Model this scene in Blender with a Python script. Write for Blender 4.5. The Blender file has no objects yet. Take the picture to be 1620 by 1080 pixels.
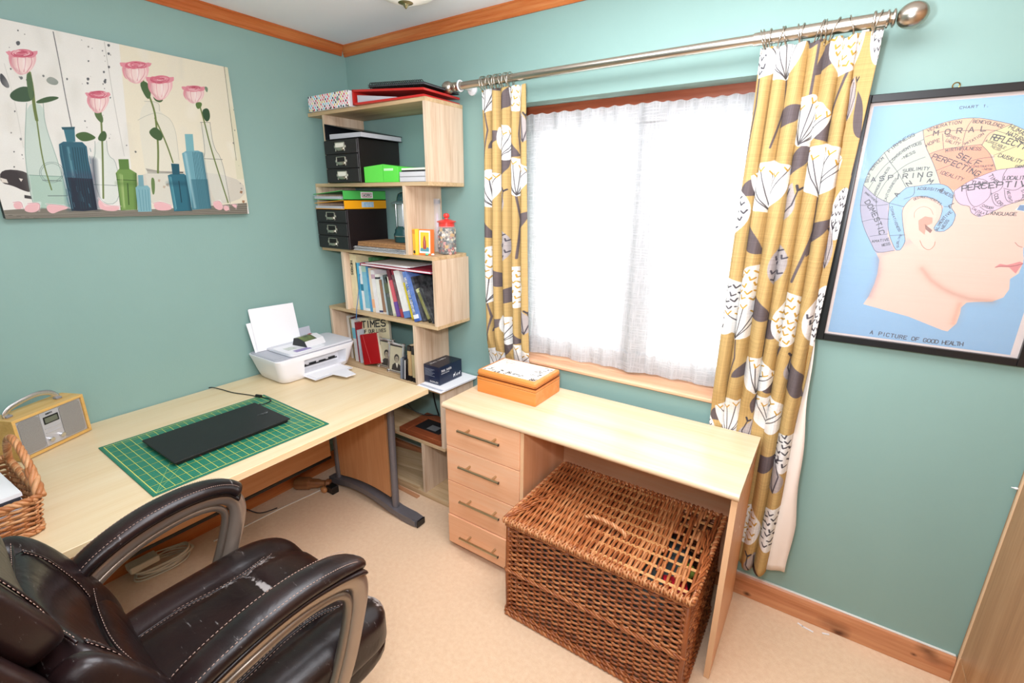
import bpy, bmesh, math, random
import numpy as np
from mathutils import Vector, Matrix, Euler
random.seed(7)
SC = bpy.context.scene
COL = SC.collection
PI = math.pi
R = math.radians

# ------------------------------------------------------------------ camera, light, exposure
cam_data = bpy.data.cameras.new('camera')
cam_data.sensor_width = 36.0
cam_data.lens = 753.25 / 1620 * 36.0
cam_data.clip_start = 0.02
cam = bpy.data.objects.new('camera', cam_data)
COL.objects.link(cam)
cam.location = (2.4043, -1.9251, 1.612)
_yaw, _pitch, _roll = .5912, -.29125, .00663
_F = Vector((-math.sin(_yaw) * math.cos(_pitch), math.cos(_yaw) * math.cos(_pitch), math.sin(_pitch)))
_Rt = Vector((math.cos(_yaw), math.sin(_yaw), 0)); _U = _Rt.cross(_F)
_r = math.cos(_roll) * _Rt + math.sin(_roll) * _U
_u = -math.sin(_roll) * _Rt + math.cos(_roll) * _U
cam.rotation_euler = Matrix((_r, _u, -_F)).transposed().to_euler()
SC.camera = cam

SC.view_settings.view_transform = 'Standard'
SC.view_settings.look = 'None'
SC.view_settings.gamma = 1
SC.view_settings.use_curve_mapping = False
SC.view_settings.exposure = 0.26

world = bpy.data.worlds.new('overcast_sky'); SC.world = world
world.use_nodes = True
wb = world.node_tree.nodes['Background']
wb.inputs[0].default_value = (0.93, 0.97, 1.0, 1)
wb.inputs[1].default_value = 6.5

def area(name, loc, target, size, power, color=(1, 1, 1), sy=None):
    d = bpy.data.lights.new(name, 'AREA'); d.energy = power; d.color = color
    d.shape = 'RECTANGLE'; d.size = size; d.size_y = sy or size
    o = bpy.data.objects.new(name, d); COL.objects.link(o); o.location = loc
    o.rotation_euler = (Vector(target) - Vector(loc)).to_track_quat('-Z', 'Y').to_euler()
    return o
# the photographer's flash bounced off the ceiling, and its direct part beside the camera
area('bounced_flash', (1.95, -1.05, 2.385), (1.95, -1.00, 0), 1.3, 29, (.97, 1.0, 1.06), 1.1)
area('rear_fill', (2.5, -2.75, 2.0), (1.3, -.6, .7), 1.4, 8, (.97, .99, 1.05))  # soft fill added behind the camera for the chair and furniture fronts
area('camera_flash', (2.36, -2.02, 1.86), (1.3, -.3, 1.0), 0.25, 6.5, (.97, .99, 1.05))
area('flash_head_up', (2.15, -1.70, 1.72), (1.45, -.15, 2.45), 0.15, 20, (.97, .99, 1.07))

# ------------------------------------------------------------------ materials
def lin(c):
    if isinstance(c, str):
        c = [int(c[i:i + 2], 16) / 255 for i in (0, 2, 4)]
    return tuple(((v / 12.92) if v <= .04045 else ((v + .055) / 1.055) ** 2.4) for v in c[:3]) + (1,)

MATS = {}
def mat(name, color='cccccc', rough=.5, metal=0, spec=.5, noise=None, bump=None, coat=0, dark=None, stretch=(1, 1, 1), sheen=0, coords='Object'):
    """noise=(scale, factor): mixes towards `dark`; bump=(scale, strength)."""
    if name in MATS: return MATS[name]
    m = bpy.data.materials.new(name); m.use_nodes = True; MATS[name] = m
    nt = m.node_tree; b = nt.nodes['Principled BSDF']
    b.inputs['Base Color'].default_value = lin(color)
    b.inputs['Roughness'].default_value = rough
    b.inputs['Metallic'].default_value = metal
    b.inputs['Specular IOR Level'].default_value = spec
    b.inputs['Coat Weight'].default_value = coat
    b.inputs['Sheen Weight'].default_value = sheen
    tc = nt.nodes.new('ShaderNodeTexCoord'); mp = nt.nodes.new('ShaderNodeMapping')
    mp.inputs['Scale'].default_value = stretch
    nt.links.new(tc.outputs[coords], mp.inputs[0])
    if noise:
        n = nt.nodes.new('ShaderNodeTexNoise'); n.inputs['Scale'].default_value = noise[0]
        n.inputs['Detail'].default_value = 6; n.inputs['Roughness'].default_value = .6
        nt.links.new(mp.outputs[0], n.inputs['Vector'])
        r = nt.nodes.new('ShaderNodeMapRange'); r.inputs[1].default_value = .3; r.inputs[2].default_value = .7
        r.inputs[3].default_value = 0; r.inputs[4].default_value = noise[1]
        nt.links.new(n.outputs['Fac'], r.inputs[0])
        mx = nt.nodes.new('ShaderNodeMix'); mx.data_type = 'RGBA'
        mx.inputs[6].default_value = lin(color); mx.inputs[7].default_value = lin(dark or '777777')
        nt.links.new(r.outputs[0], mx.inputs[0]); nt.links.new(mx.outputs[2], b.inputs['Base Color'])
    if bump:
        n2 = nt.nodes.new('ShaderNodeTexNoise'); n2.inputs['Scale'].default_value = bump[0]; n2.inputs['Detail'].default_value = 4
        nt.links.new(mp.outputs[0], n2.inputs['Vector'])
        bp = nt.nodes.new('ShaderNodeBump'); bp.inputs['Strength'].default_value = bump[1]; bp.inputs['Distance'].default_value = .002
        nt.links.new(n2.outputs['Fac'], bp.inputs['Height']); nt.links.new(bp.outputs[0], b.inputs['Normal'])
    return m

def wood(name, c1, c2, c3=None, axis='x', rough=.4, scale=1.0, spec=.4, knots=False, coat=0):
    """grain runs along axis"""
    if name in MATS: return MATS[name]
    m = mat(name, c1, rough, spec=spec, coat=coat)
    nt = m.node_tree; b = nt.nodes['Principled BSDF']
    tc = nt.nodes.new('ShaderNodeTexCoord'); mp = nt.nodes.new('ShaderNodeMapping')
    s = {'x': (1.2, 22, 22), 'y': (22, 1.2, 22), 'z': (22, 22, 1.2)}[axis]
    mp.inputs['Scale'].default_value = [v * scale for v in s]
    nt.links.new(tc.outputs['Object'], mp.inputs[0])
    n = nt.nodes.new('ShaderNodeTexNoise'); n.inputs['Scale'].default_value = 1; n.inputs['Detail'].default_value = 7
    n.inputs['Roughness'].default_value = .62; n.inputs['Distortion'].default_value = .6 if knots else .25
    nt.links.new(mp.outputs[0], n.inputs['Vector'])
    mp2 = nt.nodes.new('ShaderNodeMapping'); mp2.inputs['Scale'].default_value = [v * scale * 6 for v in s]
    nt.links.new(tc.outputs['Object'], mp2.inputs[0])
    n2 = nt.nodes.new('ShaderNodeTexNoise'); n2.inputs['Scale'].default_value = 1; n2.inputs['Detail'].default_value = 3
    nt.links.new(mp2.outputs[0], n2.inputs['Vector'])
    ad = nt.nodes.new('ShaderNodeMath'); ad.operation = 'MULTIPLY_ADD'; ad.inputs[1].default_value = .35; 
    nt.links.new(n2.outputs['Fac'], ad.inputs[0]); nt.links.new(n.outputs['Fac'], ad.inputs[2])
    cr = nt.nodes.new('ShaderNodeValToRGB'); e = cr.color_ramp
    e.elements[0].position = .42; e.elements[0].color = lin(c2)
    e.elements[1].position = .88; e.elements[1].color = lin(c3 or c1)
    k = e.elements.new(.66); k.color = lin(c1)
    nt.links.new(ad.outputs[0], cr.inputs[0])
    out = cr.outputs[0]
    if knots:
        v = nt.nodes.new('ShaderNodeTexVoronoi'); v.inputs['Scale'].default_value = 3.0
        mp3 = nt.nodes.new('ShaderNodeMapping')
        mp3.inputs['Scale'].default_value = {'x': (.8, 2.6, 2.6), 'y': (2.6, .8, 2.6), 'z': (2.6, 2.6, .8)}[axis]
        nt.links.new(tc.outputs['Object'], mp3.inputs[0]); nt.links.new(mp3.outputs[0], v.inputs['Vector'])
        mr = nt.nodes.new('ShaderNodeMapRange'); mr.inputs[1].default_value = .03; mr.inputs[2].default_value = .12
        mr.inputs[3].default_value = .8; mr.inputs[4].default_value = 0
        nt.links.new(v.outputs['Distance'], mr.inputs[0])
        mx = nt.nodes.new('ShaderNodeMix'); mx.data_type = 'RGBA'; mx.inputs[7].default_value = lin('5a2a12')
        nt.links.new(mr.outputs[0], mx.inputs[0]); nt.links.new(out, mx.inputs[6]); out = mx.outputs[2]
    nt.links.new(out, b.inputs['Base Color'])
    bp = nt.nodes.new('ShaderNodeBump'); bp.inputs['Strength'].default_value = .08; bp.inputs['Distance'].default_value = .001
    nt.links.new(n2.outputs['Fac'], bp.inputs['Height']); nt.links.new(bp.outputs[0], b.inputs['Normal'])
    return m

def glass(name, color='eef4f2', rough=.03, alpha=.25):
    """thin clear glass or plastic: mostly transparent with a gloss coat"""
    if name in MATS: return MATS[name]
    m = bpy.data.materials.new(name); m.use_nodes = True; MATS[name] = m
    nt = m.node_tree; out = nt.nodes['Material Output']; b = nt.nodes['Principled BSDF']
    b.inputs['Base Color'].default_value = lin(color); b.inputs['Roughness'].default_value = rough
    t = nt.nodes.new('ShaderNodeBsdfTransparent'); mx = nt.nodes.new('ShaderNodeMixShader')
    mx.inputs[0].default_value = alpha
    nt.links.new(t.outputs[0], mx.inputs[1]); nt.links.new(b.outputs[0], mx.inputs[2]); nt.links.new(mx.outputs[0], out.inputs[0])
    return m

def img_mat(name, arr, rough=.6, spec=.3, coat=0, bump=None):
    """flat print computed below (no file is read)"""
    h, w = arr.shape[:2]
    im = bpy.data.images.new(name + '_print', w, h)
    a = np.ones((h, w, 4), np.float32); a[..., :3] = np.clip(arr, 0, 1)
    im.pixels.foreach_set(a.ravel()); im.update(); im.pack()
    m = bpy.data.materials.new(name); m.use_nodes = True; MATS[name] = m
    nt = m.node_tree; b = nt.nodes['Principled BSDF']
    b.inputs['Roughness'].default_value = rough; b.inputs['Specular IOR Level'].default_value = spec; b.inputs['Coat Weight'].default_value = coat
    t = nt.nodes.new('ShaderNodeTexImage'); t.image = im; t.interpolation = 'Cubic'
    nt.links.new(t.outputs[0], b.inputs['Base Color'])
    if bump:
        tc = nt.nodes.new('ShaderNodeTexCoord'); n2 = nt.nodes.new('ShaderNodeTexNoise'); n2.inputs['Scale'].default_value = bump[0]
        nt.links.new(tc.outputs['Object'], n2.inputs['Vector'])
        bp = nt.nodes.new('ShaderNodeBump'); bp.inputs['Strength'].default_value = bump[1]; bp.inputs['Distance'].default_value = .002
        nt.links.new(n2.outputs['Fac'], bp.inputs['Height']); nt.links.new(bp.outputs[0], b.inputs['Normal'])
    return m

# ------------------------------------------------------------------ objects
def empty(name, loc=(0, 0, 0), rz=0, label=None, cat=None, group=None):
    o = bpy.data.objects.new(name, None); COL.objects.link(o); o.location = loc; o.rotation_euler = (0, 0, rz)
    o.empty_display_size = .05
    if label: o['label'] = label
    if cat: o['category'] = cat
    if group: o['group'] = group
    return o
def tag(o, label=None, cat=None, group=None, kind=None):
    if label: o['label'] = label
    if cat: o['category'] = cat
    if group: o['group'] = group
    if kind: o['kind'] = kind
    return o
def obj(name, bm, m, parent=None, smooth=False, loc=None, rot=None, uv=None):
    me = bpy.data.meshes.new(name)
    bmesh.ops.recalc_face_normals(bm, faces=bm.faces) if smooth != 'keep' else None
    bm.to_mesh(me); bm.free()
    for x in (m if isinstance(m, (list, tuple)) else [m]): me.materials.append(x)
    if smooth:
        me.shade_smooth()
        if smooth == 'auto':
            me.set_sharp_from_angle(angle=R(35))
    o = bpy.data.objects.new(name, me); COL.objects.link(o)
    if parent is not None: o.parent = parent
    if loc: o.location = loc
    if rot: o.rotation_euler = rot
    return o
def structure(name, bm, m, parent=None, label=None, **k):
    o = obj(name, bm, m, parent, **k)
    if parent is None: o['kind'] = 'structure'
    if label: o['label'] = label
    return o
def new(): return bmesh.new()
def box(bm, x0, x1, y0, y1, z0, z1, bev=0, seg=1, mi=0, M=None):
    r = bmesh.ops.create_cube(bm, size=1)
    vs = r['verts']
    for v in vs:
        v.co = Vector((x0 + (v.co.x + .5) * (x1 - x0), y0 + (v.co.y + .5) * (y1 - y0), z0 + (v.co.z + .5) * (z1 - z0)))
    fs = {f for v in vs for f in v.link_faces}
    for f in fs: f.material_index = mi
    if bev:
        es = list({e for v in vs for e in v.link_edges})
        q = bmesh.ops.bevel(bm, geom=es, offset=bev, segments=seg, affect='EDGES', profile=.5)
        vs = list({v for f in q['faces'] for v in f.verts} | {v for v in vs if v.is_valid})
        for f in q['faces']: f.material_index = mi
    if M is not None:
        for v in vs: v.co = M @ v.co
    return vs
def bx(*a, **k):
    bm = new(); box(bm, *a, **k); return bm
def prism(bm, pts, lo, hi, axis='y', mi=0, bev=0):
    """closed 2-D outline extruded along axis; pts are (a, b) in the two other axes, in x, y, z order"""
    def P3(a, b, c):
        return {'x': (c, a, b), 'y': (a, c, b), 'z': (a, b, c)}[axis]
    n = len(pts)
    v0 = [bm.verts.new(P3(a, b, lo)) for a, b in pts]; v1 = [bm.verts.new(P3(a, b, hi)) for a, b in pts]
    fs = [bm.faces.new(v0), bm.faces.new(v1[::-1])]
    for i in range(n): fs.append(bm.faces.new((v0[i], v0[(i + 1) % n], v1[(i + 1) % n], v1[i])))
    for f in fs: f.material_index = mi
    if bev:
        es = list({e for f in fs[:2] for e in f.edges})
        bmesh.ops.bevel(bm, geom=es, offset=bev, segments=2, affect='EDGES'); return []
    return v0 + v1
def tube(bm, pts, r, sides=8, closed=False, caps=True, mi=0, sec=None, up=None):
    """r: radius or list; sec: (a, b) elliptical half-sizes factors (side, up)"""
    P = [Vector(p) for p in pts]; n = len(P); rings = []
    prev = None
    for i, p in enumerate(P):
        if closed: t = (P[(i + 1) % n] - P[i - 1]).normalized()
        else: t = (P[min(i + 1, n - 1)] - P[max(i - 1, 0)]).normalized()
        if up is not None:
            a = t.cross(Vector(up))
            if a.length < 1e-4: a = t.orthogonal()
            a.normalize()
        elif prev is None: a = t.orthogonal().normalized()
        else:
            a = prev - t * prev.dot(t)
            a = a.normalized() if a.length > 1e-6 else t.orthogonal().normalized()
        prev = a; b = t.cross(a)
        rr = r[i] if isinstance(r, (list, tuple)) else r
        sa, sb = sec if sec else (1, 1)
        rings.append([bm.verts.new(p + a * (math.cos(2 * PI * k / sides) * rr * sa) + b * (math.sin(2 * PI * k / sides) * rr * sb)) for k in range(sides)])
    m = n if closed else n - 1
    for i in range(m):
        A, B = rings[i], rings[(i + 1) % n]
        for k in range(sides):
            f = bm.faces.new((A[k], A[(k + 1) % sides], B[(k + 1) % sides], B[k])); f.material_index = mi
    if caps and not closed:
        bm.faces.new(rings[0][::-1]).material_index = mi; bm.faces.new(rings[-1]).material_index = mi
    return [v for q in rings for v in q]
def lathe(bm, prof, seg=24, cx=0, cy=0, mi=0, M=None):
    """prof: (radius, z) list"""
    rings = []; allv = []
    for r, z in prof:
        if r < 1e-5: ring = [bm.verts.new((cx, cy, z))]
        else: ring = [bm.verts.new((cx + r * math.cos(2 * PI * k / seg), cy + r * math.sin(2 * PI * k / seg), z)) for k in range(seg)]
        rings.append(ring); allv += ring
    for A, B in zip(rings, rings[1:]):
        for k in range(seg):
            a0, a1 = A[k % len(A)], A[(k + 1) % len(A)]; b0, b1 = B[k % len(B)], B[(k + 1) % len(B)]
            vs = []
            for v in (a0, a1, b1, b0):
                if v not in vs: vs.append(v)
            if len(vs) > 2: bm.faces.new(vs).material_index = mi
    for ring, fl in ((rings[0], True), (rings[-1], False)):
        if len(ring) > 2:
            bm.faces.new(ring[::-1] if fl else ring).material_index = mi
    if M is not None:
        for v in allv: v.co = M @ v.co
    return allv
def smoothpath(pts, n=6):
    """Catmull-Rom through the points"""
    P = [Vector(p) for p in pts]; out = []
    for i in range(len(P) - 1):
        p0, p1, p2, p3 = P[max(i - 1, 0)], P[i], P[i + 1], P[min(i + 2, len(P) - 1)]
        for k in range(n):
            t = k / n
            out.append(.5 * ((2 * p1) + (p2 - p0) * t + (2 * p0 - 5 * p1 + 4 * p2 - p3) * t * t + (3 * p1 - p0 - 3 * p2 + p3) * t ** 3))
    out.append(P[-1]); return out
def pillow(bm, hx, hy, hz, n=12, pw=3.2, warp=None, mi=0):
    """superellipsoid cushion: a cube grid pushed onto |x|^p+|y|^p+|z|^p=1, then warped"""
    r = bmesh.ops.create_cube(bm, size=2); vs0 = r['verts']
    es = list({e for v in vs0 for e in v.link_edges})
    before = set(bm.verts) - set(vs0)
    bmesh.ops.subdivide_edges(bm, edges=es, cuts=n, use_grid_fill=True)
    allv = set(bm.verts) - before
    for v in allv:
        c = v.co
        m = max(abs(c.x), abs(c.y), abs(c.z))
        s = (abs(c.x) ** pw + abs(c.y) ** pw + abs(c.z) ** pw) ** (1 / pw)
        c = c * (m / s) if s else c
        c = Vector((c.x * hx, c.y * hy, c.z * hz))
        v.co = Vector(warp(c)) if warp else c
    return list(allv)
def quad_uv(name, p0, p1, p2, p3, m, parent=None):
    """p0 bottom-left, p1 bottom-right, p2 top-right, p3 top-left with uv 0..1"""
    bm = new(); vs = [bm.verts.new(p) for p in (p0, p1, p2, p3)]; f = bm.faces.new(vs)
    ul = bm.loops.layers.uv.new('UVMap')
    for lp, c in zip(f.loops, ((0, 0), (1, 0), (1, 1), (0, 1))): lp[ul].uv = c
    return obj(name, bm, m, parent, smooth='keep' if False else False)

# ------------------------------------------------------------------ stroke lettering (shared by prints and by raised labels)
GLYPH = {
'A': [(0,0,2,6,4,0),(.7,2,3.3,2)], 'B': [(0,0,0,6,2.6,6,3.6,5.3,3.6,3.8,2.6,3.1,0,3.1),(2.6,3.1,4,2.3,4,.8,2.8,0,0,0)],
'C': [(4,5,3,6,1,6,0,5,0,1,1,0,3,0,4,1)], 'D': [(0,0,0,6,2.4,6,4,4.6,4,1.4,2.4,0,0,0)], 'E': [(4,6,0,6,0,0,4,0),(0,3.1,3,3.1)],
'F': [(4,6,0,6,0,0),(0,3.1,3,3.1)], 'G': [(4,5,3,6,1,6,0,5,0,1,1,0,3,0,4,1,4,2.8,2.4,2.8)], 'H': [(0,0,0,6),(4,0,4,6),(0,3,4,3)],
'I': [(1,0,1,6)], 'J': [(3.2,6,3.2,1,2.2,0,1,0,0,1)], 'K': [(0,0,0,6),(4,6,0,2.6),(1.4,3.7,4,0)], 'L': [(0,6,0,0,3.8,0)],
'M': [(0,0,0,6,2,2.4,4,6,4,0)], 'N': [(0,0,0,6,4,0,4,6)], 'O': [(1,0,0,1.2,0,4.8,1,6,3,6,4,4.8,4,1.2,3,0,1,0)],
'P': [(0,0,0,6,3,6,4,5.2,4,3.6,3,2.8,0,2.8)], 'Q': [(1,0,0,1.2,0,4.8,1,6,3,6,4,4.8,4,1.2,3,0,1,0),(2.5,1.6,4.2,-.4)],
'R': [(0,0,0,6,3,6,4,5.2,4,3.8,3,3,0,3),(2,3,4,0)], 'S': [(4,5.2,3,6,1,6,0,5.1,0,4,1,3.2,3,2.9,4,2.1,4,.9,3,0,1,0,0,.9)],
'T': [(0,6,4,6),(2,6,2,0)], 'U': [(0,6,0,1.2,1,0,3,0,4,1.2,4,6)], 'V': [(0,6,2,0,4,6)], 'W': [(0,6,1,0,2,4,3,0,4,6)],
'X': [(0,0,4,6),(0,6,4,0)], 'Y': [(0,6,2,3.2,4,6),(2,3.2,2,0)], 'Z': [(0,6,4,6,0,0,4,0)],
'1': [(.8,4.8,2,6,2,0)], '-': [(.6,3,3.4,3)], '.': [(.9,0,1.3,0,1.3,.4,.9,.4,.9,0)], "'": [(1,6,.8,4.6)], '&': [(4,0,.8,4.6,1.6,6,2.6,5,0,1.6,1.2,0,4,2.2)],
'a': [(.4,3.6,1.4,4.2,2.8,4,3.2,3.2,3.2,0),(3.2,2.2,1,2.2,.2,1.2,1,0,2.4,0,3.2,.8)], 'c': [(3.4,3.4,2.4,4.2,1,4.2,.2,3,.2,1,1,0,2.4,0,3.4,.8)],
'e': [(.2,2.2,3.6,2.2,3.4,3.4,2.4,4.2,1,4.2,.2,3,.2,1,1,0,2.6,0,3.4,.8)], 'r': [(.6,0,.6,4.2),(.6,3,1.6,4.2,3,4.2)],
}
ADV = {'I': 2.2, '.': 2.2, "'": 2.0, '1': 3.4, ' ': 3.4}
def text_len(s): return sum(ADV.get(c, 4) + 1.5 for c in s) - 1.5
def text_strokes(s):
    """strokes in font units: list of [(x, y), ...] and the x offset of every letter"""
    x = 0; out = []
    for c in s:
        for st in GLYPH.get(c, []): out.append((x, [(a, b) for a, b in zip(st[::2], st[1::2])]))
        x += ADV.get(c, 4) + 1.5
    return out
def lettering(s, origin, ux, uy, height, m, parent, weight=.12, name='lettering', fit=None, lift=.0006):
    """thin raised strokes of text on a flat face: origin at the baseline start"""
    ux = Vector(ux).normalized(); uy = Vector(uy).normalized(); nz = ux.cross(uy)
    sc = height / 6; sx = sc if not fit else fit / text_len(s)
    w = weight * height / 2
    bm = new(); O = Vector(origin) + nz * lift
    for xo, st in text_strokes(s):
        q = [O + ux * ((xo + a) * sx) + uy * (b * sc) for a, b in st]
        for a, b in zip(q, q[1:]):
            d = (b - a)
            if d.length < 1e-7: continue
            d.normalize(); n = nz.cross(d) * w; e = d * w * .8
            bm.faces.new([bm.verts.new(v) for v in (a - e - n, b + e - n, b + e + n, a - e + n)])
    return obj(name, bm, m, parent, smooth=False)

def chaikin(p, n=2, closed=True):
    p = np.asarray(p, np.float32).reshape(-1, 2)
    for _ in range(n):
        if closed: q = np.roll(p, -1, 0); p = np.stack([p * .75 + q * .25, p * .25 + q * .75], 1).reshape(-1, 2)
        else:
            a, b = p[:-1], p[1:]; m = np.stack([a * .75 + b * .25, a * .25 + b * .75], 1).reshape(-1, 2); p = np.vstack([p[:1], m, p[-1:]])
    return p
# ------------------------------------------------------------------ a small painter for flat prints
class Print:
    def __init__(s, w, h, base):
        s.w, s.h = w, h; s.a = np.zeros((h, w, 3), np.float32); s.a[:] = Print.c(base)
    @staticmethod
    def c(col): return np.array([int(col[i:i + 2], 16) / 255 for i in (0, 2, 4)], np.float32)
    def _blend(s, x0, x1, y0, y1, m, col):
        r = s.a[y0:y1, x0:x1]; r += m[..., None] * (Print.c(col) - r)
    def poly(s, pts, col, alpha=1.0):
        p = np.asarray(pts, np.float32).reshape(-1, 2)
        x0 = max(int(p[:, 0].min()) - 1, 0); x1 = min(int(p[:, 0].max()) + 2, s.w)
        y0 = max(int(p[:, 1].min()) - 1, 0); y1 = min(int(p[:, 1].max()) + 2, s.h)
        if x1 <= x0 or y1 <= y0: return
        acc = np.zeros((y1 - y0, x1 - x0), np.float32); SS = 3
        for sy in range(SS):
            ys = np.arange(y0, y1) + (sy + .5) / SS
            for j, y in enumerate(ys):
                a = p; b = np.roll(p, -1, 0)
                hit = (a[:, 1] <= y) != (b[:, 1] <= y)
                if not hit.any(): continue
                aa, bb = a[hit], b[hit]
                xs = np.sort(aa[:, 0] + (y - aa[:, 1]) / (bb[:, 1] - aa[:, 1]) * (bb[:, 0] - aa[:, 0])) - x0
                for l, r in zip(xs[::2], xs[1::2]):
                    l = max(l, 0); r = min(r, x1 - x0)
                    if r <= l: continue
                    il, ir = int(l), int(r)
                    if il == ir: acc[j, il] += r - l; continue
                    acc[j, il] += 1 - (l - il); acc[j, il + 1:ir] += 1
                    if ir < x1 - x0: acc[j, ir] += r - ir
        s._blend(x0, x1, y0, y1, np.clip(acc / SS, 0, 1) * alpha, col)
    def line(s, pts, col, w, alpha=1.0, soft=.7):
        p = np.asarray(pts, np.float32).reshape(-1, 2); R_ = w / 2 + soft + 1
        x0 = max(int(p[:, 0].min() - R_), 0); x1 = min(int(p[:, 0].max() + R_) + 1, s.w)
        y0 = max(int(p[:, 1].min() - R_), 0); y1 = min(int(p[:, 1].max() + R_) + 1, s.h)
        if x1 <= x0 or y1 <= y0: return
        d = np.full((y1 - y0, x1 - x0), 1e9, np.float32)
        for a, b in zip(p, p[1:]):
            ax0 = max(int(min(a[0], b[0]) - R_), x0); ax1 = min(int(max(a[0], b[0]) + R_) + 1, x1)
            ay0 = max(int(min(a[1], b[1]) - R_), y0); ay1 = min(int(max(a[1], b[1]) + R_) + 1, y1)
            if ax1 <= ax0 or ay1 <= ay0: continue
            Y, X = np.mgrid[ay0:ay1, ax0:ax1].astype(np.float32); X += .5; Y += .5
            v = b - a; L = float(v @ v) + 1e-9
            t = np.clip(((X - a[0]) * v[0] + (Y - a[1]) * v[1]) / L, 0, 1)
            q = np.hypot(X - a[0] - t * v[0], Y - a[1] - t * v[1])
            sl = d[ay0 - y0:ay1 - y0, ax0 - x0:ax1 - x0]; np.minimum(sl, q, out=sl)
        m = np.clip((w / 2 + soft - d) / (2 * soft), 0, 1) * alpha
        s._blend(x0, x1, y0, y1, m, col)
    def text(s, t, size, col, pts, w=1.3):
        """along the curve start, middle, end; size = cap height in pixels"""
        P0, P1, P2 = np.asarray(pts, np.float32).reshape(-1, 2)
        C1 = 2 * P1 - .5 * (P0 + P2)
        B = lambda u: (1 - u) ** 2 * P0 + 2 * u * (1 - u) * C1 + u * u * P2
        dB = lambda u: 2 * (1 - u) * (C1 - P0) + 2 * u * (P2 - C1)
        L = text_len(t); chord = float(np.hypot(*(P2 - P0)))
        sc = size / 6; sx = chord / L
        for xo, st in text_strokes(t):
            cw = 2.0
            u = (xo + cw) / L; o = B(u); d = dB(u); d = d / (np.hypot(*d) + 1e-9); n = np.array([-d[1], d[0]])
            q = [o + d * ((a - cw) * min(sx, sc * 1.25)) + n * (b * sc) for a, b in st]
            s.line(q, col, w, soft=.6)

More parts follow.
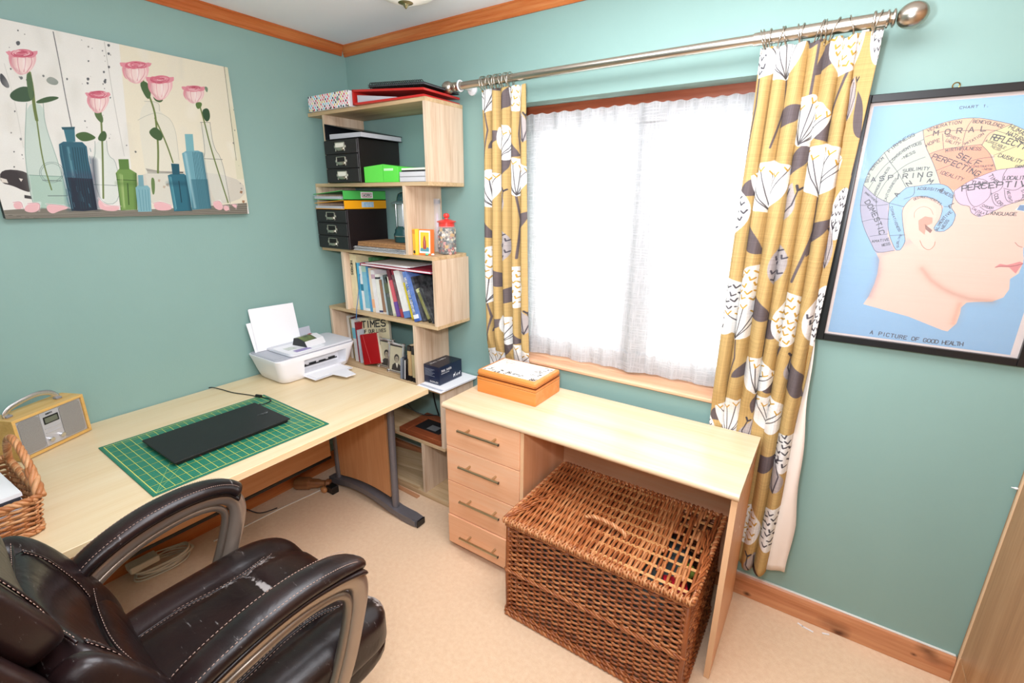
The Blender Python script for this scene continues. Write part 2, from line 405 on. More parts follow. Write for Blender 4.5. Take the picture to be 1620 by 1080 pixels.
CANVAS_PRINT = [
('p','f0ead8',1,[530,1067,1024,1019,1002,53,452,46]),
('p','e9e6cf',1,[982,1014,1012,1016,1002,251,960,250]),
('l','6f7072',4,[298,990,294,824,288,674,284,501]),
('l','c9c9c4',3,[470,994,458,675,454,363]),
('l','5c6660',3,[982,1011,977,725,972,382]),
('l','d5d5d0',2,[121,787,123,608,111,374]),
('c','5b5f63',0.85,[171,902,184,912,185,896,174,883]),
('c','5b5f63',0.85,[477,984,488,990,489,979,481,970]),
('c','5b5f63',0.85,[471,938,481,944,482,934,475,925]),
('c','5b5f63',0.85,[463,866,471,870,472,861,465,851]),
('c','5b5f63',0.85,[440,832,448,837,448,827,442,821]),
('c','5b5f63',0.85,[375,781,385,786,386,774,377,765]),
('c','5b5f63',0.85,[434,781,445,787,446,774,438,763]),
('c','5b5f63',0.85,[304,762,310,766,311,757,305,750]),
('c','5b5f63',0.85,[106,421,113,426,114,416,108,408]),
('c','5b5f63',0.85,[99,339,103,341,103,334,100,330]),
('c','5b5f63',0.85,[77,352,82,355,82,349,78,344]),
('c','5b5f63',0.85,[498,397,506,400,507,390,501,384]),
('c','5b5f63',0.85,[970,187,981,192,983,179,975,171]),
('c','5b5f63',0.85,[970,224,977,226,980,219,974,213]),
('c','5b5f63',0.85,[393,875,399,880,400,874,395,867]),
('c','5b5f63',0.85,[185,962,190,965,190,958,186,955]),
('c','5b5f63',0.85,[469,429,474,432,475,426,470,421]),
('c','5b5f63',0.85,[155,733,165,738,166,726,157,717]),
('c','5b5f63',0.85,[173,726,181,731,183,720,175,712]),
('c','5b5f63',0.85,[227,758,234,763,236,755,230,747]),
('c','5b5f63',0.85,[439,789,447,795,448,786,441,776]),
('c','5b5f63',0.85,[371,757,379,760,380,752,374,744]),
('c','7d8a84',0.8,[234,736,255,762,279,741,268,717,245,717]),
('c','474a50',0.9,[102,744,115,717,120,674,108,666,94,691]),
('c','4a4344',1,[25,259,105,253,103,198,99,138,75,149,48,174,13,187]),
('p','3d3a3c',0.9,[75,126,96,120,94,104,73,109]),
('p','efe9e2',1,[72,214,84,210,76,195]),
('p','e8e2da',1,[18,214,35,206,37,186,19,190]),
('c','d8d4cc',0.7,[452,290,994,288,993,69,452,53]),
('p','5a5550',0.8,[530,296,590,283,694,285,692,275,535,275]),
('p','9a6a48',0.7,[575,232,584,229,579,213,571,218]),
('p','9a6a48',0.7,[607,206,618,205,613,187,603,194]),
('p','9a6a48',0.7,[969,168,982,165,976,146,964,152]),
('p','9a6a48',0.7,[972,99,987,96,980,77,969,83]),
('p','9a6a48',0.7,[591,192,602,190,596,174,588,179]),
('s','e4e2dc',(56.637792469239244,0.22),[242,526,230,429]),
('s','d8d8d2',(30.374160573120307,0.22),[520,186,490,29]),
('s','d8d8d2',(35.88538308115844,0.22),[399,258,407,186]),
('s','d8d8d2',(49.65007424805961,0.22),[118,157,119,106]),
('s','e4e2dc',(51.20305956334226,0.22),[731,554,742,474]),
('s','d8d8d2',(48.5651793444481,0.22),[507,173,517,78]),
('s','fbfaf8',(55.15466641352167,0.22),[800,726,778,656]),
('s','d8d8d2',(51.15890342791327,0.22),[162,120,166,34]),
('s','d8d8d2',(43.37007171880796,0.22),[821,586,831,459]),
('s','fbfaf8',(47.94463481326029,0.22),[898,262,879,139]),
('s','fbfaf8',(45.31903619516132,0.22),[603,1026,618,960]),
('s','d8d8d2',(23.540723724389135,0.22),[162,568,162,491]),
('s','d8d8d2',(54.91068098512805,0.22),[209,742,181,645]),
('s','e4e2dc',(42.03405764129916,0.22),[70,346,76,278]),
('s','dedad0',(23.078828188216477,0.22),[311,995,311,952]),
('s','e4e2dc',(26.24795964054259,0.22),[228,646,198,525]),
('s','d8d8d2',(35.0700487078457,0.22),[243,128,248,42]),
('s','dedad0',(44.805045417810476,0.22),[846,467,861,355]),
('s','fbfaf8',(57.457436114873545,0.22),[381,374,371,301]),
('s','d8d8d2',(59.49823724626458,0.22),[325,731,309,651]),
('s','e4e2dc',(38.650017187868315,0.22),[617,1002,617,922]),
('s','dedad0',(43.57507826703095,0.22),[653,382,672,328]),
('s','e4e2dc',(43.70687502665957,0.22),[339,461,325,379]),
('s','e4e2dc',(32.016158934623576,0.22),[328,704,310,587]),
('s','fbfaf8',(32.400667816403725,0.22),[78,478,55,366]),
('s','d8d8d2',(45.981559663434744,0.22),[293,858,267,758]),
('s','fbfaf8',(37.53722930245548,0.22),[951,486,968,411]),
('s','d8d8d2',(30.823995240040965,0.22),[308,435,315,387]),
('s','fbfaf8',(54.549104058322946,0.22),[1013,917,992,766]),
('s','fbfaf8',(36.85089567063537,0.22),[113,438,99,322]),
('s','e4e2dc',(36.79084735165007,0.22),[424,466,404,326]),
('s','d8d8d2',(42.35485999290978,0.22),[252,1002,256,906]),
('s','e4e2dc',(41.754441958984344,0.22),[99,578,95,466]),
('s','dedad0',(52.40767516032873,0.22),[792,120,752,-43]),
('s','d8d8d2',(43.07813616077806,0.22),[611,171,573,37]),
('s','dedad0',(40.998565416633,0.22),[224,741,206,616]),
('s','e4e2dc',(58.87961562325499,0.22),[609,794,599,664]),
('s','dedad0',(41.38548162211109,0.22),[151,790,156,738]),
('s','fbfaf8',(52.93995050214323,0.22),[720,178,684,50]),
('s','e4e2dc',(29.93034579413715,0.22),[929,1184,928,1080]),
('s','dedad0',(54.28089769328641,0.22),[130,699,135,656]),
('s','dedad0',(54.17795738956906,0.22),[107,557,84,470]),
('s','e4e2dc',(35.43188412395525,0.22),[339,757,327,683]),
('s','d8d8d2',(24.95020095336738,0.22),[198,98,186,-18]),
('s','fbfaf8',(21.718462220810224,0.22),[427,994,413,890]),
('s','dedad0',(44.91706040100365,0.22),[496,472,486,386]),
('s','d8d8d2',(58.011561242974764,0.22),[444,398,436,347]),
('s','dedad0',(52.12549371269004,0.22),[264,778,250,722]),
('s','e4e2dc',(24.858038861794235,0.22),[113,693,103,574]),
('s','d8d8d2',(46.70246306318922,0.22),[662,258,663,141]),
('s','dedad0',(38.94190524325322,0.22),[131,469,113,390]),
('s','d8d8d2',(27.166144198014276,0.22),[493,546,459,411]),
('s','d8d8d2',(53.44727805148041,0.22),[107,234,111,138]),
('s','fbfaf8',(24.269747899312488,0.22),[856,1174,855,1030]),
('s','fbfaf8',(53.1223732463532,0.22),[137,699,124,642]),
('s','d8d8d2',(30.11584143861274,0.22),[240,459,227,328]),
('s','d8d8d2',(40.01238442518236,0.22),[463,122,474,26]),
('s','d8d8d2',(26.246984792635736,0.22),[780,1022,762,880]),
('s','d8d8d2',(56.66457524855105,0.22),[189,558,180,477]),
('s','e4e2dc',(50.08209383463259,0.22),[745,986,719,880]),
('c','8a8a86',0.8,[1023,694,1029,698,1030,691,1025,686]),
('c','8a8a86',0.8,[457,920,460,922,462,918,458,914]),
('c','6f7478',0.8,[445,694,451,698,451,691,446,685]),
('c','5b5f63',0.8,[1005,514,1013,517,1016,509,1008,502]),
('c','5b5f63',0.8,[65,274,70,277,70,270,66,266]),
('c','5b5f63',0.8,[100,318,102,320,102,315,100,314]),
('c','5b5f63',0.8,[133,768,138,770,139,765,135,758]),
('c','5b5f63',0.8,[381,782,385,784,386,779,382,776]),
('c','6f7478',0.8,[418,947,422,949,422,946,419,942]),
('c','8a8a86',0.8,[335,512,339,514,339,509,337,506]),
('c','8a8a86',0.8,[404,952,410,957,411,950,406,944]),
('c','6f7478',0.8,[387,979,389,982,391,978,388,976]),
('c','8a8a86',0.8,[429,765,434,768,435,762,430,755]),
('c','8a8a86',0.8,[995,728,1002,731,1004,725,999,720]),
('c','6f7478',0.8,[409,462,413,466,413,459,410,456]),
('c','5b5f63',0.8,[463,1018,468,1019,468,1016,465,1011]),
('c','8a8a86',0.8,[1040,749,1047,754,1048,746,1042,739]),
('c','5b5f63',0.8,[112,558,117,562,117,555,113,550]),
('c','8a8a86',0.8,[405,589,407,590,409,587,406,586]),
('c','8a8a86',0.8,[355,747,357,749,358,746,356,742]),
('c','6f7478',0.8,[332,547,338,550,339,542,334,538]),
('c','6f7478',0.8,[418,485,419,486,421,483,418,482]),
('c','6f7478',0.8,[466,1022,471,1024,471,1019,468,1016]),
('c','6f7478',0.8,[453,946,458,949,459,944,454,938]),
('c','8a8a86',0.8,[1008,746,1017,750,1019,742,1012,734]),
('c','8a8a86',0.8,[84,448,89,451,89,445,85,440]),
('c','5b5f63',0.8,[418,674,421,675,421,672,419,670]),
('c','8a8a86',0.8,[984,590,990,594,992,587,987,582]),
('c','5b5f63',0.8,[1018,840,1024,843,1025,837,1020,832]),
('c','5b5f63',0.8,[1048,1042,1052,1043,1052,1040,1049,1038]),
('c','8a8a86',0.8,[456,891,459,893,459,890,457,886]),
('c','5b5f63',0.8,[1024,792,1028,794,1028,790,1025,789]),
('c','5b5f63',0.8,[431,739,435,742,435,738,433,734]),
('c','8a8a86',0.8,[481,933,484,934,486,930,482,925]),
('c','8a8a86',0.8,[965,504,974,507,976,498,969,491]),
('c','8a8a86',0.8,[391,794,392,795,393,792,391,790]),
('c','8a8a86',0.8,[203,949,207,952,207,947,204,944]),
('c','8a8a86',0.8,[1012,928,1017,931,1018,926,1013,922]),
('c','8a8a86',0.8,[1067,1168,1072,1171,1073,1168,1070,1163]),
('c','6f7478',0.8,[1061,1091,1069,1096,1071,1088,1065,1082]),
('c','6f7478',0.8,[1000,835,1005,838,1006,834,1001,829]),
('c','5b5f63',0.8,[980,346,983,347,983,344,981,342]),
('c','6f7478',0.8,[154,734,157,736,157,731,154,728]),
('c','5b5f63',0.8,[276,258,279,258,279,256,278,254]),
('c','5b5f63',0.8,[119,638,123,640,124,635,120,630]),
('c','5b5f63',0.8,[147,870,150,872,150,869,148,866]),
('p','8f8a80',1,[-22,43,120,58,416,37,694,50,996,80,990,-13,410,-5,1,-5]),
('l','b5b0a4',2,[-1,22,415,26,994,61]),
('l','5f5b54',2,[11,19,415,22,994,53]),
('l','b5b0a4',2,[23,18,413,19,993,46]),
('l','5f5b54',2,[35,14,413,16,992,40]),
('l','b5b0a4',2,[47,11,413,14,992,32]),
('l','5f5b54',2,[59,8,412,11,990,26]),
('l','b5b0a4',2,[72,5,412,8,989,19]),
('l','5f5b54',2,[84,3,412,5,989,11]),
('l','b5b0a4',2,[97,0,411,2,988,5]),
('c','c9dcd4',0.7,[157,605,209,614,197,504,207,352,213,214,209,56,95,50,95,154,109,331,127,442]),
('p','a9cabb',0.55,[107,232,214,232,209,56,95,50]),
('l','8aa79c',3,[107,232,213,229]),
('l','a3b9b1',3,[157,605,127,442,109,331,95,154,95,53]),
('l','a3b9b1',3,[209,614,197,504,207,352,213,214,209,56]),
('l','8b9c98',2,[220,253,216,237,210,224,202,211,192,202,181,195,171,194,161,195,153,200,145,208,142,221,139,234,141,248,144,262,150,275,157,288,167,298,178,304,189,306,198,306,207,301,214,293,219,280,221,267,220,253]),
('l','8b9c98',2,[214,253,212,240,206,227,198,216,190,208,181,203,172,202,163,203,156,206,150,214,147,224,145,235,145,248,149,261,154,272,161,283,169,291,178,296,187,299,196,298,203,293,209,286,214,277,215,266,214,253]),
('l','8b9c98',5,[145,206,204,205]),
('l','8b9c98',5,[149,122,209,123]),
('l','7f8f58',14,[190,762,187,683,178,597,175,523]),
('l','7f8f58',6,[175,523,160,314,165,155]),
('c','4f6b52',1,[109,640,157,691,191,683,183,630,160,610,117,606]),
('c','56714f',1,[184,618,232,656,274,658,234,626,192,608]),
('c','66805c',1,[177,757,197,763,183,630,167,616]),
('c','f0c8cb',1,[210,813,202,787,190,763,174,749,157,742,147,752,141,770,139,794,149,821,161,843,177,858,191,862,204,856,210,837]),
('c','e8a4b0',0.95,[180,826,177,803,172,781,162,768,153,758,144,766,138,778,137,797,138,819,143,840,153,854,162,861,172,859,178,846]),
('c','f8e4e0',0.8,[177,810,173,789,167,771,160,758,151,750,145,760,141,770,141,789,143,808,148,827,155,840,163,843,171,840,174,827]),
('c','e8a4b0',1,[165,834,161,829,157,824,149,822,143,826,139,832,137,837,133,845,141,848,144,854,151,850,157,848,166,846,167,840]),
('c','f0c8cb',0.95,[218,819,208,795,197,774,185,765,177,770,173,782,173,802,177,824,186,848,197,869,208,875,216,872,224,864,224,843]),
('c','f8e4e0',0.8,[209,808,202,786,192,770,184,762,175,762,172,771,172,787,175,810,184,830,192,846,202,858,209,853,213,845,214,829]),
('c','e8a4b0',1,[231,870,230,864,225,856,220,846,210,838,202,835,195,835,196,843,200,850,200,856,208,866,216,870,225,875,233,878]),
('c','f8e4e0',0.9,[192,798,187,779,179,760,171,752,162,747,156,755,155,771,155,789,160,810,168,826,177,838,185,842,191,832,194,819]),
('c','d8788c',0.95,[219,861,214,850,201,840,186,832,172,829,157,826,151,834,147,840,155,851,165,861,178,870,195,875,209,875,215,869]),
('c','e8a4b0',1,[210,862,212,856,202,848,190,842,177,838,166,838,162,843,155,846,165,854,169,862,181,867,192,870,206,872,212,869]),
('c','d8788c',0.9,[201,862,196,858,191,853,184,848,175,846,169,848,162,848,162,851,165,858,172,861,179,864,187,869,192,867,200,867]),
('l','f6dcdc',3,[162,843,161,846,163,850,167,853,172,858,179,861]),
('l','c8627a',3,[195,845,187,842,179,838,171,837,163,837,159,838]),
('l','c8627a',3,[192,846,186,845,180,842,174,842,169,842,166,843]),
('l','f6dcdc',3,[155,838,154,843,155,846,160,853,166,858,174,862]),
('l','c8627a',3,[216,866,216,861,214,854,207,848,198,843,187,838]),
('l','c8627a',3,[207,866,209,862,208,858,206,853,201,848,194,845]),
('l','f6dcdc',3,[206,861,206,858,204,854,200,850,194,846,186,842]),
('l','c8627a',3,[186,861,191,861,195,861,197,859,198,858,198,854]),
('l','c8627a',3,[175,853,178,854,180,856,184,856,186,858,190,858]),
('l','e8a4b0',2.5,[149,826,141,792,151,755]),
('l','dc94a2',2.5,[167,832,161,797,161,758]),
('l','dc94a2',2.5,[190,838,185,803,173,760]),
('l','dc94a2',2.5,[208,843,206,808,183,763]),
('s','c88a94',(14,0.35),[148,816,145,774,162,752]),
('s','ffffff',(12,0.4),[184,821,179,778]),
('c','dfe8e2',0.6,[355,437,398,445,391,357,421,330,401,78,316,70,329,328]),
('l','a8b5b0',3,[355,437,344,354,329,328,317,74,401,78,421,330,391,357,398,445]),
('l','8a9a95',3,[315,189,398,186]),
('s','ffffff',(20,0.5),[355,330,328,98]),
('l','7f8f58',9,[401,611,381,429,338,110]),
('c','5c7a4c',1,[288,466,325,488,352,472,365,453,316,427,296,442]),
('c','56734a',1,[363,443,381,486,399,504,406,478,392,438]),
('c','6b8457',1,[376,608,397,616,406,573,397,536,377,568]),
('c','f0c8cb',1,[433,661,424,634,412,613,397,598,381,594,371,606,365,624,364,646,371,672,383,694,399,710,413,710,425,704,431,685]),
('c','e8a4b0',0.95,[403,674,399,653,394,632,387,616,377,611,368,614,362,630,358,650,362,672,368,691,375,707,385,714,393,707,399,693]),
('c','f8e4e0',0.8,[398,659,395,640,391,622,385,610,376,606,370,611,367,626,364,642,367,661,370,680,377,691,386,693,393,691,397,678]),
('c','e8a4b0',1,[388,685,387,678,380,675,373,674,368,680,362,683,361,690,358,696,362,702,369,702,375,702,381,699,386,696,391,691]),
('c','f0c8cb',0.95,[438,666,429,645,418,624,407,621,399,619,394,632,393,650,399,674,407,696,418,715,430,725,439,720,444,709,444,690]),
('c','f8e4e0',0.8,[431,656,423,635,415,621,405,610,399,613,395,622,394,638,399,659,406,678,415,694,423,701,431,704,434,691,434,675]),
('c','e8a4b0',1,[450,714,452,709,447,701,440,694,431,690,423,683,416,683,417,691,417,696,422,704,429,712,438,717,445,722,450,718]),
('c','f8e4e0',0.9,[413,648,410,629,403,611,394,603,386,602,381,610,377,622,380,642,383,661,391,677,399,688,406,688,412,682,415,666]),
('c','d8788c',0.95,[439,707,436,696,423,686,410,678,394,677,379,677,374,685,368,691,374,702,386,712,400,718,415,723,430,723,435,715]),
('c','e8a4b0',1,[433,709,429,702,421,696,411,691,399,688,389,690,382,691,381,698,386,704,391,712,403,717,415,718,425,718,430,714]),
('c','d8788c',0.9,[422,710,417,706,412,701,405,699,399,698,393,698,388,699,388,702,389,707,395,710,400,715,409,717,413,714,417,712]),
('l','f6dcdc',2,[380,693,380,696,382,701,387,706,394,709,401,712]),
('l','f6dcdc',3,[429,706,428,702,423,698,417,694,410,691,403,688]),
('l','c8627a',2,[431,704,428,699,422,694,413,691,405,688,397,686]),
('l','c8627a',2,[421,714,425,712,429,710,430,706,428,702,424,698]),
('l','c8627a',2,[391,691,387,693,386,694,386,698,388,701,392,704]),
('l','b84c64',2,[380,699,385,704,391,709,399,712,407,714,416,715]),
('l','c8627a',3,[385,707,393,712,403,715,413,718,423,718,430,717]),
('l','f6dcdc',3,[428,717,433,714,436,710,435,706,431,699,425,694]),
('l','c8627a',2,[383,693,382,694,383,699,387,702,392,706,398,709]),
('l','dc94a2',2.5,[373,678,365,645,376,608]),
('l','dc94a2',2.5,[391,682,385,648,385,610]),
('l','dc94a2',2.5,[412,686,407,653,397,611]),
('l','dc94a2',2.5,[429,690,427,656,405,613]),
('s','c88a94',(14,0.35),[371,669,370,627,386,605]),
('s','ffffff',(12,0.4),[406,670,403,627]),
('p','3f7486',1,[227,405,244,421,309,426,321,403,316,326,315,219,306,42,257,35,214,38,218,192,221,342]),
('p','2a3346',0.9,[222,226,314,222,306,42,257,35,214,38]),
('p','4b8493',1,[255,494,293,499,285,426,255,419]),
('p','3a6a78',1,[249,498,296,507,292,493,251,485]),
('l','28505f',3,[270,392,260,218,249,50]),
('l','28505f',3,[279,394,267,218,258,50]),
('l','28505f',3,[287,394,275,218,268,50]),
('l','28505f',3,[296,395,284,218,278,50]),
('l','28505f',3,[303,395,292,219,287,50]),
('l','28505f',3,[311,397,300,219,298,48]),
('l','78aab5',3,[233,400,226,238,220,50]),
('s','14203a',(30,0.45),[332,328,305,54]),
('s','2c5c70',(26,0.4),[239,389,209,50]),
('s','9cc8d2',(10,0.55),[255,390,249,229]),
('s','6a4a6a',(40,0.25),[244,240,303,237]),
('l','244e60',2,[281,144,282,123]),
('l','5a93a4',2,[209,114,209,85]),
('l','5a93a4',2,[282,78,284,58]),
('l','244e60',2,[234,213,230,158]),
('l','244e60',2,[256,357,255,322]),
('l','3a6a7c',2,[261,149,256,91]),
('l','244e60',2,[273,122,270,72]),
('l','3a6a7c',2,[262,342,263,323]),
('l','5a93a4',2,[212,75,213,48]),
('l','5a93a4',2,[263,270,264,246]),
('l','3a6a7c',2,[272,253,273,235]),
('l','244e60',2,[254,210,252,173]),
('l','3a6a7c',2,[251,176,250,144]),
('l','3a6a7c',2,[228,166,226,115]),
('l','3a6a7c',2,[214,160,213,122]),
('l','3a6a7c',2,[331,395,332,376]),
('l','244e60',2,[249,235,249,208]),
('l','244e60',2,[248,126,248,96]),
('l','244e60',2,[222,174,224,147]),
('l','3a6a7c',2,[263,134,264,112]),
('l','5a93a4',2,[291,168,291,139]),
('l','3a6a7c',2,[220,165,220,136]),
('l','5a93a4',2,[323,352,321,309]),
('l','5a93a4',2,[280,78,281,59]),
('l','5a93a4',2,[264,115,264,88]),
('l','5a93a4',2,[228,86,228,59]),
('c','e6e6dc',0.55,[581,699,643,707,637,648,696,595,684,358,655,50,518,51,526,275,538,582]),
('l','b9bdb4',3,[581,699,643,707,637,654]),
('l','b9bdb4',2,[538,582,583,621,637,648,696,595,684,358]),
('l','7d807a',3,[535,269,692,275,688,251]),
('l','7f8f58',11,[593,816,602,765,617,645,611,557,602,429,579,272]),
('l','7f8f58',9,[612,606,641,459,654,342]),
('c','6f8b52',0.9,[544,243,561,237,548,138,535,131]),
('c','55724b',1,[575,526,609,560,635,509,620,469,594,478,577,502]),
('c','5d7850',1,[570,805,611,821,617,744,594,702]),
('c','5d7850',1,[623,757,668,730,647,701,621,714]),
('c','f2c3c9',1,[611,864,605,837,589,813,569,795,549,795,534,802,524,818,522,842,530,869,544,893,565,907,584,914,600,906,613,891]),
('c','e8a4b0',0.95,[571,875,570,853,561,832,552,813,540,811,526,810,518,822,516,843,516,866,524,888,535,904,548,910,560,910,569,898]),
('c','f8e4e0',0.8,[567,859,564,840,559,821,549,805,540,802,531,808,524,818,523,837,523,856,530,874,540,886,549,891,558,888,565,878]),
('c','e8a4b0',1,[552,882,548,877,542,870,532,874,525,877,513,878,513,886,511,893,514,899,524,901,534,904,542,899,552,896,553,888]),
('c','f2c3c9',0.95,[621,870,612,845,597,829,584,819,572,821,564,830,561,850,567,875,578,898,590,920,605,926,617,926,623,912,627,894]),
('c','f8e4e0',0.8,[613,859,602,838,593,822,582,813,572,813,567,824,565,840,567,859,576,880,587,896,597,904,607,907,613,896,614,878]),
('c','e8a4b0',1,[643,930,637,918,633,910,620,901,611,894,601,890,591,885,588,890,589,896,596,907,608,915,618,925,630,931,635,928]),
('c','f8e4e0',0.9,[589,850,584,829,576,813,565,800,554,797,546,805,542,819,541,838,547,858,555,875,566,886,577,888,585,885,590,870]),
('c','dd7f93',0.95,[618,912,618,902,602,890,579,883,559,874,544,877,529,878,531,890,535,899,548,910,566,920,588,926,606,926,619,923]),
('c','e8a4b0',1,[613,915,607,907,597,899,583,893,567,890,552,886,544,890,541,896,543,902,556,910,570,918,587,922,601,923,606,918]),
('c','dd7f93',0.9,[593,914,591,909,584,904,576,899,565,896,555,896,553,899,548,901,553,906,559,910,569,914,579,920,585,918,593,917]),
('l','f6dcdc',2,[599,909,597,906,595,902,589,899,582,896,575,893]),
('l','c8627a',3,[582,896,575,894,567,893,561,891,556,891,553,893]),
('l','f6dcdc',2,[615,915,614,909,608,902,599,898,587,891,573,886]),
('l','f6dcdc',2,[564,904,569,906,573,907,579,909,584,909,587,909]),
('l','b84c64',2,[612,914,611,909,606,904,599,898,588,893,576,888]),
('l','f6dcdc',2,[566,896,562,896,561,896,560,898,560,899,562,901]),
('l','c8627a',2,[560,909,570,912,579,915,589,917,597,917,603,915]),
('l','f6dcdc',3,[554,888,548,890,544,891,544,894,547,898,552,902]),
('l','b84c64',2,[570,914,581,917,593,918,602,918,608,917,612,914]),
('l','dc94a2',2.5,[531,874,523,840,540,805]),
('l','e8a4b0',2.5,[555,880,549,846,552,806]),
('l','dc94a2',2.5,[584,888,581,854,567,811]),
('l','dc94a2',2.5,[607,894,606,861,579,814]),
('s','c88a94',(14,0.35),[530,866,530,822,554,802]),
('s','ffffff',(12,0.4),[577,872,575,827]),
('c','f2c3c9',1,[701,798,694,766,678,741,659,722,638,715,624,728,617,750,617,779,624,808,638,837,657,853,677,856,692,846,704,829]),
('c','e8a4b0',0.95,[662,813,661,786,655,762,644,744,632,738,621,744,612,758,607,781,609,808,615,834,626,848,638,856,650,851,659,834]),
('c','f8e4e0',0.8,[659,794,657,770,650,749,642,736,632,731,623,734,618,752,614,773,617,795,621,818,631,834,641,834,649,830,656,816]),
('c','e8a4b0',1,[649,824,641,818,633,814,624,811,615,816,606,819,606,829,605,835,608,843,618,846,627,846,636,845,644,840,649,832]),
('c','f2c3c9',0.95,[713,805,700,779,686,757,672,746,659,744,654,762,655,786,660,811,671,837,684,858,698,872,709,867,718,859,718,834]),
('c','f8e4e0',0.8,[702,792,692,768,681,747,671,739,660,736,656,752,654,770,659,794,667,819,679,838,690,846,700,845,707,838,706,816]),
('c','e8a4b0',1,[727,864,727,858,724,848,712,840,702,832,691,827,685,829,685,835,685,842,688,850,697,861,709,867,718,869,728,874]),
('c','f8e4e0',0.9,[680,782,674,758,666,738,655,728,644,723,636,731,632,749,633,771,638,795,648,816,659,827,669,830,677,821,680,803]),
('c','dd7f93',0.95,[707,853,703,842,689,830,672,821,653,814,636,816,623,821,621,832,625,845,643,854,660,864,679,870,697,870,708,864]),
('c','e8a4b0',1,[706,858,698,848,690,838,674,832,657,827,644,827,637,832,637,840,642,848,649,856,663,862,678,864,690,866,700,862]),
('c','dd7f93',0.9,[689,858,686,851,675,846,668,840,659,840,647,837,641,840,641,845,644,851,650,856,661,861,671,862,679,862,684,859]),
('l','c8627a',2,[663,851,669,853,674,854,679,853,683,853,684,850]),
('l','c8627a',2,[660,832,653,830,645,832,642,834,639,837,641,840]),
('l','c8627a',3,[681,850,681,848,679,845,677,843,673,840,668,838]),
('l','c8627a',3,[692,848,688,843,681,838,673,834,665,832,655,830]),
('l','b84c64',2,[671,827,657,824,645,824,636,824,629,827,625,832]),
('l','f6dcdc',2,[665,854,672,856,680,858,685,856,690,854,691,851]),
('l','f6dcdc',3,[666,838,661,837,657,837,655,838,653,838,653,840]),
('l','b84c64',3,[677,850,678,848,677,846,675,845,673,842,669,840]),
('l','f6dcdc',3,[678,846,677,845,674,842,671,840,666,838,662,838]),
('l','dc94a2',2.5,[624,816,615,774,631,733]),
('l','e8a4b0',2.5,[648,821,641,781,643,734]),
('l','e8a4b0',2.5,[675,827,672,787,657,738]),
('l','dc94a2',2.5,[698,834,696,794,669,741]),
('s','c88a94',(14,0.35),[623,805,621,755,644,728]),
('s','ffffff',(12,0.4),[669,808,665,757]),
('p','86a862',1,[406,259,423,286,462,290,489,264,460,40,395,37,403,162]),
('p','6f9350',1,[428,342,468,346,463,285,424,282]),
('l','4a6a35',4,[405,221,482,219]),
('l','4a6a35',3,[409,259,395,40]),
('l','4a6a35',3,[486,264,459,42]),
('l','4a6a35',6,[444,200,431,72]),
('l','b7cc8e',4,[430,250,411,59]),
('s','4a6a35',(18,0.4),[481,253,458,46]),
('s','c4d8a0',(12,0.5),[423,250,410,53]),
('s','55783c',(24,0.3),[406,198,478,198]),
('p','93bfc9',1,[472,176,484,189,524,190,532,174,519,27,462,26]),
('p','8ab4be',1,[493,253,514,254,508,184,486,184]),
('l','5f8f9c',2,[484,163,476,32]),
('l','5f8f9c',2,[498,163,487,32]),
('l','5f8f9c',2,[510,163,499,32]),
('l','5f8f9c',2,[522,165,510,32]),
('p','3c7f92',1,[620,258,636,267,695,272,707,258,700,30,618,26]),
('p','2f6b7d',1,[645,334,681,334,675,266,642,264]),
('l','7db9c4',4,[633,248,631,43]),
('l','22505e',3,[706,258,700,30]),
('l','22505e',6,[665,222,660,85]),
('s','1c4c5e',(18,0.4),[704,251,696,35]),
('s','8cc8d4',(9,0.5),[627,248,626,37]),
('s','1c4c5e',(26,0.3),[617,206,703,208]),
('p','83b5c2',1,[703,403,726,422,782,429,803,418,798,43,703,34]),
('p','8dc0c8',1,[732,528,770,533,763,426,725,418]),
('l','3d6f7e',3,[755,416,743,42]),
('l','3d6f7e',3,[762,416,751,42]),
('l','3d6f7e',3,[769,418,760,42]),
('l','3d6f7e',3,[776,418,768,42]),
('l','3d6f7e',3,[784,419,776,40]),
('l','3d6f7e',3,[791,419,785,40]),
('l','3d6f7e',3,[798,421,794,40]),
('p','4f8494',0.7,[722,238,805,242,798,43,703,34]),
('s','c8e4ea',(14,0.6),[719,402,719,50]),
('s','2f6070',(16,0.35),[802,410,797,48]),
('c','e3e6df',0.5,[821,616,864,619,861,458,898,384,903,77,811,72,809,397]),
('l','8d9390',3,[821,616,817,426,805,389]),
('l','8d9390',3,[864,619,861,458,898,384,903,77]),
('l','6f7673',3,[806,379,898,381]),
('l','8d9390',3,[816,614,865,621]),
('l','7f8f58',9,[826,736,837,618,847,456,874,230,892,82]),
('c','44664a',1,[834,698,870,717,871,651,849,618,835,645]),
('c','6f8b52',1,[806,738,843,746,833,710,811,693]),
('c','f3ced2',1,[849,790,844,766,828,746,810,734,791,728,776,736,766,750,766,773,774,797,787,816,804,832,822,834,838,827,850,814]),
('c','e8a4b0',0.95,[811,802,810,782,803,763,794,747,782,742,770,744,762,755,757,774,761,795,767,814,776,829,788,837,799,832,808,821]),
('c','f8e4e0',0.8,[808,787,805,770,800,754,792,742,782,736,773,739,767,750,766,768,768,786,772,803,781,813,790,819,798,814,804,803]),
('c','e8a4b0',1,[794,806,788,803,785,798,774,800,767,803,757,806,756,813,755,818,757,824,766,826,775,827,784,824,791,819,794,813]),
('c','f3ced2',0.95,[857,795,849,774,837,758,825,754,813,754,806,765,804,781,806,802,816,822,828,838,841,843,853,846,858,832,862,818]),
('c','f8e4e0',0.8,[849,786,841,766,832,752,822,747,813,746,805,752,805,770,808,787,816,805,825,821,835,830,844,827,851,821,851,803]),
('c','e8a4b0',1,[870,843,873,838,865,830,858,821,847,814,837,811,832,813,825,813,833,822,833,829,844,837,853,843,863,848,868,845]),
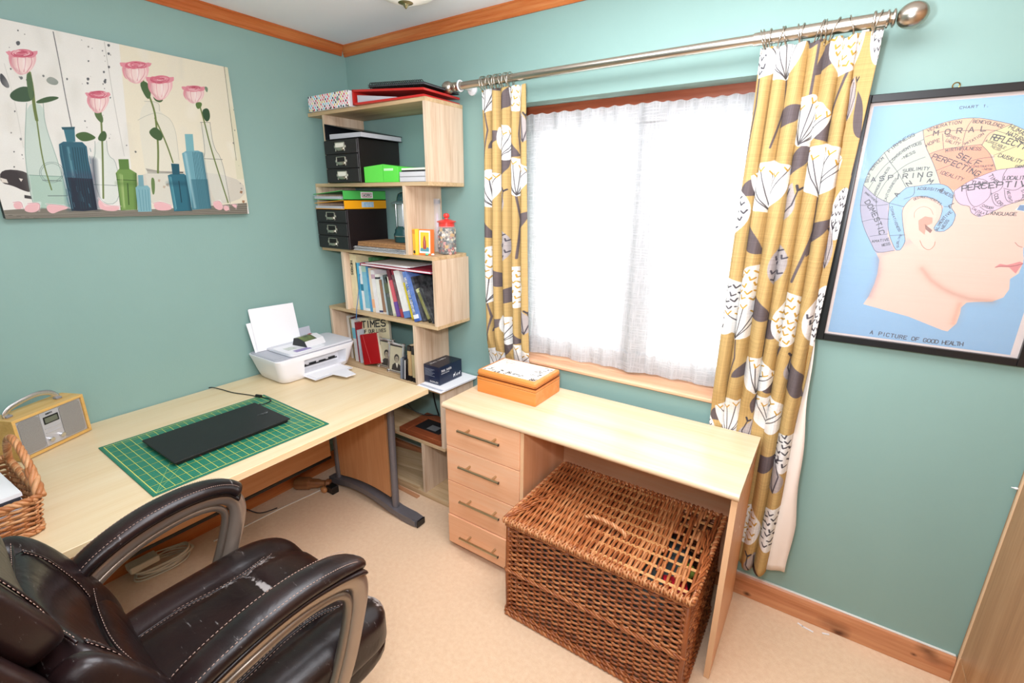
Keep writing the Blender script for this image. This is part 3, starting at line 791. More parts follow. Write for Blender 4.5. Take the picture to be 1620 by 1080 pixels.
('c','f8e4e0',0.9,[829,779,825,760,816,744,806,736,796,734,787,738,784,752,784,770,788,787,797,802,806,811,816,813,825,810,828,795]),
('c','e59aa8',0.95,[859,834,850,824,838,814,820,806,799,800,784,803,770,806,773,814,779,824,788,834,805,840,825,845,839,845,850,840]),
('c','e8a4b0',1,[847,835,841,829,835,822,821,816,806,813,793,813,782,814,784,821,788,827,797,834,810,840,825,843,837,842,844,840]),
('c','e59aa8',0.9,[833,835,827,830,821,827,814,824,804,819,797,821,790,821,790,826,793,829,798,834,806,837,817,840,825,838,829,838]),
('l','f6dcdc',2,[816,821,811,819,806,819,803,819,799,819,798,821]),
('l','b84c64',3,[806,834,816,837,826,838,834,838,840,837,844,834]),
('l','c8627a',2,[813,832,819,832,825,834,828,832,831,832,832,829]),
('l','c8627a',3,[827,830,828,829,827,827,826,826,822,822,817,821]),
('l','b84c64',3,[791,826,797,829,805,832,814,835,823,837,831,837]),
('l','b84c64',3,[803,826,805,827,809,827,813,829,816,830,820,830]),
('l','f6dcdc',2,[829,819,820,816,810,814,800,813,793,813,786,813]),
('l','f6dcdc',2,[841,824,832,819,821,814,810,811,799,810,790,810]),
('l','c8627a',3,[819,835,827,837,834,837,838,835,840,832,839,829]),
('l','e8a4b0',2.5,[774,802,767,771,782,739]),
('l','dc94a2',2.5,[796,806,791,776,794,741]),
('l','e8a4b0',2.5,[823,813,820,782,809,744]),
('l','dc94a2',2.5,[845,818,844,787,820,747]),
('s','c88a94',(14,0.35),[772,794,773,757,796,736]),
('s','ffffff',(12,0.4),[817,798,815,758]),
('c','8aa089',1,[865,851,883,846,876,811,867,822]),
('c','f3c8cc',1,[136,77,190,69,210,53,172,38,148,21,132,40]),
('s','ffffff',(8,0.5),[136,77,190,69,210,53]),
('l','d98a98',2,[136,77,190,69,210,53]),
('c','f3c8cc',1,[77,80,118,86,107,40,82,29,58,42]),
('s','ffffff',(8,0.5),[77,80,118,86,107,40]),
('l','d98a98',2,[77,80,118,86,107,40]),
('c','f3c8cc',1,[319,110,339,67,397,62,382,32,334,35,312,54]),
('s','ffffff',(8,0.5),[319,110,339,67,397,62]),
('l','d98a98',2,[319,110,339,67,397,62]),
('c','f3c8cc',1,[530,78,564,91,615,64,605,32,537,32]),
('s','ffffff',(8,0.5),[530,78,564,91,615,64]),
('l','d98a98',2,[530,78,564,91,615,64]),
('c','f3c8cc',1,[810,85,852,99,864,40,838,26,814,48]),
('s','ffffff',(8,0.5),[810,85,852,99,864,40]),
('l','d98a98',2,[810,85,852,99,864,40]),
('c','f3c8cc',1,[864,62,892,58,892,27,865,21]),
('s','ffffff',(8,0.5),[864,62,892,58,892,27]),
('l','d98a98',2,[864,62,892,58,892,27]),
('c','f3c8cc',1,[34,86,60,93,60,53,34,48]),
('s','ffffff',(8,0.5),[34,86,60,93,60,53]),
('l','d98a98',2,[34,86,60,93,60,53]),
('c','f3c8cc',1,[905,69,940,69,930,38]),
('s','ffffff',(8,0.5),[905,69,940,69,930,38]),
('l','d98a98',2,[905,69,940,69,930,38])]
POSTER_PRINT = [
('p','f3d3c1',1,[193,161,213,199,228,257,232,302,226,362,201,390,166,427,114,486,81,538,60,596,58,674,70,730,128,804,207,849,294,883,387,907,466,917,538,914,619,898,685,883,737,862,812,811,859,746,888,681,894,636,899,603,944,537,983,492,986,469,961,458,872,441,878,419,888,398,890,381,886,342,857,318,867,278,853,244,810,223,737,216,700,210,681,188,685,164,681,120,650,82,621,85,443,127]),
('s','b98a72',(70,0.1),[451,335,507,290,569,261,627,242,710,225,810,225]),
('s','9a8a92',(70,0.1),[217,371,238,302,232,251,217,199]),
('s','e0906a',(70,0.08000000000000002),[671,202,667,162,665,119]),
('s','b98a72',(45,0.14),[451,335,507,290,569,261,627,242,710,225,810,225]),
('s','9a8a92',(45,0.14),[217,371,238,302,232,251,217,199]),
('s','e0906a',(45,0.11200000000000002),[671,202,667,162,665,119]),
('s','b98a72',(24,0.18),[451,335,507,290,569,261,627,242,710,225,810,225]),
('s','9a8a92',(24,0.18),[217,371,238,302,232,251,217,199]),
('s','e0906a',(24,0.144),[671,202,667,162,665,119]),
('s','8a98a8',(40,0.25),[240,394,329,434,364,448]),
('p','cdd5c6',1,[294,883,207,849,128,804,70,730,58,674,139,623,211,600,277,664,373,675,429,678,398,732,364,774,317,828]),
('p','bdbccb',1,[58,674,60,596,81,538,114,486,166,427,201,388,292,405,238,469,230,534,209,579,211,600,139,623]),
('p','f6cba9',1,[294,883,387,907,466,917,538,914,619,898,679,886,619,866,576,816,410,809,350,791,317,828]),
('p','f3b495',1,[350,791,410,809,578,819,623,784,665,725,586,696,505,651,435,678,398,732]),
('p','efe3ae',1,[619,866,679,886,737,862,812,811,834,778,778,736,665,725,638,778,623,784,576,816]),
('p','e4cddb',1,[507,648,551,679,586,696,665,725,778,736,847,757,874,713,886,669,818,616,747,596,710,575,652,548,607,565,596,592,551,595,520,619]),
('p','a5cbe2',1,[211,600,277,664,317,667,373,675,429,678,472,668,509,641,513,600,511,585,545,558,540,516,511,490,470,489,455,504,476,538,476,588,433,617,356,630,315,623,282,579,292,541,323,472,337,446,323,407,298,405,255,456,228,508]),
('p','f6d8c6',1,[317,523,317,561,331,586,371,605,414,602,447,575,458,545,445,523,427,513,455,489,482,445,464,412,418,414,364,448,327,484]),
('p','d9a58f',0.8,[375,531,402,549,439,544,445,523,420,510,422,475,389,493]),
('p','8a5a50',0.8,[410,518,453,494,447,482,420,497]),
('l','c59884',3,[352,542,344,568,375,590,420,581,439,556]),
('l','4a5563',3,[294,883,317,828,364,774,398,732,435,678]),
('l','4a5563',3,[128,804,166,766,217,726,251,691,277,664]),
('l','4a5563',3,[58,674,139,623,211,600]),
('l','4a5563',3,[70,730,101,761]),
('l','4a5563',3,[89,658,130,736,180,778,242,823,308,847]),
('l','4a5563',3,[139,623,170,692,217,729,261,758,335,780]),
('l','4a5563',3,[350,791,410,809,578,819]),
('l','4a5563',3,[410,809,389,864]),
('l','4a5563',3,[313,856,398,876,493,871,557,871,623,866]),
('l','4a5563',3,[511,915,489,883,489,819,507,770,545,746,586,696]),
('l','4a5563',3,[400,726,464,749,511,753]),
('l','4a5563',3,[522,753,578,768,644,773]),
('l','4a5563',3,[576,816,623,784,665,725]),
('l','4a5563',3,[576,816,588,857,619,866,679,886]),
('l','4a5563',3,[619,866,706,842,754,808]),
('l','4a5563',3,[638,778,696,798,749,818]),
('l','4a5563',3,[507,648,551,679,586,696,665,725,710,729,778,736]),
('l','4a5563',3,[551,679,565,636,598,595,627,586,669,619,671,647,642,688,586,696]),
('l','4a5563',3,[710,729,698,699,718,658,673,636]),
('l','4a5563',3,[718,658,768,647,799,669]),
('l','4a5563',3,[673,641,685,613,710,590,747,596]),
('l','4a5563',3,[723,653,741,613,776,602,803,613,810,636]),
('l','4a5563',3,[640,589,671,572,710,575]),
('l','4a5563',3,[507,648,520,619,551,595,596,592,607,565,652,548,710,575,747,596,818,616]),
('l','4a5563',3,[211,600,277,664,317,667,429,678,472,668,509,641,513,600,511,585,545,558,540,516,511,490,470,489,455,504,476,538,476,588,433,617,356,630,315,623,282,579,292,541,323,472,337,446,323,407,298,405,255,456,228,508,211,600]),
('l','4a5563',3,[480,588,513,588]),
('l','4a5563',3,[317,667,327,630,280,617]),
('l','4a5563',3,[211,600,288,586]),
('l','4a5563',3,[62,590,147,588,205,595]),
('l','4a5563',3,[89,521,161,537,230,534]),
('l','4a5563',3,[149,460,238,473]),
('l','4a5563',3,[147,588,174,532,195,468]),
('l','4a5563',3,[251,466,327,472]),
('l','4a5563',3,[139,623,147,588]),
('l','4a5563',3,[58,674,60,596,81,538,114,486,166,427,201,388,292,405]),
('l','4a5563',3,[58,674,70,730,128,804,207,849,294,883,387,907,466,917,538,914,619,898,685,883,737,862]),
('l','8d7568',5,[781,610,803,616,851,620]),
('p','f2f2ee',1,[791,579,810,599,857,603,876,581,830,573]),
('p','7da2c4',1,[799,579,805,597,824,597,830,575]),
('p','e39a98',1,[778,360,797,374,826,371,847,377,876,387,892,381,884,366,874,340,839,362,805,362]),
('l','a05a5e',4,[781,359,807,366,851,366,890,379]),
('l','b5867c',4,[867,441,849,445,832,458]),
('l','b98a72',4,[406,451,427,424,462,411,482,431,480,449]),
('t','CHART 1.',15,[437,951,497,951,559,951]),
('t','FIRMNESS',20,[155,802,205,838,261,862]),
('t','VENERATION',18,[319,874,385,891,462,898]),
('t','BENEVOLENCE',18,[511,898,578,890,642,873]),
('t','MORAL',30,[340,859,462,864,584,867]),
('t','HOPE',20,[331,818,356,829,385,836]),
('t','SPIRIT-',17,[406,856,441,843,478,833]),
('t','UALITY',17,[410,836,443,826,476,819]),
('t','IMITATION',15,[499,818,536,833,573,855]),
('t','HUMAN',22,[667,873,708,855,747,839]),
('t','NATURE',22,[665,850,704,836,743,818]),
('t','REFLECTIVE',32,[609,835,689,815,810,778]),
('t','AGREEABLE',14,[584,829,634,814,675,799]),
('t','NESS',14,[615,809,638,799,658,794]),
('t','CAUSALITY',20,[656,773,708,760,758,747]),
('t','MIRTHFULNESS',18,[424,795,501,801,576,797]),
('t','SELF',30,[476,777,528,758,586,740]),
('t','PERFECTING',30,[366,774,478,742,594,702]),
('t','CONSTRUCTIVE',11,[553,737,607,736,650,739]),
('t','-NESS',11,[602,725,627,725,646,725]),
('t','IDEALITY',20,[420,716,476,701,532,686]),
('t','CONSCIENTIOUS',17,[178,760,232,806,302,828]),
('t','-NESS',17,[228,771,253,785,284,797]),
('t','SUBLIMITY',20,[246,722,306,729,366,729]),
('t','SELF ESTEEM',18,[79,684,91,737,135,778]),
('t','ASPIRING',30,[89,686,240,698,391,705]),
('t','APPROBATIVENESS',14,[133,629,149,686,176,742]),
('t','CAUTIOUSNESS',14,[193,607,203,654,226,698]),
('t','DOMESTIC',30,[83,603,145,540,199,468]),
('t','AMATIVE',17,[166,434,211,439,253,446]),
('t','NESS',17,[226,419,244,424,263,428]),
('t','ACQUISITIVENESS',17,[335,653,422,648,505,621]),
('t','ANIMAL',28,[234,610,362,684,530,558]),
('t','DESTRUCTIVENESS',14,[333,612,387,620,460,593]),
('t','ALIMENTIVE',17,[480,493,493,532,524,566]),
('t','NESS',17,[505,500,511,518,520,534]),
('t','COMBATIVENESS',13,[219,585,255,528,292,484]),
('t','SUBLIME',12,[311,419,304,445,313,472]),
('t','TUNE',22,[573,674,605,671,638,668]),
('t','TIME',20,[640,705,658,688,685,671]),
('t','PERCEPTIVE',34,[545,648,677,660,849,664]),
('t','LOCALITY',22,[708,689,756,689,803,689]),
('t','EVENTUALITY',15,[741,732,783,733,834,743]),
('t','COLOR',17,[687,636,700,613,727,593]),
('t','ORDER',14,[646,592,675,583,698,581]),
('t','CALCULA',12,[607,581,636,569,665,561]),
('t','TION',12,[621,562,640,556,650,554]),
('t','LANGUAGE',20,[675,561,741,558,803,558]),
('t','WEIGHT',13,[735,647,747,627,760,607]),
('t','SIZE',13,[793,650,803,636,812,619]),
('t','INHABITIVENESS',11,[72,641,106,623,145,600]),
('t','A PICTURE OF GOOD HEALTH',27,[263,30,530,24,737,28])]

# ------------------------------------------------------------------ shared materials
M_wall = mat('teal_wall_paint', '8aaba4', rough=.5, spec=.4, noise=(3.5, .35), dark='83a49d', bump=(160, .12), stretch=(1, 1, .45))
M_ceil = mat('white_ceiling_paint', 'fafbff', rough=.8, noise=(2, .3), dark='f0f2f8')
M_pine = wood('varnished_pine', 'c0703c', '9c5226', 'd08a52', axis='y', rough=.3, knots=True, coat=.2)
M_pinex = wood('varnished_pine_x', 'c4835a', 'a8673c', 'd49a6e', axis='x', rough=.32, knots=True, coat=.15)
M_cornx = wood('orange_pine_cornice_x', 'c06a34', 'a04c1e', 'd08a50', axis='x', rough=.35)
M_corny = wood('orange_pine_cornice_y', 'b8602c', '9a481c', 'c87a42', axis='y', rough=.35)
M_beech_top = wood('pale_beech_laminate', 'e6cfa8', 'e0c598', 'ead6b2', axis='y', rough=.33, scale=.8)
M_beech_edge = wood('beech_edging', 'ecd0a2', 'e2c090', 'f0dab0', axis='y', rough=.4, scale=.8)
M_beech_panel = wood('pink_beech_laminate', 'c88f60', 'bc8254', 'd29c6e', axis='z', rough=.4, scale=.7)
M_beech_py = wood('pink_beech_laminate_y', 'd09a6c', 'c48c5e', 'd8a67a', axis='y', rough=.4, scale=.7)
M_dtop = wood('dresser_top_laminate', 'e2c3a0', 'dab68e', 'e6caaa', axis='x', rough=.25, scale=.7)
M_dfront = wood('dresser_front_laminate', 'f4ba90', 'ecac80', 'f6c49e', axis='x', rough=.38, scale=.8)
M_dside = wood('dresser_side_laminate', 'e8ac7e', 'de9e70', 'f0ba90', axis='z', rough=.38, scale=.8)
M_oakx = wood('grey_oak_laminate_x', 'c9ab82', 'a88a64', 'dcc29c', axis='x', rough=.5)
M_oakz = wood('grey_oak_laminate_z', 'd8bfa4', 'bc9c7e', 'e6d2ba', axis='z', rough=.5)
M_steel = mat('brushed_nickel', 'c0b8ac', rough=.28, metal=1)
M_darksteel = mat('dark_grey_metal', '77757a', rough=.4, metal=.35, noise=(60, .2), dark='5c5a60')
M_black = mat('black_plastic', '141416', rough=.35)
M_white = mat('white_plastic', 'eeeef0', rough=.35)
M_paper = mat('white_paper', 'f4f4f6', rough=.7)
M_page = mat('page_edges', 'e8e0cc', rough=.8, noise=(200, .5), dark='cfc4aa', stretch=(1, 1, .02))
M_ink = mat('dark_ink', '26282c', rough=.6)
M_whiteink = mat('white_ink', 'f2f2f2', rough=.6)
M_goldink = mat('gold_ink', 'd8c07a', rough=.4)
M_chrome = mat('polished_chrome', 'dcdcdc', rough=.12, metal=1)

# ------------------------------------------------------------------ the room
RX, RY, CZ = 3.62, -2.95, 2.397
bm = bx(-.12, RX + .12, RY - .12, .3, -.1, 0)
M_carpet = mat('beige_carpet', 'f2d4b2', rough=.95, spec=.1, noise=(55, .6), dark='e2bc96', bump=(420, 1.0), sheen=.3)
structure('floor', bm, M_carpet, label='beige cut pile carpet with small specks and pressed marks')
structure('ceiling', bx(-.12, RX + .12, RY - .12, .3, CZ, CZ + .1), M_ceil, label='plain white painted ceiling')
structure('wall_left', bx(-.12, 0, RY, 0, 0, CZ), M_wall, label='teal painted wall behind desk')
structure('wall_right', bx(RX, RX + .12, RY, 0, 0, CZ), M_wall, label='teal painted wall behind wardrobe')
structure('wall_front', bx(-.12, RX + .12, RY - .12, RY, 0, CZ), mat('rear_wall_paint', '8fae a8'.replace(' ', ''), rough=.7), label='pale wall opposite the window')
WX0, WX1, WZ0, WZ1 = 1.12, 2.22, .83, 2.012
bm = new()
box(bm, -.12, WX0, 0, .25, 0, CZ); box(bm, WX1, RX + .12, 0, .25, 0, CZ)
box(bm, WX0, WX1, 0, .25, 0, WZ0); box(bm, WX0, WX1, 0, .25, WZ1, CZ)
bmesh.ops.remove_doubles(bm, verts=bm.verts, dist=1e-5)
structure('wall_back', bm, M_wall, label='teal painted wall with window opening')

def cornice_profile(bm, L0, L1, axis):
    prof = [(0, -.052), (-.006, -.052), (-.009, -.044), (-.012, -.040), (-.013, -.028), (-.017, -.022), (-.022, -.010), (-.026, -.006), (-.026, 0), (0, 0)]
    pts = [(p, CZ + q) for p, q in prof]
    if axis == 'x': prism(bm, pts, L0, L1, 'x')
    else: prism(bm, [(-p, q) for p, q in pts], L0, L1, 'y')
bm = new(); cornice_profile(bm, 0, RX, 'x'); structure('trim_1', bm, M_cornx, label='orange varnished pine cornice above window')
bm = new(); cornice_profile(bm, RY, -.0265, 'y'); structure('trim_2', bm, M_corny, label='orange varnished pine cornice above picture')
def base_profile(bm, L0, L1, axis):
    pts = [(0, .001), (-.018, .001), (-.018, .082), (-.014, .094), (-.008, .100), (0, .100)]
    if axis == 'x': prism(bm, pts, L0, L1, 'x')
    else: prism(bm, [(-p, q) for p, q in pts], L0, L1, 'y')
bm = new(); base_profile(bm, 0, 2.982, 'x'); structure('baseboard_back', bm, M_pinex, label='knotty pine skirting under the window wall')
bm = new(); base_profile(bm, RY, -.019, 'y'); structure('baseboard_left', bm, M_pine, label='dark stained pine skirting under desk')
# fine white caulk line on top of the skirting
structure('trim_3', bx(0.0, 2.98, -.0085, -.0002, .1002, .1035), mat('white_caulk', 'e8e4dc', rough=.7), label='white caulk line above skirting')

# dark knots in the pine skirting
def knots(m, pts):
    nt = m.node_tree; b = nt.nodes['Principled BSDF']; src = b.inputs['Base Color'].links[0].from_socket
    tc = nt.nodes.new('ShaderNodeTexCoord'); nz = nt.nodes.new('ShaderNodeTexNoise'); nz.inputs['Scale'].default_value = 18
    nt.links.new(tc.outputs['Object'], nz.inputs['Vector'])
    for (x, z, rx, rz, dark) in pts:
        mp = nt.nodes.new('ShaderNodeMapping'); mp.inputs['Location'].default_value = (-x / rx, 0, -z / rz); mp.inputs['Scale'].default_value = (1 / rx, 0, 1 / rz)
        nt.links.new(tc.outputs['Object'], mp.inputs[0])
        ln = nt.nodes.new('ShaderNodeVectorMath'); ln.operation = 'LENGTH'; nt.links.new(mp.outputs[0], ln.inputs[0])
        ad = nt.nodes.new('ShaderNodeMath'); ad.operation = 'MULTIPLY_ADD'; ad.inputs[1].default_value = 1.1; nt.links.new(nz.outputs[0], ad.inputs[0]); nt.links.new(ln.outputs['Value'], ad.inputs[2])
        mr = nt.nodes.new('ShaderNodeMapRange'); mr.inputs[1].default_value = .75; mr.inputs[2].default_value = 1.7; mr.inputs[3].default_value = dark; mr.inputs[4].default_value = 0
        nt.links.new(ad.outputs[0], mr.inputs[0])
        mx = nt.nodes.new('ShaderNodeMix'); mx.data_type = 'RGBA'; mx.inputs[7].default_value = lin('4a2414')
        nt.links.new(mr.outputs[0], mx.inputs[0]); nt.links.new(src, mx.inputs[6]); src = mx.outputs[2]
    nt.links.new(src, b.inputs['Base Color'])
knots(M_pinex, [(2.330, .018, .016, .012, .9), (2.655, .012, .030, .016, .9), (2.640, .035, .055, .030, .45), (2.875, .050, .012, .008, .95), (2.905, .085, .035, .018, .7), (2.93, .06, .04, .02, .4)])

# window: head board, frame with sashes, panes, sill
win = empty('window_1', (0, 0, 0)); win['kind'] = 'structure'; win['label'] = 'wide casement window behind net curtains'
M_mahog = wood('red_mahogany_stain', '8a4226', '6e2e16', '9c5232', axis='x', rough=.4)
M_upvc = mat('white_window_frame', 'eceeee', rough=.4)
obj('head_board', bx(WX0, WX1, .095, .125, 1.962, 2.0118), M_mahog, win)
bm = new()
for a in ((WX0, WX0 + .05, .13, .19, WZ0, WZ1), (WX1 - .05, WX1, .13, .19, WZ0, WZ1), (WX0 + .05, WX1 - .05, .13, .19, WZ0, WZ0 + .06), (WX0 + .05, WX1 - .05, .13, .19, WZ1 - .06, WZ1), (1.665, 1.735, .13, .19, WZ0 + .06, WZ1 - .06)):
    box(bm, *a, bev=.004)
obj('window_frame', bm, M_upvc, win)
for a, b in ((WX0 + .05, 1.665), (1.735, WX1 - .05)):
    bm = new()
    for q in ((a, a + .045), (b - .045, b)): box(bm, q[0], q[1], .12, .175, WZ0 + .06, WZ1 - .06, bev=.004)
    for q in ((WZ0 + .06, WZ0 + .105), (WZ1 - .105, WZ1 - .06)): box(bm, a + .045, b - .045, .12, .175, q[0], q[1], bev=.004)
    s = obj('sash', bm, M_upvc, win)
    obj('pane', bx(a + .04, b - .04, .146, .150, WZ0 + .10, WZ1 - .10), glass('window_glass', 'f4f8f8', .02, .06), s)
bm = new(); prism(bm, [(.13, WZ0 - .001), (-.014, WZ0 - .001), (-.020, WZ0 + .004), (-.020, WZ0 + .013), (-.014, WZ0 + .018), (.13, WZ0 + .018)], WX0, WX1, 'x')
obj('window_sill', bm, wood('sill_pine', 'd9a27c', 'c88860', 'e4b692', axis='x', rough=.35), win)

# ------------------------------------------------------------------ net curtains
def net_material():
    m = bpy.data.materials.new('sheer_white_net'); m.use_nodes = True; nt = m.node_tree; nt.nodes.clear()
    out = nt.nodes.new('ShaderNodeOutputMaterial'); mx = nt.nodes.new('ShaderNodeMixShader'); tr = nt.nodes.new('ShaderNodeBsdfTransparent')
    df = nt.nodes.new('ShaderNodeBsdfDiffuse'); tl = nt.nodes.new('ShaderNodeBsdfTranslucent'); m2 = nt.nodes.new('ShaderNodeMixShader')
    df.inputs[0].default_value = (.85, .85, .86, 1); tl.inputs[0].default_value = (.36, .36, .36, 1)
    m2.inputs[0].default_value = .5
    nt.links.new(df.outputs[0], m2.inputs[1]); nt.links.new(tl.outputs[0], m2.inputs[2])
    uv = nt.nodes.new('ShaderNodeUVMap'); mp = nt.nodes.new('ShaderNodeMapping'); mp.inputs['Scale'].default_value = (150, 12, 1)
    n = nt.nodes.new('ShaderNodeTexNoise'); n.inputs['Scale'].default_value = 1; n.inputs['Detail'].default_value = 2
    mp2 = nt.nodes.new('ShaderNodeMapping'); mp2.inputs['Scale'].default_value = (14, 170, 1)
    n2 = nt.nodes.new('ShaderNodeTexNoise'); n2.inputs['Scale'].default_value = 1
    nt.links.new(uv.outputs[0], mp.inputs[0]); nt.links.new(mp.outputs[0], n.inputs['Vector'])
    nt.links.new(uv.outputs[0], mp2.inputs[0]); nt.links.new(mp2.outputs[0], n2.inputs['Vector'])
    ad = nt.nodes.new('ShaderNodeMath'); ad.operation = 'MAXIMUM'; nt.links.new(n.outputs[0], ad.inputs[0]); nt.links.new(n2.outputs[0], ad.inputs[1])
    mr = nt.nodes.new('ShaderNodeMapRange'); mr.inputs[1].default_value = .45; mr.inputs[2].default_value = .68; mr.inputs[3].default_value = .66; mr.inputs[4].default_value = .97
    nt.links.new(ad.outputs[0], mr.inputs[0]); nt.links.new(mr.outputs[0], mx.inputs[0])
    nt.links.new(tr.outputs[0], mx.inputs[1]); nt.links.new(m2.outputs[0], mx.inputs[2]); nt.links.new(mx.outputs[0], out.inputs[0])
    return m
M_net = net_material()
def net_panel(name, x0, x1, y, label, seed, folds):
    rnd = random.Random(seed); t = empty(name, (0, 0, 0), label=label, cat='net curtain', group='white net curtains in the window')
    ph = [rnd.uniform(0, 6) for _ in range(4)]
    def grid(z0, z1, nz, dy, zw=0):
        bm = new(); ul = bm.loops.layers.uv.new('UVMap'); nx = 150; rows = []
        for j in range(nz + 1):
            v = j / nz; row = []
            for i in range(nx + 1):
                u = i / nx; x = x0 + (x1 - x0) * u; z = z0 + (z1 - z0) * v
                amp = .005 + .004 * (1 - v)
                yy = y + dy + amp * math.sin(u * folds * 6.28 + ph[0]) + .003 * math.sin(u * folds * 2.3 * 6.28 + ph[1] + v)
                if j == 0: z += zw * math.sin(u * 17 + ph[2]) * .5
                if j == nz: z += .003 * math.sin(u * folds * 2.3 * 6.28 + ph[3])
                row.append(bm.verts.new((x, yy, z)))
            rows.append(row)
        for j in range(nz):
            for i in range(nx):
                f = bm.faces.new((rows[j][i], rows[j][i + 1], rows[j + 1][i + 1], rows[j + 1][i]))
                for lp, (a, b) in zip(f.loops, ((i, j), (i + 1, j), (i + 1, j + 1), (i, j + 1))):
                    lp[ul].uv = ((x0 + (x1 - x0) * a / nx), z0 + (z1 - z0) * b / nz)
        return bm
    obj('net_cloth', grid(.862, 1.972, 10, 0, .006), M_net, t, smooth=True)
    obj('heading', grid(1.905, 1.974, 2, -.006), M_net, t, smooth=True)
    obj('hem', grid(.864, .95, 2, -.006, .006), M_net, t, smooth=True)
    return t
net_panel('net_curtain', WX0 + .004, 1.775, .072, 'white net curtain over left casement of window', 3, 5)
net_panel('net_curtain', 1.655, WX1 - .004, .088, 'white net curtain over right casement of window', 5, 5)

# ------------------------------------------------------------------ canvas print
def paint(pr, ops, W, H):
    S = np.array([W / 1000, H / 1000])
    for k, a, b, pts in ops:
        if k == 't': pr.text(a, b * W / 1000 * .85, '3c4654', np.array(pts).reshape(-1, 2) * S, w=max(2.2, b * W / 1000 * .15)); continue
        q = np.array(pts, float).reshape(-1, 2) * S
        if k == 'p': pr.poly(q, a, b)
        elif k == 'c': pr.poly(chaikin(q), a, b)
        elif k == 'l': pr.line(chaikin(q, 2, False) if len(q) > 2 else q, a, b * W / 1400)
        elif k == 's': pr.line(q, a, b[0] * W / 1400, alpha=b[1], soft=b[0] * W / 3000)
CW, CH = 1250, 940
pr = Print(CW, CH, 'f1f0ec')
rs = np.random.RandomState(4)
paint(pr, CANVAS_PRINT, CW, CH)
pr.a = (np.clip(pr.a, 0, 1) ** 1.22) * np.array([.90, .90, .89], np.float32) * (1 + .012 * rs.randn(CH, CW, 1))
t = empty('canvas_picture', (0, 0, 0), label='wide canvas print of pink roses in coloured glass bottles on teal wall', cat='picture')
M_cside = mat('canvas_edge', '3c3a3a', rough=.8, noise=(6, .8), dark='8a8a84')
obj('stretched_canvas', bx(.004, .0345, -1.50, -.668, 1.535, 2.16, bev=.002), M_cside, t)
quad_uv('printed_face', (.0352, -1.50, 1.535), (.0352, -.668, 1.535), (.0352, -.668, 2.16), (.0352, -1.50, 2.16), img_mat('rose_canvas_print', pr.a, .6, .3, bump=(900, .15)), t)

# ------------------------------------------------------------------ phrenology chart in black frame
PW, PH = 1300, 1906
pr = Print(PW, PH, 'ece0d8')
gr = np.linspace(0, 1, PH)[:, None, None]
blue0 = Print.c('9cc3de'); blue1 = Print.c('a6d2e8')
y0b, y1b, x0b, x1b = int(.016 * PH), int(.984 * PH), int(.028 * PW), int(.958 * PW)
pr.a[y0b:y1b, x0b:x1b] = blue0 * (1 - gr[y0b:y1b]) + blue1 * gr[y0b:y1b]
paint(pr, POSTER_PRINT, PW, PH)
_n = np.random.RandomState(12)
pr.a = (np.clip(pr.a, 0, 1) ** 1.30) * np.array([.90, .90, .92], np.float32) * (1 + .012 * _n.randn(PH, 1, 1) + .006 * _n.randn(PH, PW, 1))
t = empty('framed_chart', (0, 0, 0), label='black framed head chart titled a picture of good health', cat='poster')
bm = new(); X0, X1, Z0, Z1 = 2.394, 2.914, 1.155, 1.915; fw = .022
for a in ((X0, X0 + fw, Z0, Z1), (X1 - fw, X1, Z0, Z1), (X0 + fw, X1 - fw, Z0, Z0 + fw), (X0 + fw, X1 - fw, Z1 - fw, Z1)):
    box(bm, a[0], a[1], -.026, -.003, a[2], a[3], bev=.0015)
obj('frame', bm, mat('black_frame', '1a1a1c', rough=.3), t)
quad_uv('paper_print', (2.412, -.0125, 1.172), (2.896, -.0125, 1.172), (2.896, -.0125, 1.896), (2.412, -.0125, 1.896), img_mat('head_chart_print', pr.a, .5, .3, bump=(9, .5)), t)
obj('glazing', bx(X0 + fw - .002, X1 - fw + .002, -.0165, -.0145, Z0 + fw - .002, Z1 - fw + .002), glass('picture_glass', 'ffffff', .04, .05), t)
bm = new(); tube(bm, [(2.604 + .008 * math.cos(a), -.014, 1.921 + .008 * math.sin(a)) for a in [k * PI / 6 for k in range(12)]], .0015, 5, closed=True)
obj('hanging_ring', bm, mat('brass', 'c8a860', rough=.3, metal=1), t)

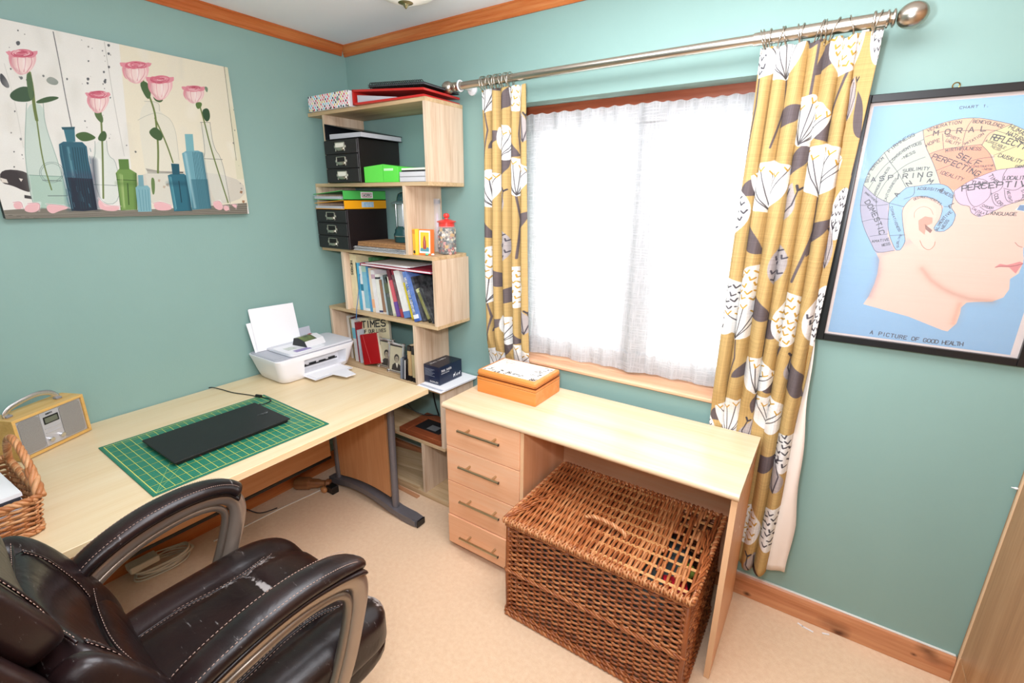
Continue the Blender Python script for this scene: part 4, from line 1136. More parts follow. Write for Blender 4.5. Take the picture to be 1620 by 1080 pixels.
# ------------------------------------------------------------------ curtain fabric
TW, TH = .50, .64; TS = 1500; PSC = 1.32
def fabric():
    W, H = int(TW * TS), int(TH * TS); pr = Print(W, H, 'cfae72')
    def each(fn):
        for dx in (-1, 0, 1):
            for dy in (-1, 0, 1): fn(dx * W, dy * H)
    def T(pts, dx, dy): return [(x * W + dx, y * H + dy) for x, y in pts]
    def leaf(x, y, ang, L, wd, col='6e6364'):
        def f(dx, dy):
            pts = []
            for k in range(21):
                u = k / 20; pts.append((u * L, wd * math.sin(PI * u ** .8)))
            for k in range(20, -1, -1):
                u = k / 20; pts.append((u * L, -wd * .55 * math.sin(PI * u ** 1.2)))
            c, s_ = math.cos(ang), math.sin(ang)
            pr.poly([(x * W + dx + (a * c - b * s_) * TS, y * H + dy + (a * s_ + b * c) * TS) for a, b in pts], col)
        each(f)
    def stalk(pts, w=.0055, col='6e6364'):
        each(lambda dx, dy: pr.line([tuple(p) for p in T(pts, dx, dy)], col, w * TS))
    def dome(x, y, wd, h, tilt=0, fill='fbfaf6', ink='5a5658', tips='d0a040'):
        def f(dx, dy):
            c, s_ = math.cos(tilt), math.sin(tilt)
            q = lambda a, b: (x * W + dx + (a * c - b * s_) * TS, y * H + dy + (a * s_ + b * c) * TS)
            pts = [(0, 0)]
            for k in range(13):
                u = k / 12; pts.append((wd * (.12 + .38 * math.sin(u * PI / 2)), h * (.05 + .75 * (1 - math.cos(u * PI / 2)))))
            for k in range(25):
                u = k / 24; pts.append((wd * (.5 - u), h * (.80 + .20 * math.sin(PI * u) + .015 * math.sin(u * 30))))
            for k in range(12, -1, -1):
                u = k / 12; pts.append((-wd * (.12 + .38 * math.sin(u * PI / 2)), h * (.05 + .75 * (1 - math.cos(u * PI / 2)))))
            pr.poly([q(a, b) for a, b in pts], fill)
            for k in range(7):
                e = (k - 3) / 3; tx, ty = wd * .42 * e, h * (.86 - .12 * abs(e) - (.12 if k % 2 else 0))
                pr.line([q(0, h * .03), q(tx * .45, ty * .42), q(tx, ty)], ink, .0022 * TS)
                for sg in (-1, 1): pr.line([q(tx, ty), q(tx + sg * .007, ty + .009)], tips, .003 * TS)
        each(f)
    def ball(x, y, rx, ry, col='fbfaf6', ink='57555a', seed=1):
        rr = random.Random(seed); marks = []
        for j in range(-6, 7):
            for i in range(-5, 6):
                a, b = i * .020 + (j % 2) * .010 + rr.uniform(-.003, .003), j * .018 + rr.uniform(-.003, .003)
                if (a / rx) ** 2 + (b / ry) ** 2 < .78: marks.append((a, b, rr.choice((1, -1)), rr.uniform(-.5, .5)))
        def f(dx, dy):
            pr.poly([(x * W + dx + rx * TS * math.cos(k / 36 * 6.283), y * H + dy + ry * TS * math.sin(k / 36 * 6.283)) for k in range(36)], col)
            for a, b, sg, an in marks:
                c, s_ = math.cos(an), math.sin(an); L = .0062
                q = lambda u, v: (x * W + dx + (a + u * c - v * s_) * TS, y * H + dy + (b + u * s_ + v * c) * TS)
                pr.line([q(-L * sg, L), q(0, -L * .3), q(L * sg * .9, L * .8)], ink, .0036 * TS)
        each(f)
    def tulip(x, y, wd, h, ang=0):
        def f(dx, dy):
            c, s_ = math.cos(ang), math.sin(ang)
            q = lambda a, b: (x * W + dx + (a * c - b * s_) * TS, y * H + dy + (a * s_ + b * c) * TS)
            pr.poly([q(wd * .5 * math.sin(PI * (k / 20) ** .7), h * k / 20) for k in range(21)] + [q(-wd * .5 * math.sin(PI * (k / 20) ** .7), h * k / 20) for k in range(20, -1, -1)], 'bdb3b0')
            for e in (-.3, 0, .3): pr.line([q(0, 0), q(wd * e * 1.2, h * .5), q(wd * e, h * .85)], '4f4a50', .0026 * TS)
            for e in (-.3, .3): pr.line([q(wd * e - .006, h * .95), q(wd * e, h * .85), q(wd * e + .008, h * .93)], '4f4a50', .005 * TS)
        each(f)
    stalk([(.16, .0), (.18, .25), (.17, .36)]); stalk([(.62, .25), (.60, .45), (.62, .56)]); stalk([(.84, .6), (.86, .8), (.84, .92)])
    stalk([(.40, .62), (.42, .76), (.40, .86)]); stalk([(.88, .05), (.86, .22), (.88, .34)]); stalk([(.35, .1), (.38, .25), (.36, .36)], .004)
    leaf(.17, .12, 2.2, .12, .030); leaf(.61, .33, .6, .13, .034); leaf(.62, .44, 2.6, .13, .032); leaf(.86, .70, .9, .12, .03)
    leaf(.41, .70, 2.3, .12, .028); leaf(.87, .12, 2.5, .13, .032); leaf(.38, .16, .5, .11, .028); leaf(.16, .92, .4, .12, .03); leaf(.62, .0, 1.1, .10, .026)
    ball(.17, .47, .070, .080, seed=2); ball(.84, .44, .066, .074, ink='cfa24a', seed=3); ball(.62, .66, .042, .058, 'b9b0ae', '57535a', 4); ball(.13, .86, .050, .060, seed=7); ball(.40, .57, .045, .055, ink='cfa24a', seed=8)
    dome(.40, .86, .17, .125, .1); dome(.84, .92, .16, .12, -.15); dome(.36, .33, .15, .11, .15); dome(.62, .10, .14, .11, -.3)
    tulip(.10, .66, .06, .11, .25); tulip(.60, .82, .055, .10, -.2); tulip(.98, .18, .05, .09, .1)
    n = np.random.RandomState(2)
    pr.a *= .90 * (1 + .035 * n.randn(1, W, 1) + .03 * n.randn(H, 1, 1)).clip(.9, 1.1)
    return pr.a
M_fab = img_mat('mustard_flower_fabric', fabric(), .85, .15)
M_lining = mat('cream_curtain_lining', 'f0e4d8', rough=.85, sheen=.2)

def curtain(label, top, bot, ztop, zbot, nf, width, seed, group, flat=0.0, ybias=None, lin_=False, shift=0):
    """top/bot: x range at the heading and at the hem; nf folds; `width` metres of fabric"""
    rnd = random.Random(seed); t = empty('curtain', (0, 0, 0), label=label, cat='curtain', group=group)
    NU, NV = nf * 16, 70
    ph = [rnd.uniform(-.5, .5) for _ in range(nf + 2)]; am = [rnd.uniform(.75, 1.2) for _ in range(nf + 2)]
    def P3(u, v):
        """u 0..1 across, v 0..1 down"""
        g = 1 - flat * max(0, 1 - v * 1.6)                       # flat end panel near the heading
        uu = u / g if u < g else 1
        k = uu * nf; i = int(min(k, nf - 1)); w = k - i
        x0 = top[0] + (bot[0] - top[0]) * v; x1 = top[1] + (bot[1] - top[1]) * v
        fr = u
        if flat:
            xp = x0 + (x1 - x0) * (uu * (1 - flat * .75 * max(0, 1 - v * 1.2))) if u < g else x1 - (x1 - x0) * (1 - u) / max(1 - g, 1e-6) * flat * .75 * max(0, 1 - v * 1.2)
        else: xp = x0 + (x1 - x0) * fr
        A = (.030 * am[i] * (1 - w) + .030 * am[i + 1] * w) * (.45 + .75 * min(1, v * 2.5)) * (1 if u < g else max(0, 1 - (u - g) / .03))
        s = math.sin(2 * PI * k + ph[i] * (1 - w) + ph[i + 1] * w + .3 * math.sin(3 * v + i))
        y = A * (s + .25 * math.sin(4 * PI * k + 1.1))
        xp += .012 * math.cos(2 * PI * k) * (1 if u < g else 0) * min(1, .4 + v * 2) * (x1 - x0) / nf / .045
        yc = ybias(v) if ybias else -.09
        lo, hi = ylim(v, xp)
        return Vector((xp, min(max(yc + y, lo), hi), ztop + (zbot - ztop) * v + .004 * math.sin(2 * PI * k + 1) * (v if v > .97 else (1 - v if v < .03 else 0))))
    def ylim(v, x):
        z = ztop + (zbot - ztop) * v
        if z > 1.02 or x > 2.292: return -.2, -.024
        s = min(1, (1.02 - z) / .2)                      # squeezed behind the dressing table
        return -.125 + .074 * s, -.024
    G = [[P3(i / NU, j / NV) for i in range(NU + 1)] for j in range(NV + 1)]
    bm = new(); ul = bm.loops.layers.uv.new('UVMap')
    V = [[bm.verts.new(p) for p in row] for row in G]
    for j in range(NV):
        for i in range(NU):
            f = bm.faces.new((V[j][i], V[j + 1][i], V[j + 1][i + 1], V[j][i + 1]))
            for lp, (a, b) in zip(f.loops, ((i, j), (i, j + 1), (i + 1, j + 1), (i + 1, j))):
                lp[ul].uv = (shift + a / NU * width / TW / PSC, (ztop + (zbot - ztop) * b / NV) / TH / PSC)
    c = obj('curtain_cloth', bm, M_fab, t, smooth=True)
    sm = c.modifiers.new('thickness', 'SOLIDIFY'); sm.thickness = .0016; sm.offset = 0
    # heading tape
    bm = new(); pts = [G[1][i] + Vector((0, .004, .006)) for i in range(0, NU + 1, 3)]
    for a, b in zip(pts, pts[1:]):
        bm.faces.new([bm.verts.new(q) for q in (a - Vector((0, 0, .05)), b - Vector((0, 0, .05)), b, a)])
    obj('heading_tape', bm, mat('white_heading_tape', 'f2f0ec', rough=.8), t)
    return t, G
RAILZ, RAILY = 2.094, -.09
def rings(parent, xs):
    for x in xs:
        bm = new(); c = Vector((x, RAILY, RAILZ - .006)); ti = random.uniform(-.35, .35)
        tube(bm, [c + Vector((math.sin(ti) * .030 * math.sin(a), .029 * math.cos(a) * math.cos(ti), .029 * math.sin(a))) for a in [k * PI / 8 for k in range(16)]], .0019, 6, closed=True)
        tube(bm, [c + Vector((0, 0, -.029)), c + Vector((0, 0, -.038))], .0012, 5)
        obj('curtain_ring', bm, M_steel, parent, smooth=True)
yb = lambda v: -.09 + .025 * min(1, v * 1.4) - (.0 if v < .9 else 0)
tl_, _g = curtain('mustard flowered curtain on left side of window', (.998, 1.232), (1.0, 1.255), 2.062, .19, 5, .50, 11, 'pair of flowered curtains', ybias=lambda v: -.09 + .036 * min(1, v * 1.4), shift=.25)
rings(tl_, [1.012, 1.024, 1.045, 1.062, 1.078, 1.09, 1.112, 1.13, 1.147, 1.156])
tr_, _g = curtain('mustard flowered curtain on right side of window beside chart', (2.096, 2.412), (2.085, 2.372), 2.066, .185, 6, .70, 23, 'pair of flowered curtains', flat=.26, ybias=lambda v: -.09 + .036 * min(1, v * 1.4), shift=.1)
rings(tr_, [2.106, 2.114, 2.128, 2.158, 2.166, 2.204, 2.212, 2.256, 2.264, 2.273, 2.294, 2.336, 2.394])
# lining turned out along the right edge
bm = new(); rows = []
for j in range(41):
    v = j / 40; z = 1.32 - 1.12 * v; w = .006 + .062 * min(1, v * 1.25); x = 2.374 + .004 * v
    rows.append([bm.verts.new((x + w * u + .003 * math.sin(v * 20 + u * 4), -.045 + .012 * math.sin(u * 3.1 + v * 5) - .01 * u, z + .008 * u * v)) for u in (0, .25, .5, .75, 1)])
for A, B in zip(rows, rows[1:]):
    for i in range(4): bm.faces.new((A[i], B[i], B[i + 1], A[i + 1]))
o = obj('lining', bm, M_lining, tr_, smooth=True); o.modifiers.new('t', 'SOLIDIFY').thickness = .0015

# curtain rail
t = empty('curtain_rail', (0, RAILY, RAILZ), label='brushed nickel curtain pole with ball finials above window', cat='curtain rail')
bm = new(); tube(bm, [(.862, 0, 0), (2.10, 0, 0)], .0155, 20); obj('inner_pole', bm, M_steel, t, smooth='auto')
bm = new(); tube(bm, [(2.08, 0, 0), (2.415, 0, 0)], .0185, 20); obj('outer_pole', bm, M_steel, t, smooth='auto')
def finial(x, sg, s):
    Mx = Matrix.Translation((x, 0, 0)) @ Matrix.Rotation(sg * PI / 2, 4, 'Y')
    bm = new(); lathe(bm, [(.019 * s, 0), (.020 * s, .004), (.014 * s, .007), (.013 * s, .011), (.020 * s, .014), (.020 * s, .018), (.013 * s, .021)], 24, M=Mx)
    obj('finial_neck', bm, M_steel, t, smooth='auto')
    bm = new(); r = .029 * s; lathe(bm, [(r * math.sin(a) * (1.0 if a < 1.6 else 1), .021 + r * 1.1 * (1 - math.cos(a))) for a in [.3 + k * (PI - .3) / 14 for k in range(15)]], 28, M=Mx)
    obj('finial', bm, M_steel, t, smooth=True)
finial(.862, -1, .95); finial(2.413, 1, 1.12)
for x in (.885, 2.385):
    bm = new(); tube(bm, [(x, .09 - .001, -.0), (x, .018, -.0)], .009, 12); lathe(bm, [(.026, 0), (.026, .006), (.010, .012)], 20, M=Matrix.Translation((x, .0895, 0)) @ Matrix.Rotation(PI / 2, 4, 'X'))
    tube(bm, [(x + .0, .021 * math.cos(a), .021 * math.sin(a)) for a in [k * PI / 8 for k in range(16)]], .004, 8, closed=True)
    obj('wall_bracket', bm, M_white if x < 1 else M_steel, t, smooth='auto')

# ------------------------------------------------------------------ ceiling lamp (its tip hangs into the top of the frame)
t = empty('ceiling_lamp', (1.10, -.62, CZ), label='pale glass ceiling lamp shade with brass tip near the room corner', cat='ceiling lamp')
LZ = 2.205 - CZ
bm = new(); lathe(bm, [(.03, LZ + .018), (.09, LZ + .04), (.13, LZ + .075), (.14, LZ + .10)], 32)
obj('lamp_shade', bm, mat('frosted_glass_shade', 'f2f0e8', rough=.3), t, smooth=True)
bm = new(); lathe(bm, [(0, LZ), (.006, LZ + .006), (.010, LZ + .014), (.028, LZ + .019), (.028, LZ + .023)], 20); obj('finial', bm, mat('tarnished_brass', '9a9672', rough=.35, metal=1), t, smooth='auto')
bm = new(); lathe(bm, [(.055, 0), (.055, -.012), (.02, -.02), (.012, LZ + .10)], 24); obj('ceiling_rose', bm, M_white, t, smooth='auto')

# ------------------------------------------------------------------ fitted wardrobe on the right
M_ward = wood('brown_oak_wardrobe', 'b88a60', 'a2764e', 'c69a70', axis='z', rough=.45, scale=.7)
M_wedge = mat('wardrobe_edging', 'f0cca4', rough=.4)
t = empty('wardrobe', (2.985, -1.2, 0), label='tall brown oak effect wardrobe at right edge of the room', cat='wardrobe')
obj('carcass', bx(.02, .6, -1.2, 1.175, .12, 2.3), M_ward, t)
obj('side_panel', bx(0, .6, 1.178, 1.198, .12, 2.3, bev=.001), M_ward, t)
obj('edging_strip', bx(-.0030, .004, 1.170, 1.179, .001, 2.3), M_wedge, t)
obj('plinth', bx(0, .6, -1.2, 1.198, 0.001, .117, bev=.001), M_ward, t)
for k in range(3):
    a = 1.168 - k * .78
    d = obj('door', bx(.0, .019, a - .776, a, .123, 2.28, bev=.0015), M_ward, t)
    bm = new(); tube(bm, [(-.03, a - .70, .95), (-.03, a - .70, 1.12)], .006, 10); 
    for z in (.97, 1.10): tube(bm, [(-.03, a - .70, z), (.0, a - .70, z)], .004, 8)
    obj('handle', bm, M_steel, d, smooth='auto')
bm = new(); lathe(bm, [(0, 0), (.0035, .001), (.004, .006), (.002, .010), (.0015, .016)], 10, M=Matrix.Translation((-.001, 1.186, .775)) @ Matrix.Rotation(-PI / 2, 4, 'Y'))
obj('white_peg', bm, M_white, t, smooth=True)

# ------------------------------------------------------------------ zigzag bookcase
SF, SB, TK = -.27, -.021, .017           # front and back planes, board thickness
TOPS = [2.030, 1.683, 1.347, 1.011, .675, .352, .030]
XS = [(.003, .838), (.003, .838), (.004, .842), (.010, .857), (.018, .872), (.026, .872), (.032, .885)]
bc = empty('bookcase', (.45, -.145, 0), label='tall zigzag bookcase in grey oak laminate standing in the room corner', cat='bookcase')
def WB(bm, x0, x1, y0, y1, z0, z1, **k): return box(bm, x0 - .45, x1 - .45, y0 + .145, y1 + .145, z0, z1, **k)
M_oakedge = mat('oak_edging', 'd9c39a', rough=.5, noise=(30, .4), dark='c4aa80')
for i, (z, (a, b)) in enumerate(zip(TOPS, XS)):
    bm = new(); WB(bm, a, b, SF, SB, z - TK if i < 6 else .001, z, bev=.0007)
    obj('shelf', bm, M_oakx, bc)
VX = [(.118, .820), (.003, .668), (.166, .838), (.013, .686), (.18, .853), (.032, .702)]
for i, (a, b) in enumerate(VX):
    for x in (a, b):
        bm = new(); WB(bm, x, x + .018, SF, SB, TOPS[i + 1], TOPS[i] - TK, bev=.0007)
        obj('upright', bm, M_oakz, bc)

def Z(i): return TOPS[i] + .0005       # resting height on board i (0 = top)

# ---- generic book: spine towards -y, thickness along x
def book(w, h, d, loc, lean=0, cover='ffffff', name='book', label=None, group=None, title=None, tcol=None, band=None, rz=0, th=.55, hard=True):
    t = empty(name, loc, label=label, cat='book', group=group); t.rotation_euler = (0, lean, rz)
    m = mat('cover_' + cover, cover, rough=.38, noise=(40, .12), dark='ffffff' if cover < '8' else '000000')
    c = .0022 if hard else .0008
    bm = new()
    box(bm, 0, c, -d, 0, 0, h); box(bm, w - c, w, -d, 0, 0, h); box(bm, c, w - c, -d, -d + c, 0, h)
    obj('cover', bm, m, t)
    e = .003 if hard else .0005
    obj('pages', bx(c, w - c, -d + c, -e, e, h - e), M_page, t)
    if band:
        for z0, z1, col in band:
            obj('spine_band', bx(-.0002, w + .0002, -d - .0004, -d + .012, z0 * h, z1 * h), mat('cover_' + col, col, rough=.4), t)
    if title:
        hh = min(w * th, .02)
        L = text_len(title) * hh / 6; fit = min(L * 1.1, h * .72)
        lettering(title, (w / 2 - hh / 2, -d - .0005, h * .88), (0, 0, -1), (1, 0, 0), hh, tcol or M_ink, t, weight=.22, name='title', fit=fit)
    return t
# tier 3 (board 3): a leaning row, tops towards the left
rowg = 'row of books on the middle shelf'
ROW = [ # x0 x1 xtop ztop colour, title, ink, bands, label
 (.186, .216, .190, 1.316, 'e9dcb4', 'HERBS', None, None, 'tall cream book with dark title at left end of the leaning row'),
 (.217, .243, .219, 1.312, 'efe0b6', 'GARDENS', mat('brown_ink', '9a7848'), None, 'tall cream book with faint brown title, second in the leaning row'),
 (.245, .270, .236, 1.272, '2fa8cf', None, None, None, 'cyan blue folder style book standing near left end of row'),
 (.271, .291, .262, 1.256, 'f1f4f4', None, None, [(.45, .6, '2c7f9c')], 'white book with teal patch beside the cyan book'),
 (.293, .330, .282, 1.262, '8cc8dc', None, None, [(.0, .06, 'e8eef0'), (.86, 1, 'b8d8c8')], 'thick pale blue patterned book in the middle shelf row'),
 (.331, .350, .318, 1.262, '2e94c8', None, None, None, 'thin bright blue book next to pale blue patterned one'),
 (.352, .373, .334, 1.252, 'f0ddc2', None, None, [(.1, .3, 'f2b48a')], 'cream paperback with peach patch near its foot'),
 (.375, .402, .354, 1.242, 'f2eeee', None, None, [(.8, .9, 'c8a8b8')], 'white paperback with pink mark near top'),
 (.405, .433, .386, 1.222, 'f0efe6', None, None, [(.03, .08, '38406e'), (.88, .93, '30343c')], 'white paperback with small blue emblem at its foot'),
 (.435, .459, .416, 1.196, '9a7458', None, None, [(.0, .06, 'e0d0c0')], 'short brown book between two white ones'),
 (.461, .473, .432, 1.214, 'b9c8cc', None, None, None, 'thin grey blue paperback beside the brown book'),
 (.475, .508, .448, 1.224, '2c3634', None, None, [(.1, .45, '4c5a50'), (.55, .8, '5a6248')], 'dark green patterned paperback in the row'),
 (.512, .532, .470, 1.216, 'e6dfca', None, None, [(.0, .06, 'c8c8b0')], 'slim cream book after the dark green one'),
 (.538, .562, .480, 1.252, 'd8606c', None, None, [(.0, .32, '6a4a9a'), (.78, 1, '6a2c3a')], 'pink book with purple foot and maroon head'),
 (.570, .588, .515, 1.230, '5a3238', 'STORIES', M_whiteink, [(.0, .2, 'a83a44')], 'dark maroon book with pale lettering'),
 (.594, .640, .531, 1.252, 'f6f5f2', 'COOKERY', mat('grey_ink', 'b0aeb4'), [(.0, .14, '5f86c8')], 'wide white book with blue foot'),
 (.648, .690, .598, 1.198, 'ecd428', 'YELLOW', mat('olive_ink', 'a89820'), [(.0, .05, 'c8a81c')], 'short bright yellow book'),
 (.694, .720, .622, 1.257, '4a72b8', "NEAL'S YARD REMEDIES", M_whiteink, [(.0, .05, '3c5ca8'), (.06, .14, 'e8ecf4')], 'blue book with white title beside the yellow book'),
 (.722, .742, .652, 1.231, '17181c', None, None, None, 'large black book with curved pale emblem on its cover'),
 (.768, .790, .686, 1.172, '7c7a34', None, None, [(.0, .1, '1c1c14'), (.9, 1, 'c8c890')], 'olive green paperback leaning near the right upright'),
 (.792, .803, .706, 1.178, '1b1b1f', None, None, None, 'thin black paperback against olive one'),
 (.805, .818, .719, 1.186, '121216', 'NIGHT SKY', M_whiteink, None, 'black hardback at right end of leaning row'),
]
for x0, x1, xt, zt, col, ti, ink, bands, lab in ROW:
    if ti in ('YELLOW', 'NIGHT SKY', 'STORIES', 'COOKERY', 'GARDENS'): ti = {'GARDENS': None, 'YELLOW': None, 'NIGHT SKY': None, 'STORIES': None, 'COOKERY': None}[ti]
    hh = zt - Z(3); ln = math.atan2(xt - x0, hh); L = math.hypot(hh, xt - x0)
    w = (x1 - x0 - .0012) * math.cos(ln)
    zoff = w * math.sin(-ln)
    book(w, L, .19 if col != '4a72b8' else .215, (x0, -.045, Z(3) + max(0, 0)), ln, col, label=lab, group=rowg, title=ti, tcol=ink, band=bands)
# the black book's printed arc: a thin pale ring on the cover
# blue ribbon bookmark
bm = new(); pts = smoothpath([(.30, -.262, 1.22), (.290, -.268, 1.14), (.272, -.272, 1.06), (.262, -.276, 1.01), (.258, -.278, .965)], 5)
for a, b in zip(pts, pts[1:]): bm.faces.new([bm.verts.new(v) for v in (a - Vector((.003, 0, 0)), b - Vector((.003, 0, 0)), b + Vector((.003, 0, 0)), a + Vector((.003, 0, 0)))])
tag(obj('ribbon_bookmark', bm, mat('blue_ribbon', '3a78b8', rough=.5), smooth=False), 'blue ribbon bookmark hanging over the shelf edge below cyan book', 'bookmark')
# red folder and papers lying on the books
t = empty('document_folder', (.56, -.145, 1.322 - .055), label='dark red card folder lying across the tops of the books', cat='folder'); t.rotation_euler = (0, .012, .03)
bm = new(); box(bm, -.25, .25, -.115, .105, -.002, .0, bev=.0005); box(bm, -.25, .25, -.115, .105, .008, .010, bev=.0005); box(bm, -.25, -.247, -.115, .105, 0, .008)
obj('card_cover', bm, mat('crimson_card', 'b03048', rough=.45), t)
obj('sheets', bx(-.245, .24, -.112, .10, .0002, .0078), M_paper, t)
t = empty('loose_papers', (.50, -.15, 1.2785), label='loose white papers lying on the red card folder', cat='papers')
for k in range(3):
    bm = new(); box(bm, -.17, .16, -.10, .09, 0, .0018); o = obj('sheet', bm, M_paper, t, loc=(.01 * k, -.004 * k, .0022 * k)); o.rotation_euler = (0, -.006, .05 * (k - 1))
# green book leaning behind folder
book(.018, .285, .14, (.262, -.030, Z(3)), .02, '3f8a4c', label='tall book with green leafy cover standing behind the cyan books')

# ---- tier 4 (board 4)
g4 = 'books on the shelf beside the printer'
z4 = Z(4)
T4 = [(.036, .262, .15, .030, 'e9e4dc', 'grey white book at the far left of lower shelf', None), (.060, .255, .15, .024, 'ecd9a0', 'cream yellow book on lower shelf', None),
      (.085, .262, .16, .014, '5a2228', 'dark maroon book on lower shelf', None), (.102, .255, .17, .026, 'eef0f0', 'white book with letter H and blue foot on lower shelf', 'H'),
      (.132, .240, .17, .020, 'a82430', 'narrow red book between white and cream ones', None), (.156, .20, .18, .010, 'c8d0d8', 'thin grey blue book standing low beside printer', None)]
for k, (x, h, d, w, col, lab, ti) in enumerate(T4):
    book(w, h, d, (x + .022, -.035, z4), -.09 if False else .0 - .05, col, label=lab, group=g4, band=[(.55, .8, '7cc4d8')] if ti else None)
# large cream book showing its front cover, turned, with a red notebook in front
t = empty('book', (.268, -.172, z4 + .014), label="large cream book with black title TIMES OF OUR LIVES leaning on lower shelf", cat='book', group=g4)
t.rotation_euler = (R(-11), R(-9), R(14))
obj('cover', bx(-.085, .115, -.012, .012, .0, .262, bev=.0015), mat('cream_cover', 'e6dcb8', rough=.45, noise=(8, .3), dark='d8caa0'), t)
obj('pages', bx(-.081, .1165, -.009, .009, .003, .259), M_page, t)
lettering('TIMES', (-.07, -.0125, .205), (1, 0, 0), (0, 0, 1), .036, M_ink, t, weight=.20, name='title', fit=.165)
lettering('OF OUR LIVES', (-.066, -.0125, .172), (1, 0, 0), (0, 0, 1), .018, M_ink, t, weight=.20, name='title', fit=.160)
lettering('THE PICTURE', (-.02, -.0125, .248), (1, 0, 0), (0, 0, 1), .006, M_ink, t, weight=.20, name='title', fit=.08)
t = empty('notebook', (.268, -.215, z4 + .010), label='red leather notebook leaning against the large cream book', cat='notebook')
t.rotation_euler = (R(-10), R(-13), R(12))
obj('cover', bx(-.04, .085, -.011, .011, 0, .178, bev=.004, seg=2), mat('red_leather', 'a8161c', rough=.35, bump=(60, .2)), t)
obj('pages', bx(-.036, .0856, -.008, .008, .003, .175), M_page, t)
bm = new(); box(bm, .012, .0132, -.0118, -.0108, .004, .174); obj('elastic_strap', bm, mat('pale_pink_crease', 'd87070', rough=.5), t, rot=(0, R(-10), 0))
# framed portraits
def sil(name, pts, m, parent, y, th=.0004):
    bm = new(); prism(bm, pts, y, y + th, 'y'); return obj(name, bm, m, parent)
def portrait(loc, rz, label, female):
    t = empty('photo_frame', loc, label=label, cat='photo frame', group='silver photo frames with old portraits'); t.rotation_euler = (R(-8), 0, rz)
    W_, H_, f = .118, .172, .014
    bm = new()
    for a in ((-W_ / 2, -W_ / 2 + f, 0, H_), (W_ / 2 - f, W_ / 2, 0, H_), (-W_ / 2 + f, W_ / 2 - f, 0, f), (-W_ / 2 + f, W_ / 2 - f, H_ - f, H_)):
        box(bm, a[0], a[1], -.008, .006, a[2], a[3], bev=.003, seg=2)
    for x in (-W_ / 2 + .006, W_ / 2 - .006):
        for z in (.006, H_ - .006): box(bm, x - .009, x + .009, -.011, .006, z - .009, z + .009, bev=.003)
    obj('frame', bm, mat('silver_frame', 'd4d2d0', rough=.22, metal=.85), t, smooth='auto')
    obj('photograph', bx(-W_ / 2 + f, W_ / 2 - f, -.003, .003, f, H_ - f), mat('sepia_print', 'c9c0a4', rough=.4, noise=(14, .5), dark='b0a88c'), t)
    dk = mat('sepia_dark', '3c3936', rough=.5); sk = mat('sepia_skin', 'a89c88', rough=.5)
    cx = .004; E_ = lambda x, z, rx, rz_, n=18: [(x + rx * math.cos(k / n * 6.283), z + rz_ * math.sin(k / n * 6.283)) for k in range(n)]
    sil('printed_coat', [(cx - .034, .016), (cx + .036, .016), (cx + .032, .045), (cx + .014, .058), (cx - .012, .058), (cx - .030, .044)], dk, t, -.0034)
    sil('printed_hair', E_(cx, .086, .0185, .023), dk, t, -.0037)
    sil('printed_face', E_(cx + .001, .079, .0135, .0185), sk, t, -.0041)
    if not female: sil('printed_collar', [(cx - .006, .058), (cx + .012, .058), (cx + .006, .03)], mat('sepia_light', 'e4dcc8', rough=.5), t, -.0038)
    sil('printed_eyes', [(cx - .008, .083), (cx + .009, .083), (cx + .009, .0848), (cx - .008, .0848)], dk, t, -.0044, .0002)
    sil('dark_border', [(-W_ / 2 + f, H_ - f - .008), (W_ / 2 - f, H_ - f - .008), (W_ / 2 - f, H_ - f), (-W_ / 2 + f, H_ - f)], dk, t, -.0036)
    bm = new(); prism(bm, [(0, 0), (.045, 0), (.004, .11)], -.02, .02, 'x'); obj('strut', bm, mat('black_velvet', '1c1a1c', rough=.9), t, loc=(0, .0065, .002))
    return t
portrait((.368, -.190, z4 + .001), R(3), 'silver frame with portrait of a dark haired sitter, left of the two', True)
portrait((.478, -.215, z4 + .001), R(3), 'silver frame with portrait in white collar, right of the two', False)
# small cases and two tall books against the upright
for k, (x, h, col, col2) in enumerate(((.548, .118, '8c929c', '8c929c'), (.563, .128, '6a7078', '3a3e48'), (.578, .12, 'e8e4e0', '1a1a1e'), (.593, .124, '14141a', '14141a'))):
    t = empty('disc_case', (x, -.155, z4), label=['grey plastic disc case, nearest the portraits', 'slate grey disc case with dark edge', 'black disc case with white insert strip', 'plain black disc case beside tall pale books'][k], cat='disc case', group='small disc cases in front of portraits')
    t.rotation_euler = (0, R(4), R(6))
    obj('shell', bx(0, .012, -.105, 0, 0, h, bev=.001), mat('case_' + col2, col2, rough=.2), t)
    obj('insert', bx(.003, .009, -.1056, -.104, .006, h - .006), mat('case_' + col, col, rough=.4), t)
book(.022, .196, .13, (.620, -.125, z4), .0, 'c8a878', label='tan book with black ends standing right of disc cases', group=g4, band=[(.0, .16, '18181a'), (.86, 1, '26221e')])
book(.022, .196, .13, (.650, -.125, z4), .0, 'bfae84', label='pale olive book with black ends against the upright', group=g4, band=[(.0, .13, '18181a'), (.78, 1, '1e1e1e')])
book(.010, .10, .10, (.607, -.15, z4), .0, 'a83038', label='small dark red booklet tucked behind disc cases', group=g4)

